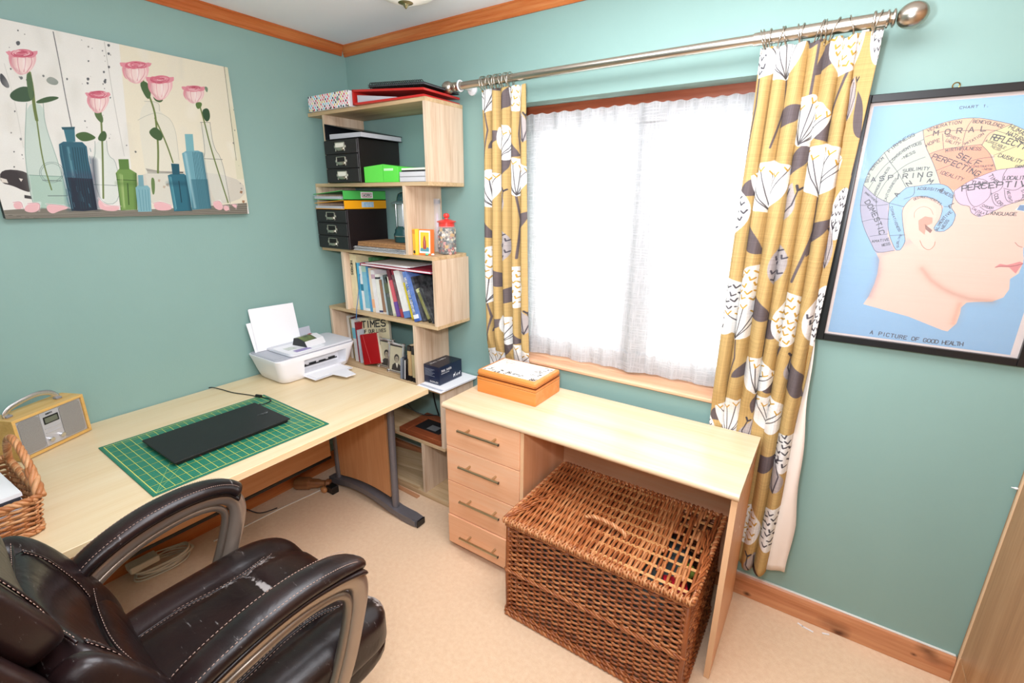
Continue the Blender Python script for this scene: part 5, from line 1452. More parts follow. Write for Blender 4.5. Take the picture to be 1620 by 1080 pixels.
# ---- navy box on papers at the right end of board 4
z5 = Z(4)
t = empty('loose_papers', (.80, -.14, z5), label='white printed papers lying under the navy box', cat='papers'); t.rotation_euler = (0, 0, R(-3))
for k, (w, d, dx, dy) in enumerate(((.088, .135, .0, -.012), (.078, .130, -.004, .0), (.084, .126, .004, .008))):
    bm = new(); r = box(bm, -w, w, -d, d, 0, .0022); o = obj('sheet', bm, mat('grey_print_paper', 'c4c8d2', rough=.6, noise=(30, .5), dark='8a90a0') if k == 1 else M_paper, t, loc=(dx, dy, .0025 * k))
nb = empty('cardboard_box', (.765, -.142, z5 + .0078), label='navy blue trail camera box on the papers beside the upright', cat='box')
M_navy = mat('navy_card', '1c2742', rough=.3, noise=(5, .3), dark='121a30')
obj('box_body', bx(-.055, .055, -.088, .088, 0, .097, bev=.0012), M_navy, nb)
obj('lid_flap', bx(-.0552, .0552, -.0885, .0885, .0965, .0995, bev=.001), mat('dark_navy_card', '141a2c', rough=.3), nb)
lettering('TRAIL CAMERA', (.0556, -.075, .070), (0, 1, 0), (0, 0, 1), .010, M_whiteink, nb, weight=.24, fit=.078)
lettering('HUNTING SCOUTING', (.0556, -.075, .058), (0, 1, 0), (0, 0, 1), .005, M_whiteink, nb, weight=.2, fit=.06)
lettering('TRAIL CAMERA', (-.02, -.07, .0996), (0, 1, 0), (-1, 0, 0), .009, M_whiteink, nb, weight=.24, fit=.12)
for k in range(7): obj('printed_line', bx(-.048, .02 - .01 * (k % 3), -.0890, -.0882, .078 - k * .006, .080 - k * .006), mat('grey_print', '7c8494', rough=.6), nb)
lettering('BUCKLER', (-.012, -.0888, .010), (1, 0, 0), (0, 0, 1), .007, M_whiteink, nb, weight=.24, fit=.055)
def animal(x0, sc, mirror=False):   # small printed deer outline on the long side
    P_ = [(0, 0), (.1, 0), (.15, .45), (.55, .45), (.6, 0), (.7, 0), (.72, .6), (.85, 1.0), (.95, 1.3), (.8, 1.2), (.65, .85), (.1, .8), (.0, .6)]
    bm = new(); prism(bm, [(x0 + a * sc, .016 + b * sc) for a, b in P_], .0552, .0558, 'x'); return obj('printed_deer', bm, M_whiteink, nb)
animal(.018, .019); animal(.042, .012); animal(.060, .015)
obj('silver_band', bx(-.0554, .0554, -.0886, .0886, .003, .0045), mat('grey_print', '7c8494', rough=.6), nb)

# ---- tier 5 (board 5): wooden frame, tier 6: scraps
t = empty('wooden_picture_box', (.685, -.152, Z(5)), label='reddish brown wooden box frame with black panel lying on low shelf', cat='box frame')
M_red = wood('red_mahogany_box', '8e4a2c', '6e3018', 'a05c3a', axis='x', rough=.3)
bm = new(); box(bm, -.155, .155, -.113, .113, 0, .022, bev=.003, seg=2); obj('frame_base', bm, M_red, t)
bm = new()
for a in ((-.155, -.095, -.113, .113), (.095, .155, -.113, .113), (-.095, .095, -.113, -.06), (-.095, .095, .06, .113)): box(bm, *a, .022, .031, bev=.002)
obj('frame_rim', bm, M_red, t)
obj('black_panel', bx(-.095, .095, -.06, .06, .0221, .0245), mat('black_felt', '16161a', rough=.7), t)
obj('silver_label', bx(-.02, .045, -.035, .015, .0246, .0255), mat('silver_label', '9a9ca0', rough=.35, metal=.5), t)
bm = new(); tube(bm, smoothpath([(.26, -.05, .645), (.33, -.11, .60), (.44, -.14, .50), (.50, -.13, .43), (.56, -.10, .40), (.60, -.05, .3875), (.62, -.03, .3875)], 5), .0028, 6)
tag(obj('power_cable', bm, M_black, smooth=True), 'thin black cable hanging behind the desk onto low shelf', 'cable')
bm = new(); tube(bm, smoothpath([(.60, -.04, .64), (.605, -.06, .55), (.61, -.05, .46), (.62, -.035, .3865)], 5), .004, 6)
tag(obj('power_cable', bm, M_black, smooth=True), 'thick black cable dropping behind the wooden box frame', 'cable')
tag(obj('timber_offcut', bx(.40, .66, -.268, -.25, .0310, .045, bev=.001), M_oakx, loc=None), 'narrow oak strip lying inside the bottom compartment', 'wood offcut')
bm = new(); box(bm, -.14, .14, -.012, .012, 0, .008, bev=.001)
tag(obj('timber_offcut', bm, wood('pine_strip', 'c89068', 'b47a50', 'd8a880', axis='x'), loc=(.545, -.292, .001), rot=(0, 0, R(-2))), 'orange pine strip on carpet in front of bookcase', 'wood offcut')
obj('slanted_panel', bx(-.20, .20, -.1, .1, 0, .006), M_oakx, bc, loc=(.36 - .45, .02, .032), rot=(R(20), 0, R(8)))

# ------------------------------------------------------------------ file boxes with three drawers
M_choc = mat('dark_brown_faux_leather', '1c1415', rough=.42, noise=(30, .4), dark='171011', bump=(220, .25))
M_seam = mat('brown_edge', '4a3a36', rough=.5)
def drawer_box(loc, label, cards, ry):
    t = empty('drawer_box', loc, label=label, cat='storage box', group='dark brown three drawer card boxes'); t.rotation_euler = (0, 0, ry)
    W_, D_, H_ = .255, .272, .205
    obj('casing', bx(0, W_, .008, D_, 0, H_, bev=.002), M_choc, t)
    for k in range(3):
        z0 = .003 + k * .0672
        d = obj('drawer', bx(.002, W_ - .002, -.0, .012, z0, z0 + .0645, bev=.0018), M_choc, t)
        # label holder with cup pull
        cx, cz = W_ * .50, z0 + .033
        bm = new(); w, h = .036, .021
        for a in ((-w, -w + .005, -h, h), (w - .005, w, -h, h), (-w, w, h - .004, h)): box(bm, cx + a[0], cx + a[1], -.004, .0, cz + a[2], cz + a[3], bev=.0008)
        for sg in (-1, 1): box(bm, cx + sg * (w + .004) - .004, cx + sg * (w + .004) + .004, -.003, 0, cz - .006, cz + .006, bev=.001)
        n = 9; rows = []
        for j in range(5):
            a = j / 4 * PI / 2
            rows.append([bm.verts.new((cx + (w - .003) * (1 - .18 * (1 - math.cos(a))) * math.cos(PI + PI * i / n), -.002 - .013 * math.sin(a) * math.sin(PI * i / n) ** .6 if 0 < i < n else -.002, cz - .002 - .019 * math.cos(a * .9) * math.sin(PI * i / n) ** .5 if 0 < i < n else cz - .002)) for i in range(n + 1)])
        for A, B in zip(rows, rows[1:]):
            for i in range(n):
                try: bm.faces.new((A[i], A[i + 1], B[i + 1], B[i]))
                except ValueError: pass
        o = obj('label_holder', bm, mat('antique_silver', 'b8b2a2', rough=.3, metal=.9), d, smooth='auto')
        obj('card', bx(cx - w + .005, cx + w - .005, -.0012, 0, cz - .004 if not cards[k] else cz - .012, cz + h - .004), mat('label_card', 'f0ecdc', rough=.6) if cards[k] else mat('empty_slot', '16100e', rough=.6), d)
    return t
drawer_box((.150, -.298, Z(1)), 'dark brown three drawer box on upper shelf with pale cards in top and bottom drawers', (1, 0, 1), 0)
drawer_box((.0225, -.298, Z(2)), 'dark brown three drawer box on second shelf under the binders', (0, 0, 0), 0)
# lever and ring binders
def wedge_binder(loc, rz, w, d, h0, h1, col, label, inner, spine_side='right', paper=True, cat='ring binder', group=None, name='ring_binder', c=.0025, short=0):
    """lying binder, spine (height h1) on one side, thin open edge (h0) on the other"""
    t = empty(name, loc, label=label, cat=cat, group=group); t.rotation_euler = (0, 0, rz)
    m = mat('binder_' + col, col, rough=.3)
    sx = (lambda x: x) if spine_side == 'right' else (lambda x: w - x)
    bm = new()
    prism(bm, [(sx(0), 0), (sx(w), 0), (sx(w), c), (sx(0), c)], 0, d, 'y')
    prism(bm, [(sx(0), h0 - c), (sx(w), h1 - c), (sx(w), h1), (sx(0), h0)], 0, d, 'y')
    box(bm, min(sx(w), sx(w - c)), max(sx(w), sx(w - c)), 0, d, 0, h1)
    obj('cover', bm, m, t)
    bm = new(); prism(bm, [(sx(.002 + short), c + .0005), (sx(w - .03), c + .0005), (sx(w - .03), max(h1 * inner, .006)), (sx(.002 + short), max(min(h0 - c - .0006, h1 * inner), .004) if not short else c + .003)], .004, d - .006, 'y')
    obj('sheets', bm, mat('worn_sheets', 'c4c4ca', rough=.6, noise=(4, .5), dark='a4a4ac', stretch=(1, 1, 60)), t)
    for y in (d * .42, d * .58):
        bm = new(); tube(bm, [(sx(w - .022) + .013 * math.cos(a), y, c + .012 + min(.011, h1 * .3) * math.sin(a)) for a in [k * PI / 8 for k in range(16)]], .0014, 6, closed=True)
        obj('ring', bm, M_chrome, t, smooth=True)
    return t
wedge_binder((.160, -.292, Z(1) + .206), 0, .27, .268, .026, .076, '1c1e22', 'black binder with white lining lying open on the upper drawer box', .34, 'left', name='ring_binder')
b1 = wedge_binder((.0225, -.300, Z(2) + .2055), 0, .250, .278, .030, .0475, 'f0a81c', 'yellow ring binder with orange underside on second drawer box', .35)
obj('spine_label', bx(.2501, .2509, .11, .19, .010, .038), mat('blue_white_label', 'dfe8ec', rough=.5, noise=(40, .9), dark='3ca8d8'), b1)
b2 = wedge_binder((.0225, -.302, Z(2) + .2535), 0, .250, .280, .028, .0475, '4fb858', 'green ring binder lying on top of the yellow one', .35)
obj('spine_label', bx(.2501, .2509, .11, .19, .008, .040), M_paper, b2)
obj('label_border', bx(.2510, .2513, .118, .182, .014, .034), mat('red_print', 'b03a3a', rough=.5), b2)
obj('label_field', bx(.25135, .2516, .121, .179, .0165, .0315), M_paper, b2)
lettering('WORK', (.2518, .126, .019), (0, 1, 0), (0, 0, 1), .010, M_ink, b2, weight=.24, fit=.048, name='lettering', lift=.0002)
tag(obj('red_folder', bx(.0225, .268, -.296, -.026, Z(2) + .2035 + .0018, Z(2) + .2052), mat('red_card', 'd42a1e', rough=.4)), 'thin red card folder between binders and drawer box', 'folder')
# green box file and white box sets on board 1
t = empty('box_file', (.415, -.276, Z(1)), label='bright green box file beside the upper drawer box', cat='box file'); t.rotation_euler = (0, 0, R(3))
M_grn = mat('bright_green_plastic', '5edc4a', rough=.25, coat=.3)
bm = new(); prism(bm, [(0, 0), (.225, 0), (.225, .070), (.13, .082), (0, .072)], 0, .235, 'y', bev=.0015); obj('file_body', bm, M_grn, t)
obj('fold_line', bx(.129, .1305, -.0004, .0, .002, .081), mat('dark_green_line', '3cae34', rough=.4), t)
obj('glossy_label', bx(.135, .195, -.0006, -.0001, .052, .062), mat('clear_label', 'c8f4c0', rough=.15), t)
for k, (h, col) in enumerate(((.022, 'c8c8ca'), (.022, 'd4d4d6'))):
    t = empty('box_set', (.652, -.268, Z(1) + k * .0226), label=['grey slipcase book lying at right end of upper shelf, lower of two', 'grey slipcase book lying at right end of upper shelf, on the other'][k], cat='book', group='grey slipcase books on upper shelf')
    obj('case', bx(0, .166, 0, .21, 0, h, bev=.001), mat('grey_case', 'b8b8ba', rough=.4), t)
    obj('pages', bx(.004, .160, -.0008, .0, .003, h - .003), mat('silver_pages', 'd8d8dc', rough=.4, noise=(3, .5), dark='c0bcb8', stretch=(1, 1, 120)), t)
t = empty('notebook', (.66, -.262, Z(1) + .0457), label='small black spiral notebook with pale cover on grey slipcase books', cat='notebook')
obj('cover', bx(0, .15, 0, .18, 0, .006, bev=.001), mat('black_cover', '1c1c20', rough=.4), t)
obj('pages', bx(.002, .152, -.001, .178, .0062, .0150), mat('pale_green_pages', 'e4ecd8', rough=.6), t)
bm = new()
for k in range(3): tube(bm, [(.004 + .008 * math.cos(a), .02 + k * .06, .008 + .008 * math.sin(a)) for a in [q * PI / 6 for q in range(12)]], .0012, 5, closed=True)
obj('spiral_binding', bm, M_darksteel, t, smooth=True)
bm = new(); pillow(bm, .012, .012, .012, 4, 2.2); bmesh.ops.translate(bm, verts=bm.verts, vec=(.0, 0, .0))
tag(obj('ornament', bm, mat('peach_ceramic', 'e8a07c', rough=.4), loc=(.800, -.15, Z(1) + .0735), smooth=True), 'tiny peach coloured ornament on the pale notebook', 'ornament')

# ---- top board
zt = Z(0)
t = empty('lever_arch_file', (.045, -.288, zt), label='lever arch file with multicoloured dots lying spine outwards on top', cat='lever arch file')
DW, DH = 620, 140; pr = Print(DW, DH, 'f6f4f2'); rr = random.Random(5)
cols = ['d03a5a', '5a2a3c', 'f0a8b8', '86c8e0', 'f0d888', 'e04a5a', '3c2a48', 'f4b8c0', 'a8d8e8', 'e8c070']
for j in range(7):
    for i in range(17):
        x = 10 + i * 38 + (j % 2) * 19; y = 12 + j * 20
        pr.poly([(x + 10.5 * math.cos(k / 14 * 6.283), y + 10.5 * math.sin(k / 14 * 6.283)) for k in range(14)], rr.choice(cols))
M_dots = img_mat('dotted_card', pr.a, .3, .4)
obj('file_body', bx(0, .315, .0, .262, 0, .070, bev=.002), M_white, t)
quad_uv('dotted_spine', (.0, -.0006, 0), (.315, -.0006, 0), (.315, -.0006, .070), (0, -.0006, .070), M_dots, t)
bm = new(); lathe(bm, [(.010, 0), (.010, .0012), (.0065, .0014)], 20, M=Matrix.Translation((.235, -.0007, .040)) @ Matrix.Rotation(PI / 2, 4, 'X')); obj('finger_ring', bm, M_chrome, t)
bm = new(); lathe(bm, [(.0065, 0), (.0065, .0013)], 16, M=Matrix.Translation((.235, -.0007, .040)) @ Matrix.Rotation(PI / 2, 4, 'X')); obj('finger_hole', bm, M_black, t)
for k in range(9): obj('foot_slot', bx(.03 + k * .034, .04 + k * .034, -.0009, -.0006, 0.0, .006), M_ink, t)
wedge_binder((.392, -.292, zt), R(3), .438, .255, .034, .066, 'c22a26', 'large red ring binder lying open edge outwards on bookcase top', .62, 'left', c=.009, short=.16)
t = empty('sketchbook', (.50, -.287, zt + .0655), label='black wire bound sketchbook on top of the red binder', cat='sketchbook'); t.rotation_euler = (0, R(3.2), R(4))
obj('cover', bx(0, .33, 0, .255, 0, .0018), mat('black_card', '1e2022', rough=.45), t)
obj('pages', bx(.003, .327, .004, .252, .0019, .0075), mat('grey_pages', '5c5c60', rough=.6), t)
obj('cover', bx(0, .33, 0, .255, .0076, .0094), mat('black_card', '1e2022', rough=.45), t)
bm = new()
for k in range(26): tube(bm, [(.02 + k * .0118, .003 + .013 * math.cos(a), .005 + .013 * math.sin(a)) for a in [q * PI / 6 for q in range(12)]], .0016, 5, closed=True)
tag(obj('spiral_binding', bm, M_black, t, smooth=True), kind='stuff')

# ---- board 2: lantern, cork boards, papers, cards, tube, jar
t = empty('paper_stack', (.475, -.165, Z(2)), label='stack of magazines and newspapers lying beside the second drawer box', cat='papers')
for k in range(6):
    o = obj('magazine', bx(-.195 + .004 * (k % 3), .19, -.108, .11, .0036 * k, .0036 * k + .0034), mat('magazine_%d' % k, ['e8e6e4', '3a3a40', 'c8c6c6', '2c2c34', 'e0dcd8', '4a4648'][k], rough=.4, noise=(60, .9), dark=['8a8a90', 'e0e0e0', '3a3a3e', 'c8c8c8', '55525a', 'dadada'][k]), t)
    o.rotation_euler = (0, 0, R(random.uniform(-1.5, 1.5)))
t = empty('cork_mat', (.485, -.165, Z(2) + .0225), label='thick brown cork mats on the stack of magazines', cat='cork mat'); t.rotation_euler = (0, 0, R(-1))
for k in range(2):
    obj('cork_sheet', bx(-.18 + k * .004, .178, -.10, .10, .0115 * k, .0115 * k + .0112, bev=.001), mat('cork', 'b8895a', rough=.9, noise=(90, .8), dark='7a5230', bump=(200, .6)), t)
t = empty('camping_lantern', (.545, -.150, Z(2) + .0460), label='dark green camping lantern with clear globe on the cork mats', cat='lantern')
M_dgreen = mat('dark_green_plastic', '1f4a4c', rough=.25)
bm = new(); lathe(bm, [(.052, 0), (.055, .004), (.055, .030), (.057, .034), (.057, .040), (.050, .052), (.050, .062), (.040, .078), (.036, .080)], 28); obj('base', bm, M_dgreen, t, smooth='auto')
bm = new(); lathe(bm, [(.0555, .029), (.0575, .031), (.0575, .034), (.0555, .036)], 28); obj('silver_band', bm, M_chrome, t, smooth='auto')
bm = new(); lathe(bm, [(.033, .078), (.035, .085), (.035, .185), (.031, .19)], 24); obj('globe', bm, glass('clear_globe', 'e8f0f0', .05, .3), t, smooth='auto')
bm = new(); lathe(bm, [(.012, .078), (.012, .186)], 14); obj('tube_bulb', bm, mat('lamp_tube', 'dfe6e8', rough=.3), t, smooth='auto')
bm = new(); lathe(bm, [(.030, .189), (.062, .190), (.064, .194), (.055, .198), (.034, .206)], 28); obj('rim', bm, mat('grey_green_plastic', '6c8484', rough=.3), t, smooth='auto')
bm = new(); lathe(bm, [(.034, .204), (.032, .222), (.026, .238), (.012, .246), (0, .247)], 24); obj('cap', bm, M_dgreen, t, smooth='auto')
for a in (0.6, 2.2, 3.8, 5.4):
    bm = new(); tube(bm, [(.040 * math.cos(a), .040 * math.sin(a), .075), (.040 * math.cos(a), .040 * math.sin(a), .192)], .0022, 6); obj('guard_rod', bm, M_chrome, t)
# yellow card game box: narrow side and illustrated face
t = empty('card_box', (.690, -.243, Z(2)), label='yellow and orange card box standing upright with plain yellow side', cat='card box'); t.rotation_euler = (0, 0, R(-14))
obj('carton', bx(0, .026, -.0, .030, 0, .122, bev=.0008), mat('yellow_carton', 'f2c03a', rough=.4), t)
obj('printed_border', bx(.001, .025, -.0006, 0, .100, .118), mat('orange_carton', 'e89a3c', rough=.4), t)
bm = new(); lathe(bm, [(.008, 0), (.008, .0008)], 16, M=Matrix.Translation((.013, -.0001, .014)) @ Matrix.Rotation(PI / 2, 4, 'X')); obj('printed_spot', bm, M_ink, t)
t = empty('card_box', (.722, -.236, Z(2)), label='orange card box with picture of a red and white rocket', cat='card box'); t.rotation_euler = (R(-3), 0, R(8))
obj('carton', bx(0, .070, 0, .028, 0, .122, bev=.0008), mat('orange_carton2', 'ee7c3c', rough=.4), t)
obj('white_panel', bx(.004, .066, -.0006, 0, .010, .116), M_paper, t)
obj('yellow_panel', bx(.010, .060, -.0010, -.0005, .018, .108), mat('yellow_print', 'f2c440', rough=.4), t)
def pp_(name, pts, m): bm = new(); prism(bm, pts, -.0015, -.0009, 'y'); return obj(name, bm, m, t)
pp_('printed_rocket', [(.026, .030), (.044, .030), (.043, .065), (.038, .084), (.034, .095), (.030, .084), (.026, .062)], mat('red_print', 'b03a3a'))
pp_('printed_rocket_stripe', [(.033, .034), (.037, .034), (.037, .075), (.035, .086), (.033, .075)], M_whiteink) 
pp_('printed_foreground', [(.010, .018), (.060, .018), (.060, .034), (.050, .04), (.040, .028), (.028, .03), (.018, .036), (.010, .03)], mat('teal_print', '5c94a0'))
# clear tube with grey stopper
t = empty('plastic_tube', (.690, -.062, Z(2)), label='tall clear plastic tube with grey stopper behind the button jar', cat='tube')
bm = new(); lathe(bm, [(.019, 0), (.019, .262), (.017, .262)], 20); obj('tube_wall', bm, glass('clear_plastic', 'f0f0f4', .08, .35), t, smooth='auto')
bm = new(); lathe(bm, [(0, .238), (.0178, .238), (.0178, .256), (0, .256)], 20); obj('stopper', bm, mat('grey_rubber', '70727c', rough=.5), t, smooth='auto')
bm = new(); lathe(bm, [(.006, .07), (.006, .19), (0, .192)], 12); obj('inner_sleeve', bm, mat('pink_white_sleeve', 'e4c8d8', rough=.4), t, smooth='auto')
# button jar
jar = empty('button_jar', (.803, -.120, Z(2)), label='glass jar full of mixed buttons with red knobbed lid', cat='jar')
prof = [(.036, .0), (.045, .003), (.048, .010), (.048, .118), (.044, .130), (.037, .136)]
bm = new(); lathe(bm, prof, 32); obj('jar_glass', bm, glass('jar_glass', 'e6f0ee', .03, .18), jar, smooth='auto')
M_rl = mat('red_plastic', 'e2423c', rough=.22, coat=.3)
bm = new(); lathe(bm, [(.0385, .130), (.0385, .152), (.046, .153), (.047, .157), (.040, .160), (.020, .166), (.009, .168), (.008, .172), (.014, .177), (.016, .185), (.012, .193), (0, .197)], 32); obj('lid', bm, M_rl, jar, smooth='auto')
bcol = ['2c2426', '8a3c2c', 'd8c8a8', 'f0ece4', '5a4a48', 'a85a3c', 'c89a50', '7c8078', '3a2c34', 'b0483c', 'e4dcc8', '46505a']
rb = random.Random(9)
proto_b = {}
for k, c in enumerate(bcol):
    r = rb.uniform(.006, .0105); bm = new(); lathe(bm, [(0, 0), (r * .8, 0), (r, .0008), (r, .0026), (r * .8, .0022), (0, .0022)], 14)
    me = bpy.data.meshes.new('button'); bmesh.ops.recalc_face_normals(bm, faces=bm.faces); bm.to_mesh(me); bm.free(); me.materials.append(mat('button_' + c, c, rough=.3)); proto_b[k] = me
nb_ = 0
for lay in range(11):
    z = .008 + lay * .0108
    for k in range(13):
        a = k / 13 * 6.283 + rb.uniform(-.2, .2) + lay; r = .0375 + rb.uniform(-.003, .002)
        o = bpy.data.objects.new('button', proto_b[rb.randrange(len(bcol))]); COL.objects.link(o); o.parent = jar
        o.location = (r * math.cos(a), r * math.sin(a), z + rb.uniform(-.003, .003))
        o.rotation_euler = Euler((rb.uniform(-.6, .6), PI / 2 + rb.uniform(-.5, .5), a)); nb_ += 1
bm = new(); lathe(bm, [(0, .006), (.030, .006), (.031, .124), (0, .128)], 20); tag(obj('inner_buttons', bm, mat('mixed_buttons', '6a4038', rough=.4, noise=(120, 1), dark='d8ccb8'), jar), kind='stuff')
for loc, col, lab in (((.772, -.232, Z(2) + .006), '5cc49c', 'small green gemstone on shelf before the card boxes'), ((.800, -.222, Z(2) + .0055), 'f0dcd0', 'small pale pink gemstone beside green one')):
    bm = new(); bmesh.ops.create_icosphere(bm, subdivisions=1, radius=.010)
    for v in bm.verts: v.co.z *= .6
    tag(obj('gemstone', bm, mat('gem_' + col, col, rough=.1), loc=loc), lab, 'gemstone', 'little gemstones on the shelf')

# ------------------------------------------------------------------ desk
DZ = .725
desk = empty('desk', (.45, -1.2, 0), label='long pale beech desk with grey metal arched leg along left wall', cat='desk')
DK = dict(loc=(-.45, 1.2, 0))
obj('desktop', bx(.006, .868, -2.35, -.366, DZ - .0255, DZ, bev=.0012), M_beech_top, desk, **DK)
obj('front_edging', bx(.8682, .8695, -2.349, -.367, DZ - .0250, DZ - .0008), M_beech_edge, desk, **DK)
obj('side_edging', bx(.007, .868, -.3658, -.3645, DZ - .0250, DZ - .0008), mat('side_edging_beech', 'e8caa0', rough=.4), desk, **DK)
LY = -.465
def leg_frame(ly):
    bm = new()
    # arched foot: higher in the middle than at its two ends
    n = 14; top = []; bot = []
    for i in range(n + 1):
        u = i / n; x = .150 + .715 * u; a = math.sin(PI * min(1, u / .80)) if u < .8 else 0
        top.append((x, .044 + .040 * a)); bot.append((x, .004 + .048 * a))
    prism(bm, top + bot[::-1], ly - .030, ly + .030, 'y', bev=.008)
    f = obj('foot', bm, M_darksteel, desk, smooth='auto', **DK)
    obj('foot_cap', bx(.8655, .8725, ly - .029, ly + .029, .005, .043, bev=.004), M_black, f)
    bm = new(); lathe(bm, [(.018, .0005), (.018, .006), (.010, .008)], 16, .83, ly); obj('levelling_pad', bm, M_black, f)
    for x in (.222, .690):
        bm = new(); tube(bm, [(x, ly, .050), (x + .004, ly, .40), (x + .010, ly, DZ - .026)], .0185, 16); obj('upright_tube', bm, M_darksteel, desk, smooth='auto', **DK)
    bm = new(); box(bm, .20, .76, ly - .02, ly + .02, DZ - .050, DZ - .026, bev=.002); obj('top_bracket', bm, M_darksteel, desk, **DK)
    bm = new(); pts = [(.246, .66), (.664, .66)] + [(.664 - .418 * i / 10, .060 + .052 * math.sin(PI * (.74 - .60 * i / 10))) for i in range(11)]
    prism(bm, pts, ly - .010, ly + .010, 'y', bev=.001); obj('end_panel', bm, M_beech_panel, desk, **DK)
    bm = new(); prism(bm, [(.246, .094)] + [(.246 + .418 * i / 10, .064 + .046 * math.sin(PI * (.14 + .60 * i / 10))) for i in range(11)] + [(.664, .100), (.246, .105)][:0], ly - .012, ly + .012, 'y') if False else None
    bm.free() if False else None
leg_frame(LY); leg_frame(-2.27)
obj('modesty_panel', bx(.192, .210, -2.24, LY - .032, .205, .62, bev=.001), M_beech_py, desk, **DK)
obj('panel_edging', bx(.190, .212, -2.24, LY - .032, .188, .2045, bev=.001), M_black, desk, **DK)
bm = new(); lathe(bm, [(.009, 0), (.009, .0015), (.007, .002)], 14, M=Matrix.Translation((.2105, LY - .075, .42)) @ Matrix.Rotation(PI / 2, 4, 'Y')); obj('screw_cap', bm, mat('brown_cap', '8a6a4a', rough=.5), desk, **DK)
bm = new(); lathe(bm, [(.009, 0), (.009, .0015), (.007, .002)], 14, M=Matrix.Translation((.2105, LY - .075, .54)) @ Matrix.Rotation(PI / 2, 4, 'Y')); obj('screw_cap', bm, mat('brown_cap', '8a6a4a', rough=.5), desk, **DK)

# cutting mat with printed grid
MW, MH = .60, .50       # along y, along x (metres)
GP = 2600
W_, H_ = int(MW * GP), int(MH * GP); pr = Print(W_, H_, '20745a')
mg = .013
for k in range(0, int((MW - 2 * mg) / .0127) + 1):
    x = (mg + k * .0127) * GP; yl = k % 2 == 0
    if not yl: continue
    pr.line([(x, mg * GP), (x, H_ - mg * GP)], 'e0cc50' if yl else '86bcae', 4.6 if yl else 2.4, alpha=.95 if yl else .75)
for k in range(0, int((MH - 2 * mg) / .0127) + 1):
    y = (mg + k * .0127) * GP; yl = k % 4 == 0
    pr.line([(mg * GP, y), (W_ - mg * GP, y)], 'e0cc50' if yl else '86bcae', 4.6 if yl else 2.4, alpha=.95 if yl else .75)
for a, b in (((mg, mg), (MW - mg, mg)), ((mg, MH - mg), (MW - mg, MH - mg)), ((mg, mg), (mg, MH - mg)), ((MW - mg, mg), (MW - mg, MH - mg))):
    pr.line([(a[0] * GP, a[1] * GP), (b[0] * GP, b[1] * GP)], 'e8d45c', 6)
for k in range(int((MW - 2 * mg) / .00635)):
    x = (mg + k * .00635) * GP; L = (.006 if k % 2 == 0 else .004) * GP
    pr.line([(x, mg * GP), (x, mg * GP - L)], 'c8d8a0', 2); pr.line([(x, H_ - mg * GP), (x, H_ - mg * GP + L)], 'c8d8a0', 2)
for k in range(int((MH - 2 * mg) / .00635)):
    y = (mg + k * .00635) * GP; L = (.006 if k % 2 == 0 else .004) * GP
    pr.line([(mg * GP, y), (mg * GP - L, y)], 'c8d8a0', 2); pr.line([(W_ - mg * GP, y), (W_ - mg * GP + L, y)], 'c8d8a0', 2)
for a in (45, 60):
    L = .33 * GP; pr.line([(mg * GP, mg * GP), (mg * GP + L * math.cos(R(a)), mg * GP + L * math.sin(R(a)))], 'b8cc70', 2.4)
    pr.line([(W_ - mg * GP, mg * GP), (W_ - mg * GP - L * math.cos(R(a)), mg * GP + L * math.sin(R(a)))], 'b8cc70', 2.4)
t = empty('cutting_mat', (.533, -1.168, DZ + .0004), R(-1.5), label='green cutting mat with yellow grid under the laptop', cat='cutting mat')
# local: x -> world x (depth), y -> world y
bm = new(); box(bm, -.245, .262, -.315, .300, 0, .0028, bev=.0008); obj('mat_sheet', bm, mat('green_pvc', '1f6a58', rough=.45), t)
quad_uv('printed_grid', (.262, -.315, .0031), (.262, .300, .0031), (-.245, .300, .0031), (-.245, -.315, .0031), img_mat('cutting_mat_print', pr.a, .42, .35), t)

# laptop, lid closed; hinge towards the wall
t = empty('laptop', (.528, -1.168, DZ + .0036), R(-.6), label='closed black laptop lying on the green cutting mat', cat='laptop')
M_lap = mat('black_lid', '0c0c0e', rough=.5, noise=(300, .2), dark='1c1c1e')
obj('base', bx(-.128, .128, -.200, .205, .002, .0115, bev=.003, seg=2), M_black, t)
obj('lid', bx(-.138, .135, -.209, .212, .0125, .0190, bev=.0025, seg=2), M_lap, t)
obj('hinge', bx(-.136, -.122, -.15, .15, .0065, .0130, bev=.002), M_black, t)
for x in (-.10, .10):
    for y in (-.17, .17):
        bm = new(); lathe(bm, [(.008, 0), (.008, .0025)], 12, x, y); obj('rubber_foot', bm, M_black, t)
obj('status_light', bx(.1281, .1286, -.128, -.124, .005, .0065), mat('red_led', 'c83030', rough=.3), t)
lettering('acer', (.010, .150, .0191), (0, 1, 0), (-1, 0, 0), .012, mat('silver_logo', 'b8b8bc', rough=.25, metal=.7), t, weight=.3, fit=.042, name='logo')
# charger lead
bm = new(); cpts = smoothpath([(.010, -1.02, .6), (.004, -.99, .70), (.012, -.972, .733), (.06, -.945, .7290), (.153, -.932, .7285), (.25, -.902, .7285), (.313, -.890, .7290), (.36, -.878, .7315), (.398, -.886, .7330), (.412, -.915, .7335), (.405, -.945, .7340)], 6)
tube(bm, cpts[12:], .0023, 8)
t = empty('charger_lead', (0, 0, 0), label='black charger lead running from the wall edge to the laptop', cat='cable')
obj('cord', bm, M_black, t, smooth=True)
bm = new(); tube(bm, [(.292, -.895, .7335), (.318, -.887, .7335)], .0075, 12); obj('ferrite_bead', bm, M_black, t, smooth='auto')
bm = new(); tube(bm, [(.4055, -.938, .7345), (.403, -.953, .7347)], .0042, 10); obj('plug', bm, M_black, t, smooth='auto')

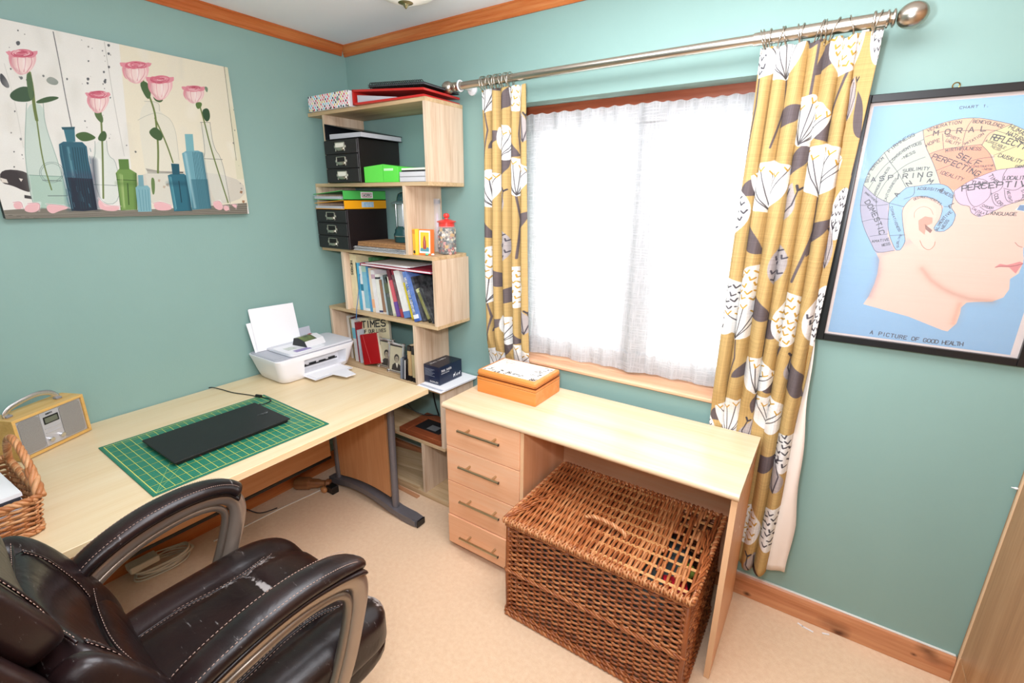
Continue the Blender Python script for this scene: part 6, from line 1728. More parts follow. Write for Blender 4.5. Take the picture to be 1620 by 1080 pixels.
# ------------------------------------------------------------------ printer
pt = empty('printer', (.150, -.545, DZ), label='white all in one printer with paper loaded on desk corner', cat='printer')
M_pw = mat('printer_white', 'ededf1', rough=.35); M_pg = mat('printer_grey', 'b4b6c0', rough=.45); M_pd = mat('printer_dark', '26282c', rough=.5)
# body: rounded outline shrinking to the foot
def rrect(hx, hy, r, n=6, cx=0, cy=0):
    out = []
    for sx, sy, a0 in ((1, 1, 0), (-1, 1, 90), (-1, -1, 180), (1, -1, 270)):
        for k in range(n + 1):
            a = R(a0 + 90 * k / n); out.append((cx + sx * (hx - r) + r * math.cos(a), cy + sy * (hy - r) + r * math.sin(a)))
    return out
def loft(bm, levels, mi=0, cap=True):
    rings = [[bm.verts.new((x, y, z)) for x, y in pts] for pts, z in levels]
    n = len(rings[0])
    for A, B in zip(rings, rings[1:]):
        for k in range(n): bm.faces.new((A[k], A[(k + 1) % n], B[(k + 1) % n], B[k])).material_index = mi
    if cap: bm.faces.new(rings[0][::-1]).material_index = mi; bm.faces.new(rings[-1]).material_index = mi
bm = new()
bodyl = [(rrect(.105, .190, .04), .003), (rrect(.113, .198, .04), .012), (rrect(.122, .208, .038), .045), (rrect(.130, .222, .034), .100), (rrect(.134, .230, .030), .126), (rrect(.133, .229, .030), .130)]
loft(bm, bodyl); body = obj('body', bm, M_pw, pt, smooth='auto')
# output recess cut from the front right part
cut = obj('recess_cutter', bx(.05, .20, -.085, .165, .030, .104), M_pw); 
bo = body.modifiers.new('recess', 'BOOLEAN'); bo.operation = 'DIFFERENCE'; bo.object = cut; bo.solver = 'EXACT'
cut.location = pt.location; bpy.context.view_layer.update()
dg = bpy.context.evaluated_depsgraph_get(); me2 = bpy.data.meshes.new_from_object(body.evaluated_get(dg)); body.modifiers.clear(); body.data = me2
bpy.data.objects.remove(cut, do_unlink=True)
bm = new(); box(bm, .052, .058, -.084, .164, .0305, .1035); obj('recess_back', bm, M_pw, pt)
bm = new()
for k in range(4): box(bm, .058, .062, -.075 + k * .058, -.035 + k * .058, .048, .054 + .003 * (k % 2))
obj('paper_slot', bm, M_pd, pt)
obj('rollers', bx(.058, .066, -.07, .15, .044, .0485), M_pd, pt)
# scanner lid panels
bm = new(); loft(bm, [(rrect(.128, .224, .028), .1305), (rrect(.128, .224, .028), .1335)]); obj('lid_gap', bm, M_pg, pt)
bm = new(); loft(bm, [(rrect(.115, .185, .024, cx=.012, cy=.036), .1340), (rrect(.117, .187, .024, cx=.012, cy=.036), .137), (rrect(.115, .185, .024, cx=.012, cy=.036), .144), (rrect(.108, .178, .02, cx=.012, cy=.036), .1455)])
obj('scanner_lid', bm, mat('lid_grey_white', 'd6d7de', rough=.4), pt, smooth='auto')
bm = new(); loft(bm, [(rrect(.1155, .1855, .024, cx=.012, cy=.036), .1325), (rrect(.1155, .1855, .024, cx=.012, cy=.036), .1342)]); obj('lid_seam', bm, M_pd, pt)
bm = new(); loft(bm, [(rrect(.085, .10, .02, cx=.035, cy=-.045), .1456), (rrect(.085, .10, .02, cx=.035, cy=-.045), .1475)]); obj('raised_label_plate', bm, mat('label_plate', 'f0f0f4', rough=.35), pt)
obj('purple_label', bx(.072, .108, -.105, -.02, .1476, .1480), mat('lilac_print', 'a294c4', rough=.5), pt)
obj('pale_print', bx(.00, .05, -.115, -.065, .1476, .1479), mat('pale_text_block', 'd8dcd6', rough=.5, noise=(60, .8), dark='b8c0b8'), pt)
obj('button_strip', bx(-.05, .09, -.218, -.165, .1336, .1345, bev=.0003), M_pg, pt)
# output tray
bm = new(); box(bm, .105, .215, -.090, .135, .014, .019, bev=.002); tr = obj('output_tray', bm, M_pw, pt)
bm = new(); prism(bm, [(.19, .0), (.31, .02), (.315, .075), (.20, .10)], .019, .0225, 'z'); obj('tray_extension', bm, M_pw, tr)
bm = new(); box(bm, .10, .20, -.075, .120, .020, .0212); obj('printed_sheet', bm, M_paper, pt)
obj('tray_line', bx(.213, .2155, -.088, .133, .0195, .0205), M_pg, tr)
# rear paper support with paper (leaning back towards the wall)
t = pt
ps = obj('paper_support', bx(-.004, .0, -.14, .12, 0, .07, bev=.001), M_pg, pt, loc=(-.098, .0, .134), rot=(0, R(-14), 0))
for k, (y0, y1, h, dx) in enumerate(((-.205, .02, .165, -.004), (-.195, .04, .215, .001), (-.193, .045, .218, .003))):
    o = obj('paper_sheet', bx(dx, dx + .0012, y0, y1, 0, h), M_paper, pt, loc=(-.092, .0, .130), rot=(R(-1.5) if k else R(3), R(-12), 0))
# cartridge carton resting on the printer
t = empty('ink_carton', (.165, -.525, DZ + .146), R(8), label='small black and silver ink carton lying on top of the printer', cat='carton')
bm = new(); prism(bm, [(-.05, .0), (.062, 0), (.045, .030), (.0, .044), (-.035, .038)], -.058, .062, 'y', bev=.001); obj('carton_body', bm, mat('silver_white_card', 'e0e0e2', rough=.3), t)
bm = new(); prism(bm, [(-.048, .001), (.060, .001), (.043, .031), (.0, .0445), (-.034, .0385)], -.0588, -.0582, 'y'); obj('black_end', bm, M_pd, t)
bm = new(); prism(bm, [(.0, .0446), (-.035, .0386), (-.035, .0392), (.0, .0452), (.046, .0306), (.045, .0300)], -.058, .02, 'y'); obj('green_black_print', bm, mat('green_black_print', '3a3e34', rough=.3, noise=(30, .9), dark='8a9a58'), t)
obj('small_red_print', bx(-.03, -.01, .025, .045, .0405, .0418), mat('red_print'), t)

# ------------------------------------------------------------------ radio
t = empty('radio', (.125, -1.552, DZ), R(26.5), label='small wooden radio with silver front and metal carry handle', cat='radio')
M_rw = wood('radio_beech', 'd8ac62', 'c89a50', 'e4bc78', axis='y', rough=.35)
bm = new()   # open shell: local +x is the front
for a in ((-.085, .012, -.122, .122, .003, .013), (-.085, .012, -.122, .122, .145, .155), (-.085, .012, -.122, -.112, .013, .145), (-.085, .012, .112, .122, .013, .145), (-.085, -.075, -.112, .112, .013, .145)):
    box(bm, *a, bev=.0008)
obj('cabinet', bm, M_rw, t)
obj('front_panel', bx(-.01, .006, -.1118, .1118, .0132, .1448, bev=.001), mat('silver_plastic', 'b4b4b8', rough=.35, metal=.3), t)
M_mesh = mat('speaker_mesh', 'a8a6a4', rough=.5, metal=.3, noise=(500, .6), dark='6c6a68')
for y0, y1 in ((-.106, -.038), (.030, .106)):
    bm = new(); prism(bm, [((y0 + y1) / 2 + a, .079 + b) for a, b in rrect((y1 - y0) / 2, .060, .012)], .0062, .0078, 'x'); obj('speaker_grille', bm, M_mesh, t)
obj('control_panel', bx(.0062, .0082, -.036, .028, .015, .143, bev=.0005), mat('silver_plastic_light', 'c4c4ca', rough=.3, metal=.3), t)
obj('display_bezel', bx(.0082, .0092, -.028, .024, .096, .124, bev=.0005), M_black, t)
obj('display', bx(.0092, .0095, -.024, .019, .100, .119), mat('lcd_grey', '6a6e60', rough=.2), t)
for z in (.078, .062): 
    obj('button_bar', bx(.0082, .0100, -.030, .026, z, z + .004, bev=.0005), mat('silver_plastic_light'), t)
for y in (-.022, .016):
    bm = new(); lathe(bm, [(.0085, 0), (.0085, .010), (.007, .012), (0, .012)], 20, M=Matrix.Translation((.0083, y, .038)) @ Matrix.Rotation(PI / 2, 4, 'Y')); obj('knob', bm, M_chrome, t, smooth='auto')
lettering('ROBERTS', (.0084, -.016, .131), (0, 1, 0), (0, 0, 1), .0045, M_ink, t, weight=.25, fit=.022)
bm = new(); hp = smoothpath([(-.036, -.095, .156), (-.036, -.100, .170), (-.036, -.072, .188), (-.036, 0, .199), (-.036, .045, .190), (-.036, .068, .170), (-.036, .070, .156)], 6)
tube(bm, hp, .0095, 10, sec=(1, .28), up=(1, 0, 0)) 
obj('handle', bm, mat('satin_aluminium', 'd8d8da', rough=.25, metal=.9), t, smooth=True)
for y in (-.095, .070): obj('handle_mount', bx(-.046, -.026, y - .010, y + .010, .155, .163, bev=.002), mat('grey_plastic', '8a8a8e', rough=.4), t)
for y in (-.1, .1): obj('rubber_foot', bx(-.07, 0, y - .01, y + .01, 0, .003), M_black, t)

# ------------------------------------------------------------------ wicker weave helpers
M_wk = [mat('wicker_%d' % i, c, rough=.42, noise=(45, .6), dark=d) for i, (c, d) in enumerate((('b46c3c', '8a4826'), ('a05a30', '743c1e'), ('c47e4c', '96562e'), ('8a4a26', '643418')))]
M_wkp = [mat('pale_wicker_%d' % i, c, rough=.5, noise=(45, .5), dark=d) for i, (c, d) in enumerate((('cc8e5c', 'a2643a'), ('d8a272', 'ac7246'), ('ba7848', '8c522c')))]
def weave(P, n_rows, n_stakes, rad, amp, mats, rnd, skip=None, sides=5, sq=.75, per=2, rowrad=None):
    """P(u, v, h) -> point: u along a row, v across rows, h out of the surface. returns bmesh"""
    bm = new()
    for r in range(n_rows):
        v = (r + .5) / n_rows; mi = rnd.randrange(len(mats)); run = []
        N = n_stakes * per
        for i in range(N + 1):
            u = i / N
            if skip and skip(u, v, r):
                if len(run) > 2: tube(bm, run, rad, sides, mi=mi, sec=(1, sq))
                run = []; continue
            h = amp * math.cos(PI * u * n_stakes + PI * (r % 2)) + rnd.uniform(-.0006, .0006)
            run.append(P(u, v + rnd.uniform(-.12, .12) / n_rows, h))
        if len(run) > 2: tube(bm, run, rowrad[r] if rowrad else rad, sides, mi=mi, sec=(1, sq))
    return bm
def rope(bm, pts, rad, turns, strands=2, sides=6, nm=3, close=False):
    """twisted cane along a path"""
    P = [Vector(p) for p in pts]; n = len(P)
    L = sum((b - a).length for a, b in zip(P, P[1:])); steps = int(L / .006)
    cum = [0]
    for a, b in zip(P, P[1:]): cum.append(cum[-1] + (b - a).length)
    def at(s):
        for i in range(n - 1):
            if s <= cum[i + 1] or i == n - 2:
                w = (s - cum[i]) / max(cum[i + 1] - cum[i], 1e-9); return P[i].lerp(P[i + 1], w), (P[i + 1] - P[i]).normalized()
    for k in range(strands):
        q = []
        for j in range(steps + 1):
            p, t_ = at(L * j / steps); a = t_.cross(Vector((0, 0, 1)));
            if a.length < .1: a = t_.cross(Vector((1, 0, 0)))
            a.normalize(); b = t_.cross(a); an = 2 * PI * (turns * L * j / steps + k / strands)
            q.append(p + (a * math.cos(an) + b * math.sin(an)) * rad * .62)
        tube(bm, q, rad * .62, sides, mi=k % nm)

# ------------------------------------------------------------------ wicker letter basket on the desk
t = empty('letter_basket', (.55, -1.86, DZ), R(0), label='small wicker basket of papers at left end of the desk', cat='basket')
rw = random.Random(31)
bw, bd, bh = .165, .135, .100   # half widths at the foot
def bpt(s, z, h):
    """perimeter 0..1 at height z (0..1)"""
    k = 1 + .10 * z; per = rrect((bw + h) * k, (bd + h) * k, .02, 5); n = len(per)
    i = (s % 1) * n; a = per[int(i) % n]; b = per[(int(i) + 1) % n]; w = i - int(i)
    return Vector((a[0] + (b[0] - a[0]) * w, a[1] + (b[1] - a[1]) * w, .004 + z * bh))
per = rrect(bw, bd, .02, 5); cl = [0]
for a, b in zip(per, per[1:] + per[:1]): cl.append(cl[-1] + math.hypot(b[0] - a[0], b[1] - a[1]))
def parc(s):
    L = (s % 1) * cl[-1]
    for i in range(len(per)):
        if L <= cl[i + 1]: return (i + (L - cl[i]) / max(cl[i + 1] - cl[i], 1e-9)) / len(per)
    return 0
NS = 44
bm = weave(lambda u, v, h: bpt(parc(u), v, h), 13, NS, .0040, .004, M_wkp, rw, sides=5)
tag(obj('woven_wall', bm, M_wkp, t, smooth=True), kind='stuff')
bm = new()
for k in range(NS): tube(bm, [bpt(parc((k + .5) / NS), 0, 0), bpt(parc((k + .5) / NS), 1.08, 0)], .0026, 5)
tag(obj('stakes', bm, M_wkp[2], t, smooth=True), kind='stuff')
bm = new(); lp = [bpt(parc(k / 60), 1.06, 0) for k in range(61)]
rope(bm, lp, .0085, 22, 3); lp = [bpt(parc(k / 60), .06, .003) for k in range(61)]; rope(bm, lp, .0075, 22, 3)
obj('braided_rim', bm, M_wkp, t, smooth=True)
bm = new(); hb = smoothpath([(.165, bd * 1.1 + .004, .100), (.13, bd * 1.1 + .006, .145), (.09, bd * 1.1 + .006, .190), (.02, bd * 1.1 + .004, .225), (-.04, bd * 1.1 + .002, .215), (-.10, bd * 1.1, .17), (-.15, bd * 1.1, .105)], 5)
rope(bm, hb, .0085, 14, 4)
obj('side_handle', bm, M_wkp, t, smooth=True)
bm = new(); rope(bm, smoothpath([(.172, bd * 1.1 + .0, .108), (.135, bd * 1.1 + .004, .140), (.10, bd * 1.1 + .004, .168)], 5), .0115, 12, 3); obj('handle_binding', bm, M_wkp, t, smooth=True)
obj('basket_floor', bx(-bw + .006, bw - .006, -bd + .006, bd - .006, .002, .008), M_wkp[2], t)
t = empty('paper_pile', (.535, -1.86, DZ + .010), R(2), label='pile of white papers and dark card standing in small wicker basket', cat='papers')
for k in range(9):
    o = obj('sheet', bx(-.150 + .002 * k, .150, -.118 + .003 * (k % 3), .116, .012 * k, .012 * k + .0105), M_paper if k not in (7,) else mat('dark_card', '3a3c44', rough=.4), t)
    o.rotation_euler = (0, 0, R(rw.uniform(-1.5, 1.5)))

# ------------------------------------------------------------------ dresser
DX0, DX1, DYF, DYB, DT = 1.085, 2.280, -.487, -.058, .757
dr = empty('dressing_table', (1.68, -.27, 0), label='pale beech dressing table with four drawers and kneehole under window', cat='dressing table')
DL = dict(loc=(-1.68, .27, 0))
bm = new(); n = 6; r = .013
prof = [(DYB, DT - .027), (DYB, DT), (DYF - .020 + r, DT)] + [(DYF - .020 + r - r * math.sin(PI / 2 * k / n * 1), DT - r + r * math.cos(PI / 2 * k / n)) for k in range(1, n + 1)] + [(DYF - .020 + r - r * math.cos(PI / 2 * k / n), DT - .027 + r - r * math.sin(PI / 2 * k / n)) for k in range(n + 1)]
prism(bm, prof, DX0 - .002, DX1 + .004, 'x'); obj('worktop', bm, M_dtop, dr, smooth='auto', **DL)
TB = DT - .0272
obj('side_panel', bx(DX0, DX0 + .016, DYF + .020, DYB, .012, TB), M_dside, dr, **DL)
obj('inner_panel', bx(1.480, 1.496, DYF + .006, DYB, .001, TB), M_dside, dr, **DL)
obj('end_panel', bx(DX1 - .018, DX1, DYF + .002, DYB, .001, TB), M_dside, dr, **DL)
obj('front_edging', bx(DX1 - .0181, DX1 + .0001, DYF, DYF + .002, .001, TB), mat('beech_edge_flat', 'ecbe92', rough=.4), dr, **DL)
obj('front_edging', bx(1.4799, 1.4961, DYF + .004, DYF + .006, .001, TB), mat('beech_edge_flat'), dr, **DL)
obj('back_rail', bx(1.497, DX1 - .019, -.13, -.115, .16, TB), M_dfront, dr, **DL)
obj('back_panel', bx(DX0 + .017, 1.479, DYB - .006, DYB, .03, TB), M_dfront, dr, **DL)
obj('plinth', bx(DX0 + .004, 1.479, DYF + .022, DYF + .036, .001, .030), mat('beech_plinth', 'd8946a', rough=.45), dr, **DL)
DZS = [.031, .186, .366, .545, .7265]
for k in range(4):
    z0, z1 = DZS[k] + .0015, DZS[k + 1] - .0015
    dd = .006 if k == 0 else 0
    d = obj('drawer', bx(DX0 + .001, 1.4785, DYF - dd, DYF + .017, z0, z1, bev=.0016), M_dfront, dr, **DL)
    obj('drawer_box', bx(DX0 + .03, 1.46, DYF + .018, DYB - .03, z0 + .01, z1 - .02), mat('drawer_inner', 'e0c8a8', rough=.6), d)
    zc = (.6555, .479, .301, .111)[3 - k]; 
    bm = new(); tube(bm, [(1.182, DYF - dd - .034, zc), (1.398, DYF - dd - .034, zc)], .0058, 10, sec=(1, 1))
    for x in (1.220, 1.360): tube(bm, [(x, DYF - dd - .034, zc), (x, DYF - dd + .0005, zc)], .0048, 10)
    obj('handle', bm, mat('satin_champagne', 'c9bb9c', rough=.28, metal=1), d, smooth='auto')
    for x in (1.1815, 1.3985): obj('handle_end', bx(x - .0008, x + .0008, DYF - dd - .039, DYF - dd - .029, zc - .005, zc + .005), mat('dark_end', '3a342c', rough=.4), d)
for k, (y, z) in enumerate(((-.16, .69), (-.14, .62), (-.32, .64), (-.28, .50), (-.40, .56))):
    bm = new(); lathe(bm, [(.004, 0), (.004, .0006)], 10, M=Matrix.Translation((DX1 + .0001, y, z)) @ Matrix.Rotation(PI / 2, 4, 'Y')); obj('screw_hole', bm, mat('pale_hole', 'f4dcc0' if k < 2 else 'b88a64', rough=.6), dr, **DL)

# jewellery box
t = empty('wooden_box', (1.287, -.205, DT), R(0), label='orange wooden box with carved white lid on the dressing table', cat='box')
M_or = wood('orange_wood', 'dc8a42', 'd07c34', 'e4985a', axis='x', rough=.3, scale=.6)
obj('box_body', bx(-.157, .157, -.108, .108, 0, .076, bev=.002), M_or, t)
for k in range(3): obj('inlaid_line', bx(-.1575, .1575, -.1085, .1085, .064 + k * .012, .0652 + k * .012), mat('dark_inlay', '8a4a20', rough=.5), t)
obj('inlaid_line', bx(-.1574, .1574, -.1084, .1084, .060, .0608), mat('pale_inlay', 'f0b87c', rough=.5), t)
bm = new(); box(bm, -.157, .157, -.108, .108, .0775, .108, bev=.010, seg=3); obj('lid', bm, M_or, t, smooth='auto')
LW, LH = 900, 620; pr = Print(LW, LH, 'f0ece2'); rj = random.Random(8)
for k in range(150):
    x, y = rj.uniform(20, 880), rj.uniform(20, 600)
    edge = x > 720 or y < 130
    if edge and rj.random() < .9:
        a = rj.uniform(0, 6.28); rr_ = rj.uniform(16, 34); pr.line([(x + rr_ * math.cos(a + q * .5), y + rr_ * math.sin(a + q * .5)) for q in range(8)], '3a2c22', 10)
        pr.poly([(x + 13 * math.cos(q), y + 13 * math.sin(q)) for q in range(6)], '1e1612')
    else:
        a = rj.uniform(0, 6.28); rr_ = rj.uniform(14, 40); pr.line([(x + rr_ * math.cos(a + q * .4), y + rr_ * math.sin(a + q * .4) * .6) for q in range(7)], rj.choice(['b8a898', 'd09a84', 'a8b0b8', 'b09880']), 6)
quad_uv('carved_panel', (-.140, -.092, .1084), (.140, -.092, .1084), (.140, .092, .1084), (-.140, .092, .1084), img_mat('carved_white_panel', pr.a, .5, .3, bump=(90, .5)), t)

# ------------------------------------------------------------------ hamper in the kneehole
hp_ = empty('wicker_hamper', (1.875, -.425, 0), label='large brown wicker hamper with damaged lid under the dressing table', cat='hamper')
rh = random.Random(77)
hx, hy, hh = .333, .228, .437
def side_pt(face, u, v, h):
    k = 1 + .012 * math.sin(PI * v)
    z = .012 + v * (hh - .012)
    if face == 0: return Vector(((-hx + 2 * hx * u), -hy * k - h, z))
    if face == 1: return Vector((hx * k + h, -hy + 2 * hy * u, z))
    if face == 2: return Vector((-hx * k - h, -hy + 2 * hy * u, z))
    return Vector((-hx + 2 * hx * u, hy * k + h, z))
for face, ns, nm in ((0, 25, 'woven_front'), (1, 17, 'woven_side'), (2, 17, 'woven_side'), (3, 25, 'woven_back')):
    NR = 40 if face < 2 else 30
    rr_ = [.0036 + .0012 * rh.random() for _ in range(NR)]
    bm = weave(lambda u, v, h: side_pt(face, u, v, h), NR, ns, .0046, .0055, M_wk, rh, sides=6 if face == 0 else 5, sq=.95, per=3 if face == 0 else 2)
    tag(obj(nm, bm, M_wk, hp_, smooth=True), kind='stuff')
    bm = new()
    for k in range(ns):
        u = (k + .5) / ns
        tube(bm, [side_pt(face, u, 0, 0), side_pt(face, u + .002, .5, 0), side_pt(face, u, 1, 0)], .0042, 6)
    tag(obj('stakes', bm, M_wk[3], hp_, smooth=True), kind='stuff')
loop = lambda z, o: [(-hx - o, -hy - o, z), (hx + o, -hy - o, z), (hx + o, hy + o, z), (-hx - o, hy + o, z), (-hx - o, -hy - o, z)]
bm = new(); rope(bm, loop(.012, .007), .0095, 18, 3); rope(bm, loop(.032, .008), .0065, 20, 2); obj('foot_border', bm, M_wk, hp_, smooth=True)
bm = new(); rope(bm, loop(.222, .009), .0062, 16, 3); obj('middle_band', bm, M_wk, hp_, smooth=True)
bm = new(); rope(bm, loop(hh - .004, .006), .010, 18, 3); obj('top_border', bm, M_wk, hp_, smooth=True)
for sx in (-1, 1):
    for sy in (-1, 1):
        bm = new(); tube(bm, [(sx * hx, sy * hy, .006), (sx * (hx + .004), sy * (hy + .002), .22), (sx * hx, sy * hy, hh)], .0095, 8); obj('corner_post', bm, M_wk[1], hp_, smooth=True)
# lid: flat ribs left to right, canes woven front to back
lid = empty('lid', (0, 0, 0)); lid.parent = hp_
lx, ly, lz = .346, .243, hh + .016
bm = new(); NRB = 9
ribs_z = lz
def rib_y(k): return -ly + 2 * ly * (k + .6) / (NRB + .2)
for k in range(NRB):
    y = rib_y(k); mi = rh.randrange(3)
    box(bm, -lx + .004, lx - .004 - (.0 if k % 3 else .012) , y - .0062, y + .0062, ribs_z - .0016, ribs_z + .0016, bev=.0005, mi=mi)
tag(obj('flat_rib', bm, [mat('pale_rib_%d' % i, c, rough=.5, noise=(50, .4), dark='a87844') for i, c in enumerate(('cc965e', 'b88450', 'd4a46c'))], lid), kind='stuff')
NC = 80
def lid_pt(u, v, h): return Vector((-lx + .006 + (2 * lx - .012) * v + .006 * math.sin(u * 3 + v * 9), -ly + 2 * ly * u, lz + h + .003 * math.sin(v * 6 + u * 2)))
def gone(u, v, r):
    if v > .80: return rh_gap.get((r, int(u * 7)), False)
    if .72 < v < .80 and u < .30: return r % 3 == 0
    return False
rh_gap = {(r, k): (rh.random() < (.62 if k < 4 else .35)) for r in range(NC) for k in range(8)}
for r in range(NC):
    if r % 3 == 0:
        for k in range(8): rh_gap[(r, k)] = False
bm = weave(lid_pt, NC, NRB, .0049, .0056, M_wk[:3] + M_wkp[:1] + M_wkp[2:], rh, skip=gone, sides=6, sq=1.0, per=3)
tag(obj('woven_canes', bm, M_wk[:3] + M_wkp[:1] + M_wkp[2:], lid, smooth=True), kind='stuff')
bm = new(); lp_ = [(-lx, -ly, lz), (lx, -ly, lz), (lx, ly, lz), (-lx, ly, lz), (-lx, -ly, lz)]
rope(bm, [(a, b, c - .002) for a, b, c in lp_], .0085, 30, 2); obj('lid_border', bm, M_wk[:1] + M_wkp[:2], lid, smooth=True)
bm = new()
for k in range(74): tube(bm, [(-lx + 2 * lx * (k + .5) / 74 + .0093 * math.cos(a) * .15, -ly + .0105 * math.cos(a), lz - .002 + .0105 * math.sin(a)) for a in [q * PI / 5 for q in range(10)]], .0026, 4, closed=True, mi=k % 3)
tag(obj('wrapped_edge', bm, M_wkp, lid, smooth=True), kind='stuff')
bm = new(); rope(bm, smoothpath([(-.085, -.075, lz), (-.08, -.078, lz + .022), (-.04, -.082, lz + .036), (.02, -.085, lz + .034), (.065, -.087, lz + .02), (.075, -.088, lz)], 6), .0075, 26, 3); obj('twisted_handle', bm, M_wkp, lid, smooth=True)
for a, b in (((-.345, -.24), (-.30, -.06)), ((-.335, -.24), (-.25, .06)), ((.30, .10), (.345, -.2)), ((.31, .12), (.338, -.12)), ((.325, -.24), (.345, -.02)), ((-.34, -.235), (-.315, .02))):
    bm = new(); rope(bm, smoothpath([(a[0], a[1], lz + .006), ((a[0] + b[0]) / 2 + .01, (a[1] + b[1]) / 2, lz + .012), (b[0], b[1], lz + .006)], 5), .0055, 12, 2)
    obj('corner_binding', bm, M_wk[:2] + M_wkp[:1], lid, smooth=True)
# contents
tag(obj('folded_fabric', (lambda b: (pillow(b, .30, .20, .17, 8, 5), b)[1])(new()), mat('grey_teal_cloth', '5c6a6a', rough=.9, noise=(12, .6), dark='3c4648'), loc=(1.86, -.425, .20), smooth=True), 'grey folded fabric inside the wicker hamper', 'fabric')
t = empty('gift_box', (2.150, -.590, .385), R(20), label='small red box seen through the broken hamper lid', cat='box')
obj('carton', bx(-.035, .035, -.03, .03, 0, .035, bev=.002), mat('red_box', 'b81c2c', rough=.4), t); obj('lid', bx(-.037, .037, -.032, .032, .025, .040, bev=.002), mat('red_box'), t)
tag(obj('yarn_ball', (lambda b: (pillow(b, .028, .028, .025, 5, 2.1), b)[1])(new()), mat('olive_yarn', '8a9a3c', rough=.9, bump=(150, .8)), loc=(2.160, -.485, .402), smooth=True), 'olive green bundle seen through the broken hamper lid', 'yarn')

# ------------------------------------------------------------------ things under the desk
t = empty('cable_bundle', (.10, -1.32, 0), label='cream coiled extension cable bundle on the floor under desk', cat='cable')
M_cream = mat('cream_cable', 'd8d0bc', rough=.5); bm = new()
for k in range(7):
    a0 = k * .4; r1, r2 = .11 - .006 * (k % 3), .055 - .004 * (k % 2)
    tube(bm, [(r2 * math.cos(a) + .006 * math.sin(3 * a + k), r1 * math.sin(a) + .008 * math.cos(2 * a + k), .008 + k * .007 + .005 * math.sin(2 * a + k)) for a in [q * PI / 16 for q in range(32)]], .0038, 6, closed=True)
obj('coil', bm, M_cream, t, smooth=True)
obj('socket_block', bx(-.03, .03, -.13, -.02, .055, .085, bev=.004), M_cream, t)
bm = new(); tube(bm, smoothpath([(.075, -1.36, .10), (.06, -1.24, .135), (.045, -1.10, .12), (.05, -.95, .06), (.10, -.88, .01), (.13, -.80, .006)], 6), .0028, 6)
tag(obj('loose_cable', bm, M_black, smooth=True), 'thin black cable trailing along the skirting under desk', 'cable')
bm = new(); tube(bm, smoothpath([(.12, -1.12, .004), (.135, -1.0, .004), (.148, -.79, .004), (.172, -.60, .004), (.185, -.55, .010)], 6), .0032, 6)
tag(obj('floor_cable', bm, mat('white_cable', 'f0ece4', rough=.4), smooth=True), 'straight white cable lying on the carpet under desk', 'cable')
t = empty('turned_post', (.075, -.62, .040), label='dark turned wooden post lying against the skirting under desk', cat='wooden post'); t.rotation_euler = (0, R(90), R(35))
bm = new(); lathe(bm, [(.030, -.03), (.036, -.02), (.036, .05), (.028, .06), (.026, .10), (.018, .12), (.018, .14), (.026, .15), (.022, .17), (.0, .175)], 20)
obj('post_body', bm, wood('dark_turned_wood', '8a5a38', '5c3418', 'a87850', axis='z', rough=.3), t, smooth='auto')
t = empty('desk_fan_plug', (.245, -.535, 0), label='black adaptor block beside the desk upright on carpet', cat='adaptor')
obj('adaptor_body', bx(-.03, .03, -.022, .022, .001, .045, bev=.004), M_black, t)
bm = new(); pillow(bm, .022, .016, .018, 5, 2.3); tag(obj('turned_ball', bm, mat('pale_turned_wood', 'c08858', rough=.35), loc=(.208, -.565, .0185), smooth=True), 'small pale wooden ball beside the dark turned post', 'wooden ball')
# scraps of paper on the carpet
for k, (x, y, L, a) in enumerate(((2.555, -.055, .020, -10), (2.615, -.040, .012, 20), (2.53, -.048, .010, -25))):
    tag(obj('paper_scrap', bx(-L, L, -.003, .003, 0.001, .003), M_paper, loc=(x, y, 0), rot=(0, 0, R(a))), ['long white paper scrap on carpet by the skirting', 'short white paper scrap on carpet by the skirting, right of long one', 'tiny white paper scrap left of the long one'][k], 'paper scrap')

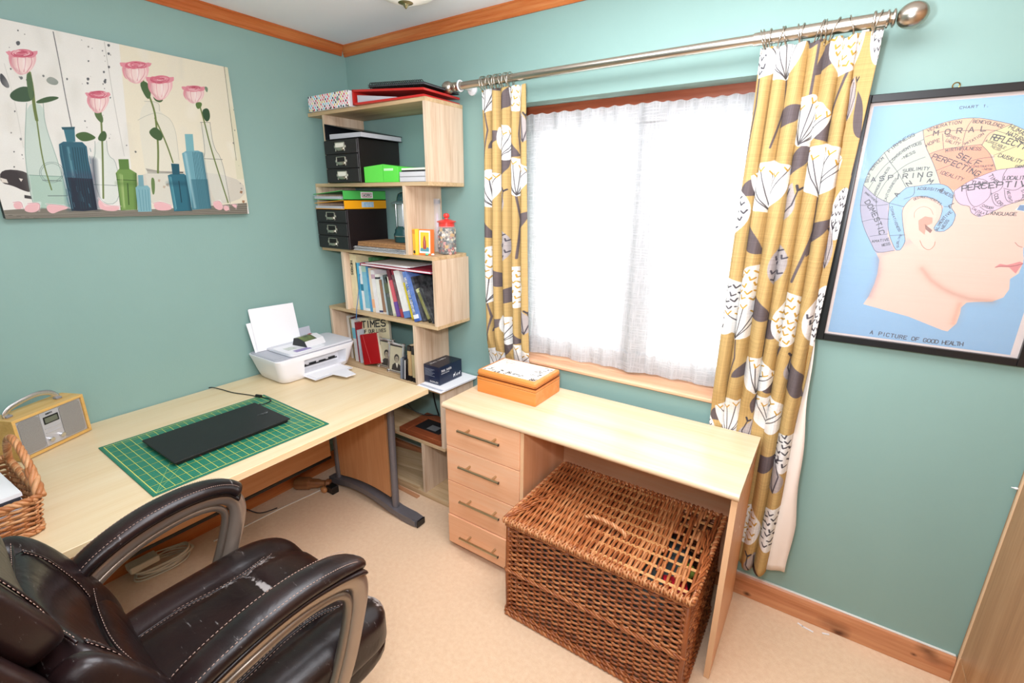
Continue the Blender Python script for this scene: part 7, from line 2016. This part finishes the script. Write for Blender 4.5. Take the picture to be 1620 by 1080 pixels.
# ------------------------------------------------------------------ office chair
CX, CY = 1.268, -1.50
M_lea = bpy.data.materials.new('dark_brown_leather'); M_lea.use_nodes = True
def leather(m):
    nt = m.node_tree; b = nt.nodes['Principled BSDF']; tc = nt.nodes.new('ShaderNodeTexCoord')
    b.inputs['Roughness'].default_value = .33; b.inputs['Specular IOR Level'].default_value = .45
    n = nt.nodes.new('ShaderNodeTexNoise'); n.inputs['Scale'].default_value = 7; n.inputs['Detail'].default_value = 8
    nt.links.new(tc.outputs['Object'], n.inputs['Vector'])
    cr = nt.nodes.new('ShaderNodeValToRGB'); cr.color_ramp.elements[0].position = .35; cr.color_ramp.elements[0].color = lin('150c0e')
    cr.color_ramp.elements[1].position = .75; cr.color_ramp.elements[1].color = lin('291817')
    nt.links.new(n.outputs[0], cr.inputs[0])
    # scuffs: thin stretched flecks
    mp = nt.nodes.new('ShaderNodeMapping'); mp.inputs['Scale'].default_value = (10, 55, 30); mp.inputs['Rotation'].default_value = (0, 0, .5)
    nt.links.new(tc.outputs['Object'], mp.inputs[0])
    n2 = nt.nodes.new('ShaderNodeTexNoise'); n2.inputs['Scale'].default_value = 1.6; n2.inputs['Detail'].default_value = 9; n2.inputs['Roughness'].default_value = .75
    nt.links.new(mp.outputs[0], n2.inputs['Vector'])
    mr = nt.nodes.new('ShaderNodeMapRange'); mr.inputs[1].default_value = .62; mr.inputs[2].default_value = .72
    nt.links.new(n2.outputs[0], mr.inputs[0])
    wear = mr.outputs[0]
    n5 = nt.nodes.new('ShaderNodeTexNoise'); n5.inputs['Scale'].default_value = 55; n5.inputs['Detail'].default_value = 8; n5.inputs['Roughness'].default_value = .7
    nt.links.new(tc.outputs['Object'], n5.inputs['Vector'])
    for (x, y, z, rx, ry, rz, k_) in ((.15, .262, .53, .15, .040, .07, .40), (.0, .095, .548, .15, .012, .06, .55), (.05, .165, .55, .16, .09, .06, .17), (-.15, .10, .55, .02, .16, .06, .25), (.274, .165, .76, .03, .03, .04, .30), (.278, .08, .80, .02, .12, .02, .10), (-.02, -.02, .55, .2, .2, .1, .05), (-.158, .16, .55, .012, .06, .05, .28), (-.158, -.1, .55, .01, .12, .05, .12)):
        mpp = nt.nodes.new('ShaderNodeMapping'); mpp.inputs['Location'].default_value = (-x / rx, -y / ry, -z / rz); mpp.inputs['Scale'].default_value = (1 / rx, 1 / ry, 1 / rz)
        nt.links.new(tc.outputs['Object'], mpp.inputs[0])
        ln = nt.nodes.new('ShaderNodeVectorMath'); ln.operation = 'LENGTH'; nt.links.new(mpp.outputs[0], ln.inputs[0])
        m1 = nt.nodes.new('ShaderNodeMapRange'); m1.inputs[1].default_value = .2; m1.inputs[2].default_value = 1.3; m1.inputs[3].default_value = k_; m1.inputs[4].default_value = 0
        nt.links.new(ln.outputs['Value'], m1.inputs[0])
        a1 = nt.nodes.new('ShaderNodeMath'); a1.operation = 'ADD'; nt.links.new(n5.outputs[0], a1.inputs[0]); nt.links.new(m1.outputs[0], a1.inputs[1])
        m2 = nt.nodes.new('ShaderNodeMapRange'); m2.inputs[1].default_value = .72; m2.inputs[2].default_value = .84; nt.links.new(a1.outputs[0], m2.inputs[0])
        mxx = nt.nodes.new('ShaderNodeMath'); mxx.operation = 'MAXIMUM'; nt.links.new(wear, mxx.inputs[0]); nt.links.new(m2.outputs[0], mxx.inputs[1]); wear = mxx.outputs[0]
    mx = nt.nodes.new('ShaderNodeMix'); mx.data_type = 'RGBA'; mx.inputs[7].default_value = lin('a09a98')
    nt.links.new(wear, mx.inputs[0]); nt.links.new(cr.outputs[0], mx.inputs[6]); nt.links.new(mx.outputs[2], b.inputs['Base Color'])
    n3 = nt.nodes.new('ShaderNodeTexNoise'); n3.inputs['Scale'].default_value = 260; n3.inputs['Detail'].default_value = 3
    n4 = nt.nodes.new('ShaderNodeTexNoise'); n4.inputs['Scale'].default_value = 9; n4.inputs['Detail'].default_value = 3; n4.inputs['Distortion'].default_value = .8
    nt.links.new(tc.outputs['Object'], n3.inputs['Vector']); nt.links.new(tc.outputs['Object'], n4.inputs['Vector'])
    b1_ = nt.nodes.new('ShaderNodeBump'); b1_.inputs['Strength'].default_value = .18; b1_.inputs['Distance'].default_value = .001
    b2_ = nt.nodes.new('ShaderNodeBump'); b2_.inputs['Strength'].default_value = .35; b2_.inputs['Distance'].default_value = .012
    nt.links.new(n3.outputs[0], b1_.inputs['Height']); nt.links.new(n4.outputs[0], b2_.inputs['Height'])
    nt.links.new(b2_.outputs[0], b1_.inputs['Normal']); nt.links.new(b1_.outputs[0], b.inputs['Normal'])
leather(M_lea)
M_brz = mat('champagne_metal_paint', 'a5978a', rough=.30, metal=.65)
M_st = mat('tan_stitching', 'b89a8c', rough=.7)
ch = empty('office_chair', (CX, CY, 0), label='dark brown leather office chair with padded bronze arms in front of desk', cat='office chair')
def SZ(x, y):
    """seat top surface, local"""
    e = abs(x) / .30
    z = .545 + .018 * max(0, e - .45) * 1.0 - .03 * max(0, (y - .17) / .12) ** 2 - .05 * max(0, e - .82) ** 1
    return z
def seat_warp(c):
    x, y, z = c.x, c.y, c.z
    up = z > 0
    if up:
        z += .014 * math.exp(-((abs(x) - .235) / .05) ** 2)
        z -= .010 * math.exp(-((abs(x) - .165) / .018) ** 2)
        z -= .012 * math.exp(-((y - .075) / .014) ** 2) * (1 if abs(x) < .165 else 0)
    z -= .028 * max(0, (y - .10) / .14) ** 2
    return (x, y + .02, z + .487)
bm = new(); pillow(bm, .298, .268, .068, 26, 5.2, seat_warp); obj('seat_cushion', bm, M_lea, ch, smooth=True)
bm = new(); pillow(bm, .287, .262, .055, 14, 4.5, lambda c: (c.x, c.y + .025 + .01 * (c.z < 0), c.z + .420 - .015 * max(0, (c.y) / .26))); obj('seat_base_pad', bm, M_lea, ch, smooth=True)
def seam(pts, r=.0028, m=None, name='seam', stitch=True, off=.006, side=(1, 0, 0), parent=None):
    q = smoothpath(pts, 6)
    bm = new(); tube(bm, q, r, 6); s = obj(name, bm, m or M_lea, parent or ch, smooth=True)
    if stitch:
        bm = new(); S = Vector(side).normalized()
        L = 0
        for sg in (-1, 1):
            acc = 0
            for a, b in zip(q, q[1:]):
                d = (b - a).length; n = max(1, int(d / .0075))
                for k in range(n):
                    p = a.lerp(b, (k + .15) / n) + S * off * sg + Vector((0, 0, .0012)); p2 = a.lerp(b, (k + .70) / n) + S * off * sg + Vector((0, 0, .0012))
                    tube(bm, [p, p2], .0007, 4)
        tag(obj('stitching', bm, M_st, s, smooth=True), kind='stuff')
    return s
def seat_seam(pts, **k):
    seam([(x, y + .02, .5555 - .006 - .028 * max(0, (y - .10) / .14) ** 2 + dz) for x, y, dz in pts], **k)
seat_seam([(-.165, -.22, -.006), (-.168, -.10, 0), (-.150, .02, 0), (-.160, .12, 0), (-.20, .20, 0)])
seat_seam([(.165, -.22, -.006), (.168, -.10, 0), (.150, .02, 0), (.160, .12, 0), (.20, .20, 0)])
seat_seam([(-.15, .072, -.008), (0, .078, -.008), (.15, .072, -.008)], side=(0, 1, 0), stitch=False)
# piping round the seat side
pp2 = [(x, y + .022, .452) for x, y in rrect(.290, .258, .07, 6)]
# backrest: reclined; local frame u across, w up along the back
tilt = math.atan(.40)
def back(x, w, d): # d towards the sitter (+y)
    return (x, -.235 - w * math.sin(tilt) + d * math.cos(tilt), .515 + w * math.cos(tilt) + d * math.sin(tilt))
def back_pad(name, x0, w0, hx_, hw, hd, d0, pw=3.2, n=14, curve=.06, extra=None):
    def wp(c):
        x = c.x + x0; w = c.y + w0; d = c.z + d0 + curve * (x / .27) ** 2 
        if extra: x, w, d = extra(c, x, w, d)
        return back(x, w, d)
    bm = new(); pillow(bm, hx_, hw, hd, n, pw, wp); return obj(name, bm, M_lea, ch, smooth=True)
back_pad('back_shell', 0, .34, .285, .36, .040, -.050, 3.6, 14, .05)
back_pad('lumbar_cushion', 0, .085, .262, .080, .050, .022, 3.0, 16, .045)
back_pad('middle_cushion', 0, .275, .228, .118, .040, .018, 4.6, 16, .05)
back_pad('head_cushion', 0, .545, .240, .150, .042, .018, 4.6, 16, .04)
back_pad('side_bolster', -.235, .20, .050, .20, .052, .006, 2.8, 12, .05)
back_pad('side_bolster', .235, .20, .050, .20, .052, .006, 2.8, 12, .05)
def back_seam(pts, **k): seam([back(x, w, d) for x, w, d in pts], **k)
cu = lambda x, c=.05: c * (x / .27) ** 2
back_seam([(-.24, .158, .05 + cu(.24)), (-.12, .168, .060 + cu(.12)), (0, .170, .060), (.12, .168, .060 + cu(.12)), (.24, .158, .05 + cu(.24))], side=(0, 0, 1), off=.008)
back_seam([(-.20, .392, .040 + cu(.20)), (0, .398, .040), (.20, .392, .040 + cu(.20))], side=(0, 0, 1), off=.008)
for sg in (-1, 1):
    back_seam([(sg * .188, .18, .052 + cu(.19)), (sg * .198, .23, .056 + cu(.2)), (sg * .198, .32, .056 + cu(.2)), (sg * .188, .375, .048 + cu(.19))], off=.007)
    back_seam([(sg * .19, .42, .046 + cu(.19, .04)), (sg * .200, .50, .057 + cu(.2, .04)), (sg * .200, .60, .057 + cu(.2, .04)), (sg * .19, .665, .044 + cu(.19, .04))], off=.007)
    back_seam([(sg * .225, .02, .045 + cu(.22)), (sg * .10, .012, .045 + cu(.1)), (0, .010, .045)], side=(0, 0, 1), off=.006)
# arms
for sg in (-1, 1):
    ap = smoothpath([(sg * .262, -.275, .700), (sg * .272, -.20, .752), (sg * .280, -.10, .785), (sg * .284, 0, .796), (sg * .286, .085, .788), (sg * .282, .140, .768), (sg * .272, .168, .742)], 6)
    n = len(ap); rad = [.030 + .008 * math.sin(PI * min(1, i / (n - 1) * 1.1)) for i in range(n)]; rad[-1] = .016; rad[-2] = .026; rad[0] = .018
    bm = new(); tube(bm, ap, rad, 16, sec=(1.12, .62), up=(0, 0, 1))
    pad = obj('arm_pad', bm, M_lea, ch, smooth=True)
    for off in (-.026, .030):
        bm = new()
        for a, b in zip(ap[3:-3], ap[4:-3]):
            for k in range(2):
                p = a.lerp(b, (k + .1) / 2); p2 = a.lerp(b, (k + .7) / 2); o_ = Vector((off, 0, .0236 * math.sqrt(1 - (off / .0425) ** 2) + .0006))
                tube(bm, [p + o_, p2 + o_], .0008, 4)
        tag(obj('stitching', bm, M_st, pad, smooth=True), kind='stuff')
    bm = new(); tube(bm, [p + Vector((sg * .006, 0, -.021)) for p in ap[1:-1]], .0305, 12, sec=(1.05, .30), up=(0, 0, 1)); obj('pad_underside', bm, M_lea, pad, smooth=True)
    fp = smoothpath([(sg * .262, -.30, .640), (sg * .272, -.20, .706), (sg * .284, -.10, .742), (sg * .288, 0, .757), (sg * .292, .08, .752), (sg * .292, .140, .728), (sg * .290, .160, .680), (sg * .292, .140, .600), (sg * .296, .100, .500), (sg * .296, .055, .425), (sg * .285, .0, .385)], 6)
    bm = new(); tube(bm, fp, [.020 + .006 * math.sin(PI * i / (len(fp) - 1)) for i in range(len(fp))], 14, sec=(1.0, .62), up=(1, 0, 0)) 
    fr = obj('arm_frame', bm, M_brz, ch, smooth=True)
    gp = [p + Vector((0, -.006, -.030)) if i < 30 else p + Vector((0, -.034, -.006)) for i, p in enumerate(fp)]
    gp = smoothpath([(sg * .264, -.285, .612), (sg * .276, -.19, .678), (sg * .288, -.10, .712), (sg * .292, 0, .727), (sg * .294, .075, .720), (sg * .294, .112, .700), (sg * .294, .122, .665), (sg * .296, .100, .590), (sg * .298, .062, .500), (sg * .298, .020, .430)], 5)
    bm = new(); tube(bm, gp, .011, 10); obj('inner_rail', bm, mat('shaded_bronze', '8a7e72', rough=.3, metal=.65), fr, smooth=True)
    bm = new(); lathe(bm, [(.012, 0), (.012, .004), (.007, .006)], 16, M=Matrix.Translation((sg * .312, .045, .425)) @ Matrix.Rotation(sg * PI / 2, 4, 'Y')); obj('bolt', bm, M_darksteel, fr, smooth='auto')
# mechanism, tension knob, lift, star base
obj('mechanism', bx(-.10, .10, -.13, .14, .305, .365, bev=.008, seg=2), M_black, ch)
bm = new(); tube(bm, [(.10, .12, .335), (.20, .172, .345)], .010, 12); obj('lever_shaft', bm, M_black, ch, smooth='auto')
bm = new(); Mx = Matrix.Translation((.195, .172, .345)) @ Matrix.Rotation(PI / 2, 4, 'Y'); lathe(bm, [(.012, 0), (.021, .004), (.0235, .014), (.0235, .034), (.020, .044), (.014, .046), (.013, .043), (.007, .043), (.006, .046), (0, .046)], 24, M=Mx); obj('tension_knob', bm, mat('silver_knob', '9c948c', rough=.25, metal=.85), ch, smooth='auto')
bm = new(); lathe(bm, [(.030, .11), (.030, .22), (.026, .222), (.020, .225), (.020, .31)], 20); obj('gas_lift', bm, M_black, ch, smooth='auto')
bm = new(); lathe(bm, [(.045, .070), (.050, .075), (.048, .125), (.034, .135)], 24); hub = obj('hub', bm, M_brz, ch, smooth='auto')
for k in range(5):
    a = R(20 + 72 * k); d = Vector((math.cos(a), math.sin(a), 0))
    bm = new(); tube(bm, [d * .03 + Vector((0, 0, .105)), d * .16 + Vector((0, 0, .10)), d * .29 + Vector((0, 0, .078))], [.026, .021, .015], 12, sec=(1, .7)); s = obj('star_leg', bm, M_brz, ch, smooth=True)
    cst = d * .29; pv = Vector((-d.y, d.x, 0))
    bm = new()
    for sg in (-1, 1):
        Mx = Matrix.Translation(cst + pv * .013 * sg + Vector((0, 0, .027))) @ Matrix.Rotation(a, 4, 'Z') @ Matrix.Rotation(PI / 2, 4, 'X')
        lathe(bm, [(0, -.008), (.024, -.008), (.026, -.005), (.026, .005), (.024, .008), (0, .008)], 20, M=Mx)
    obj('caster', bm, M_black, s, smooth='auto')
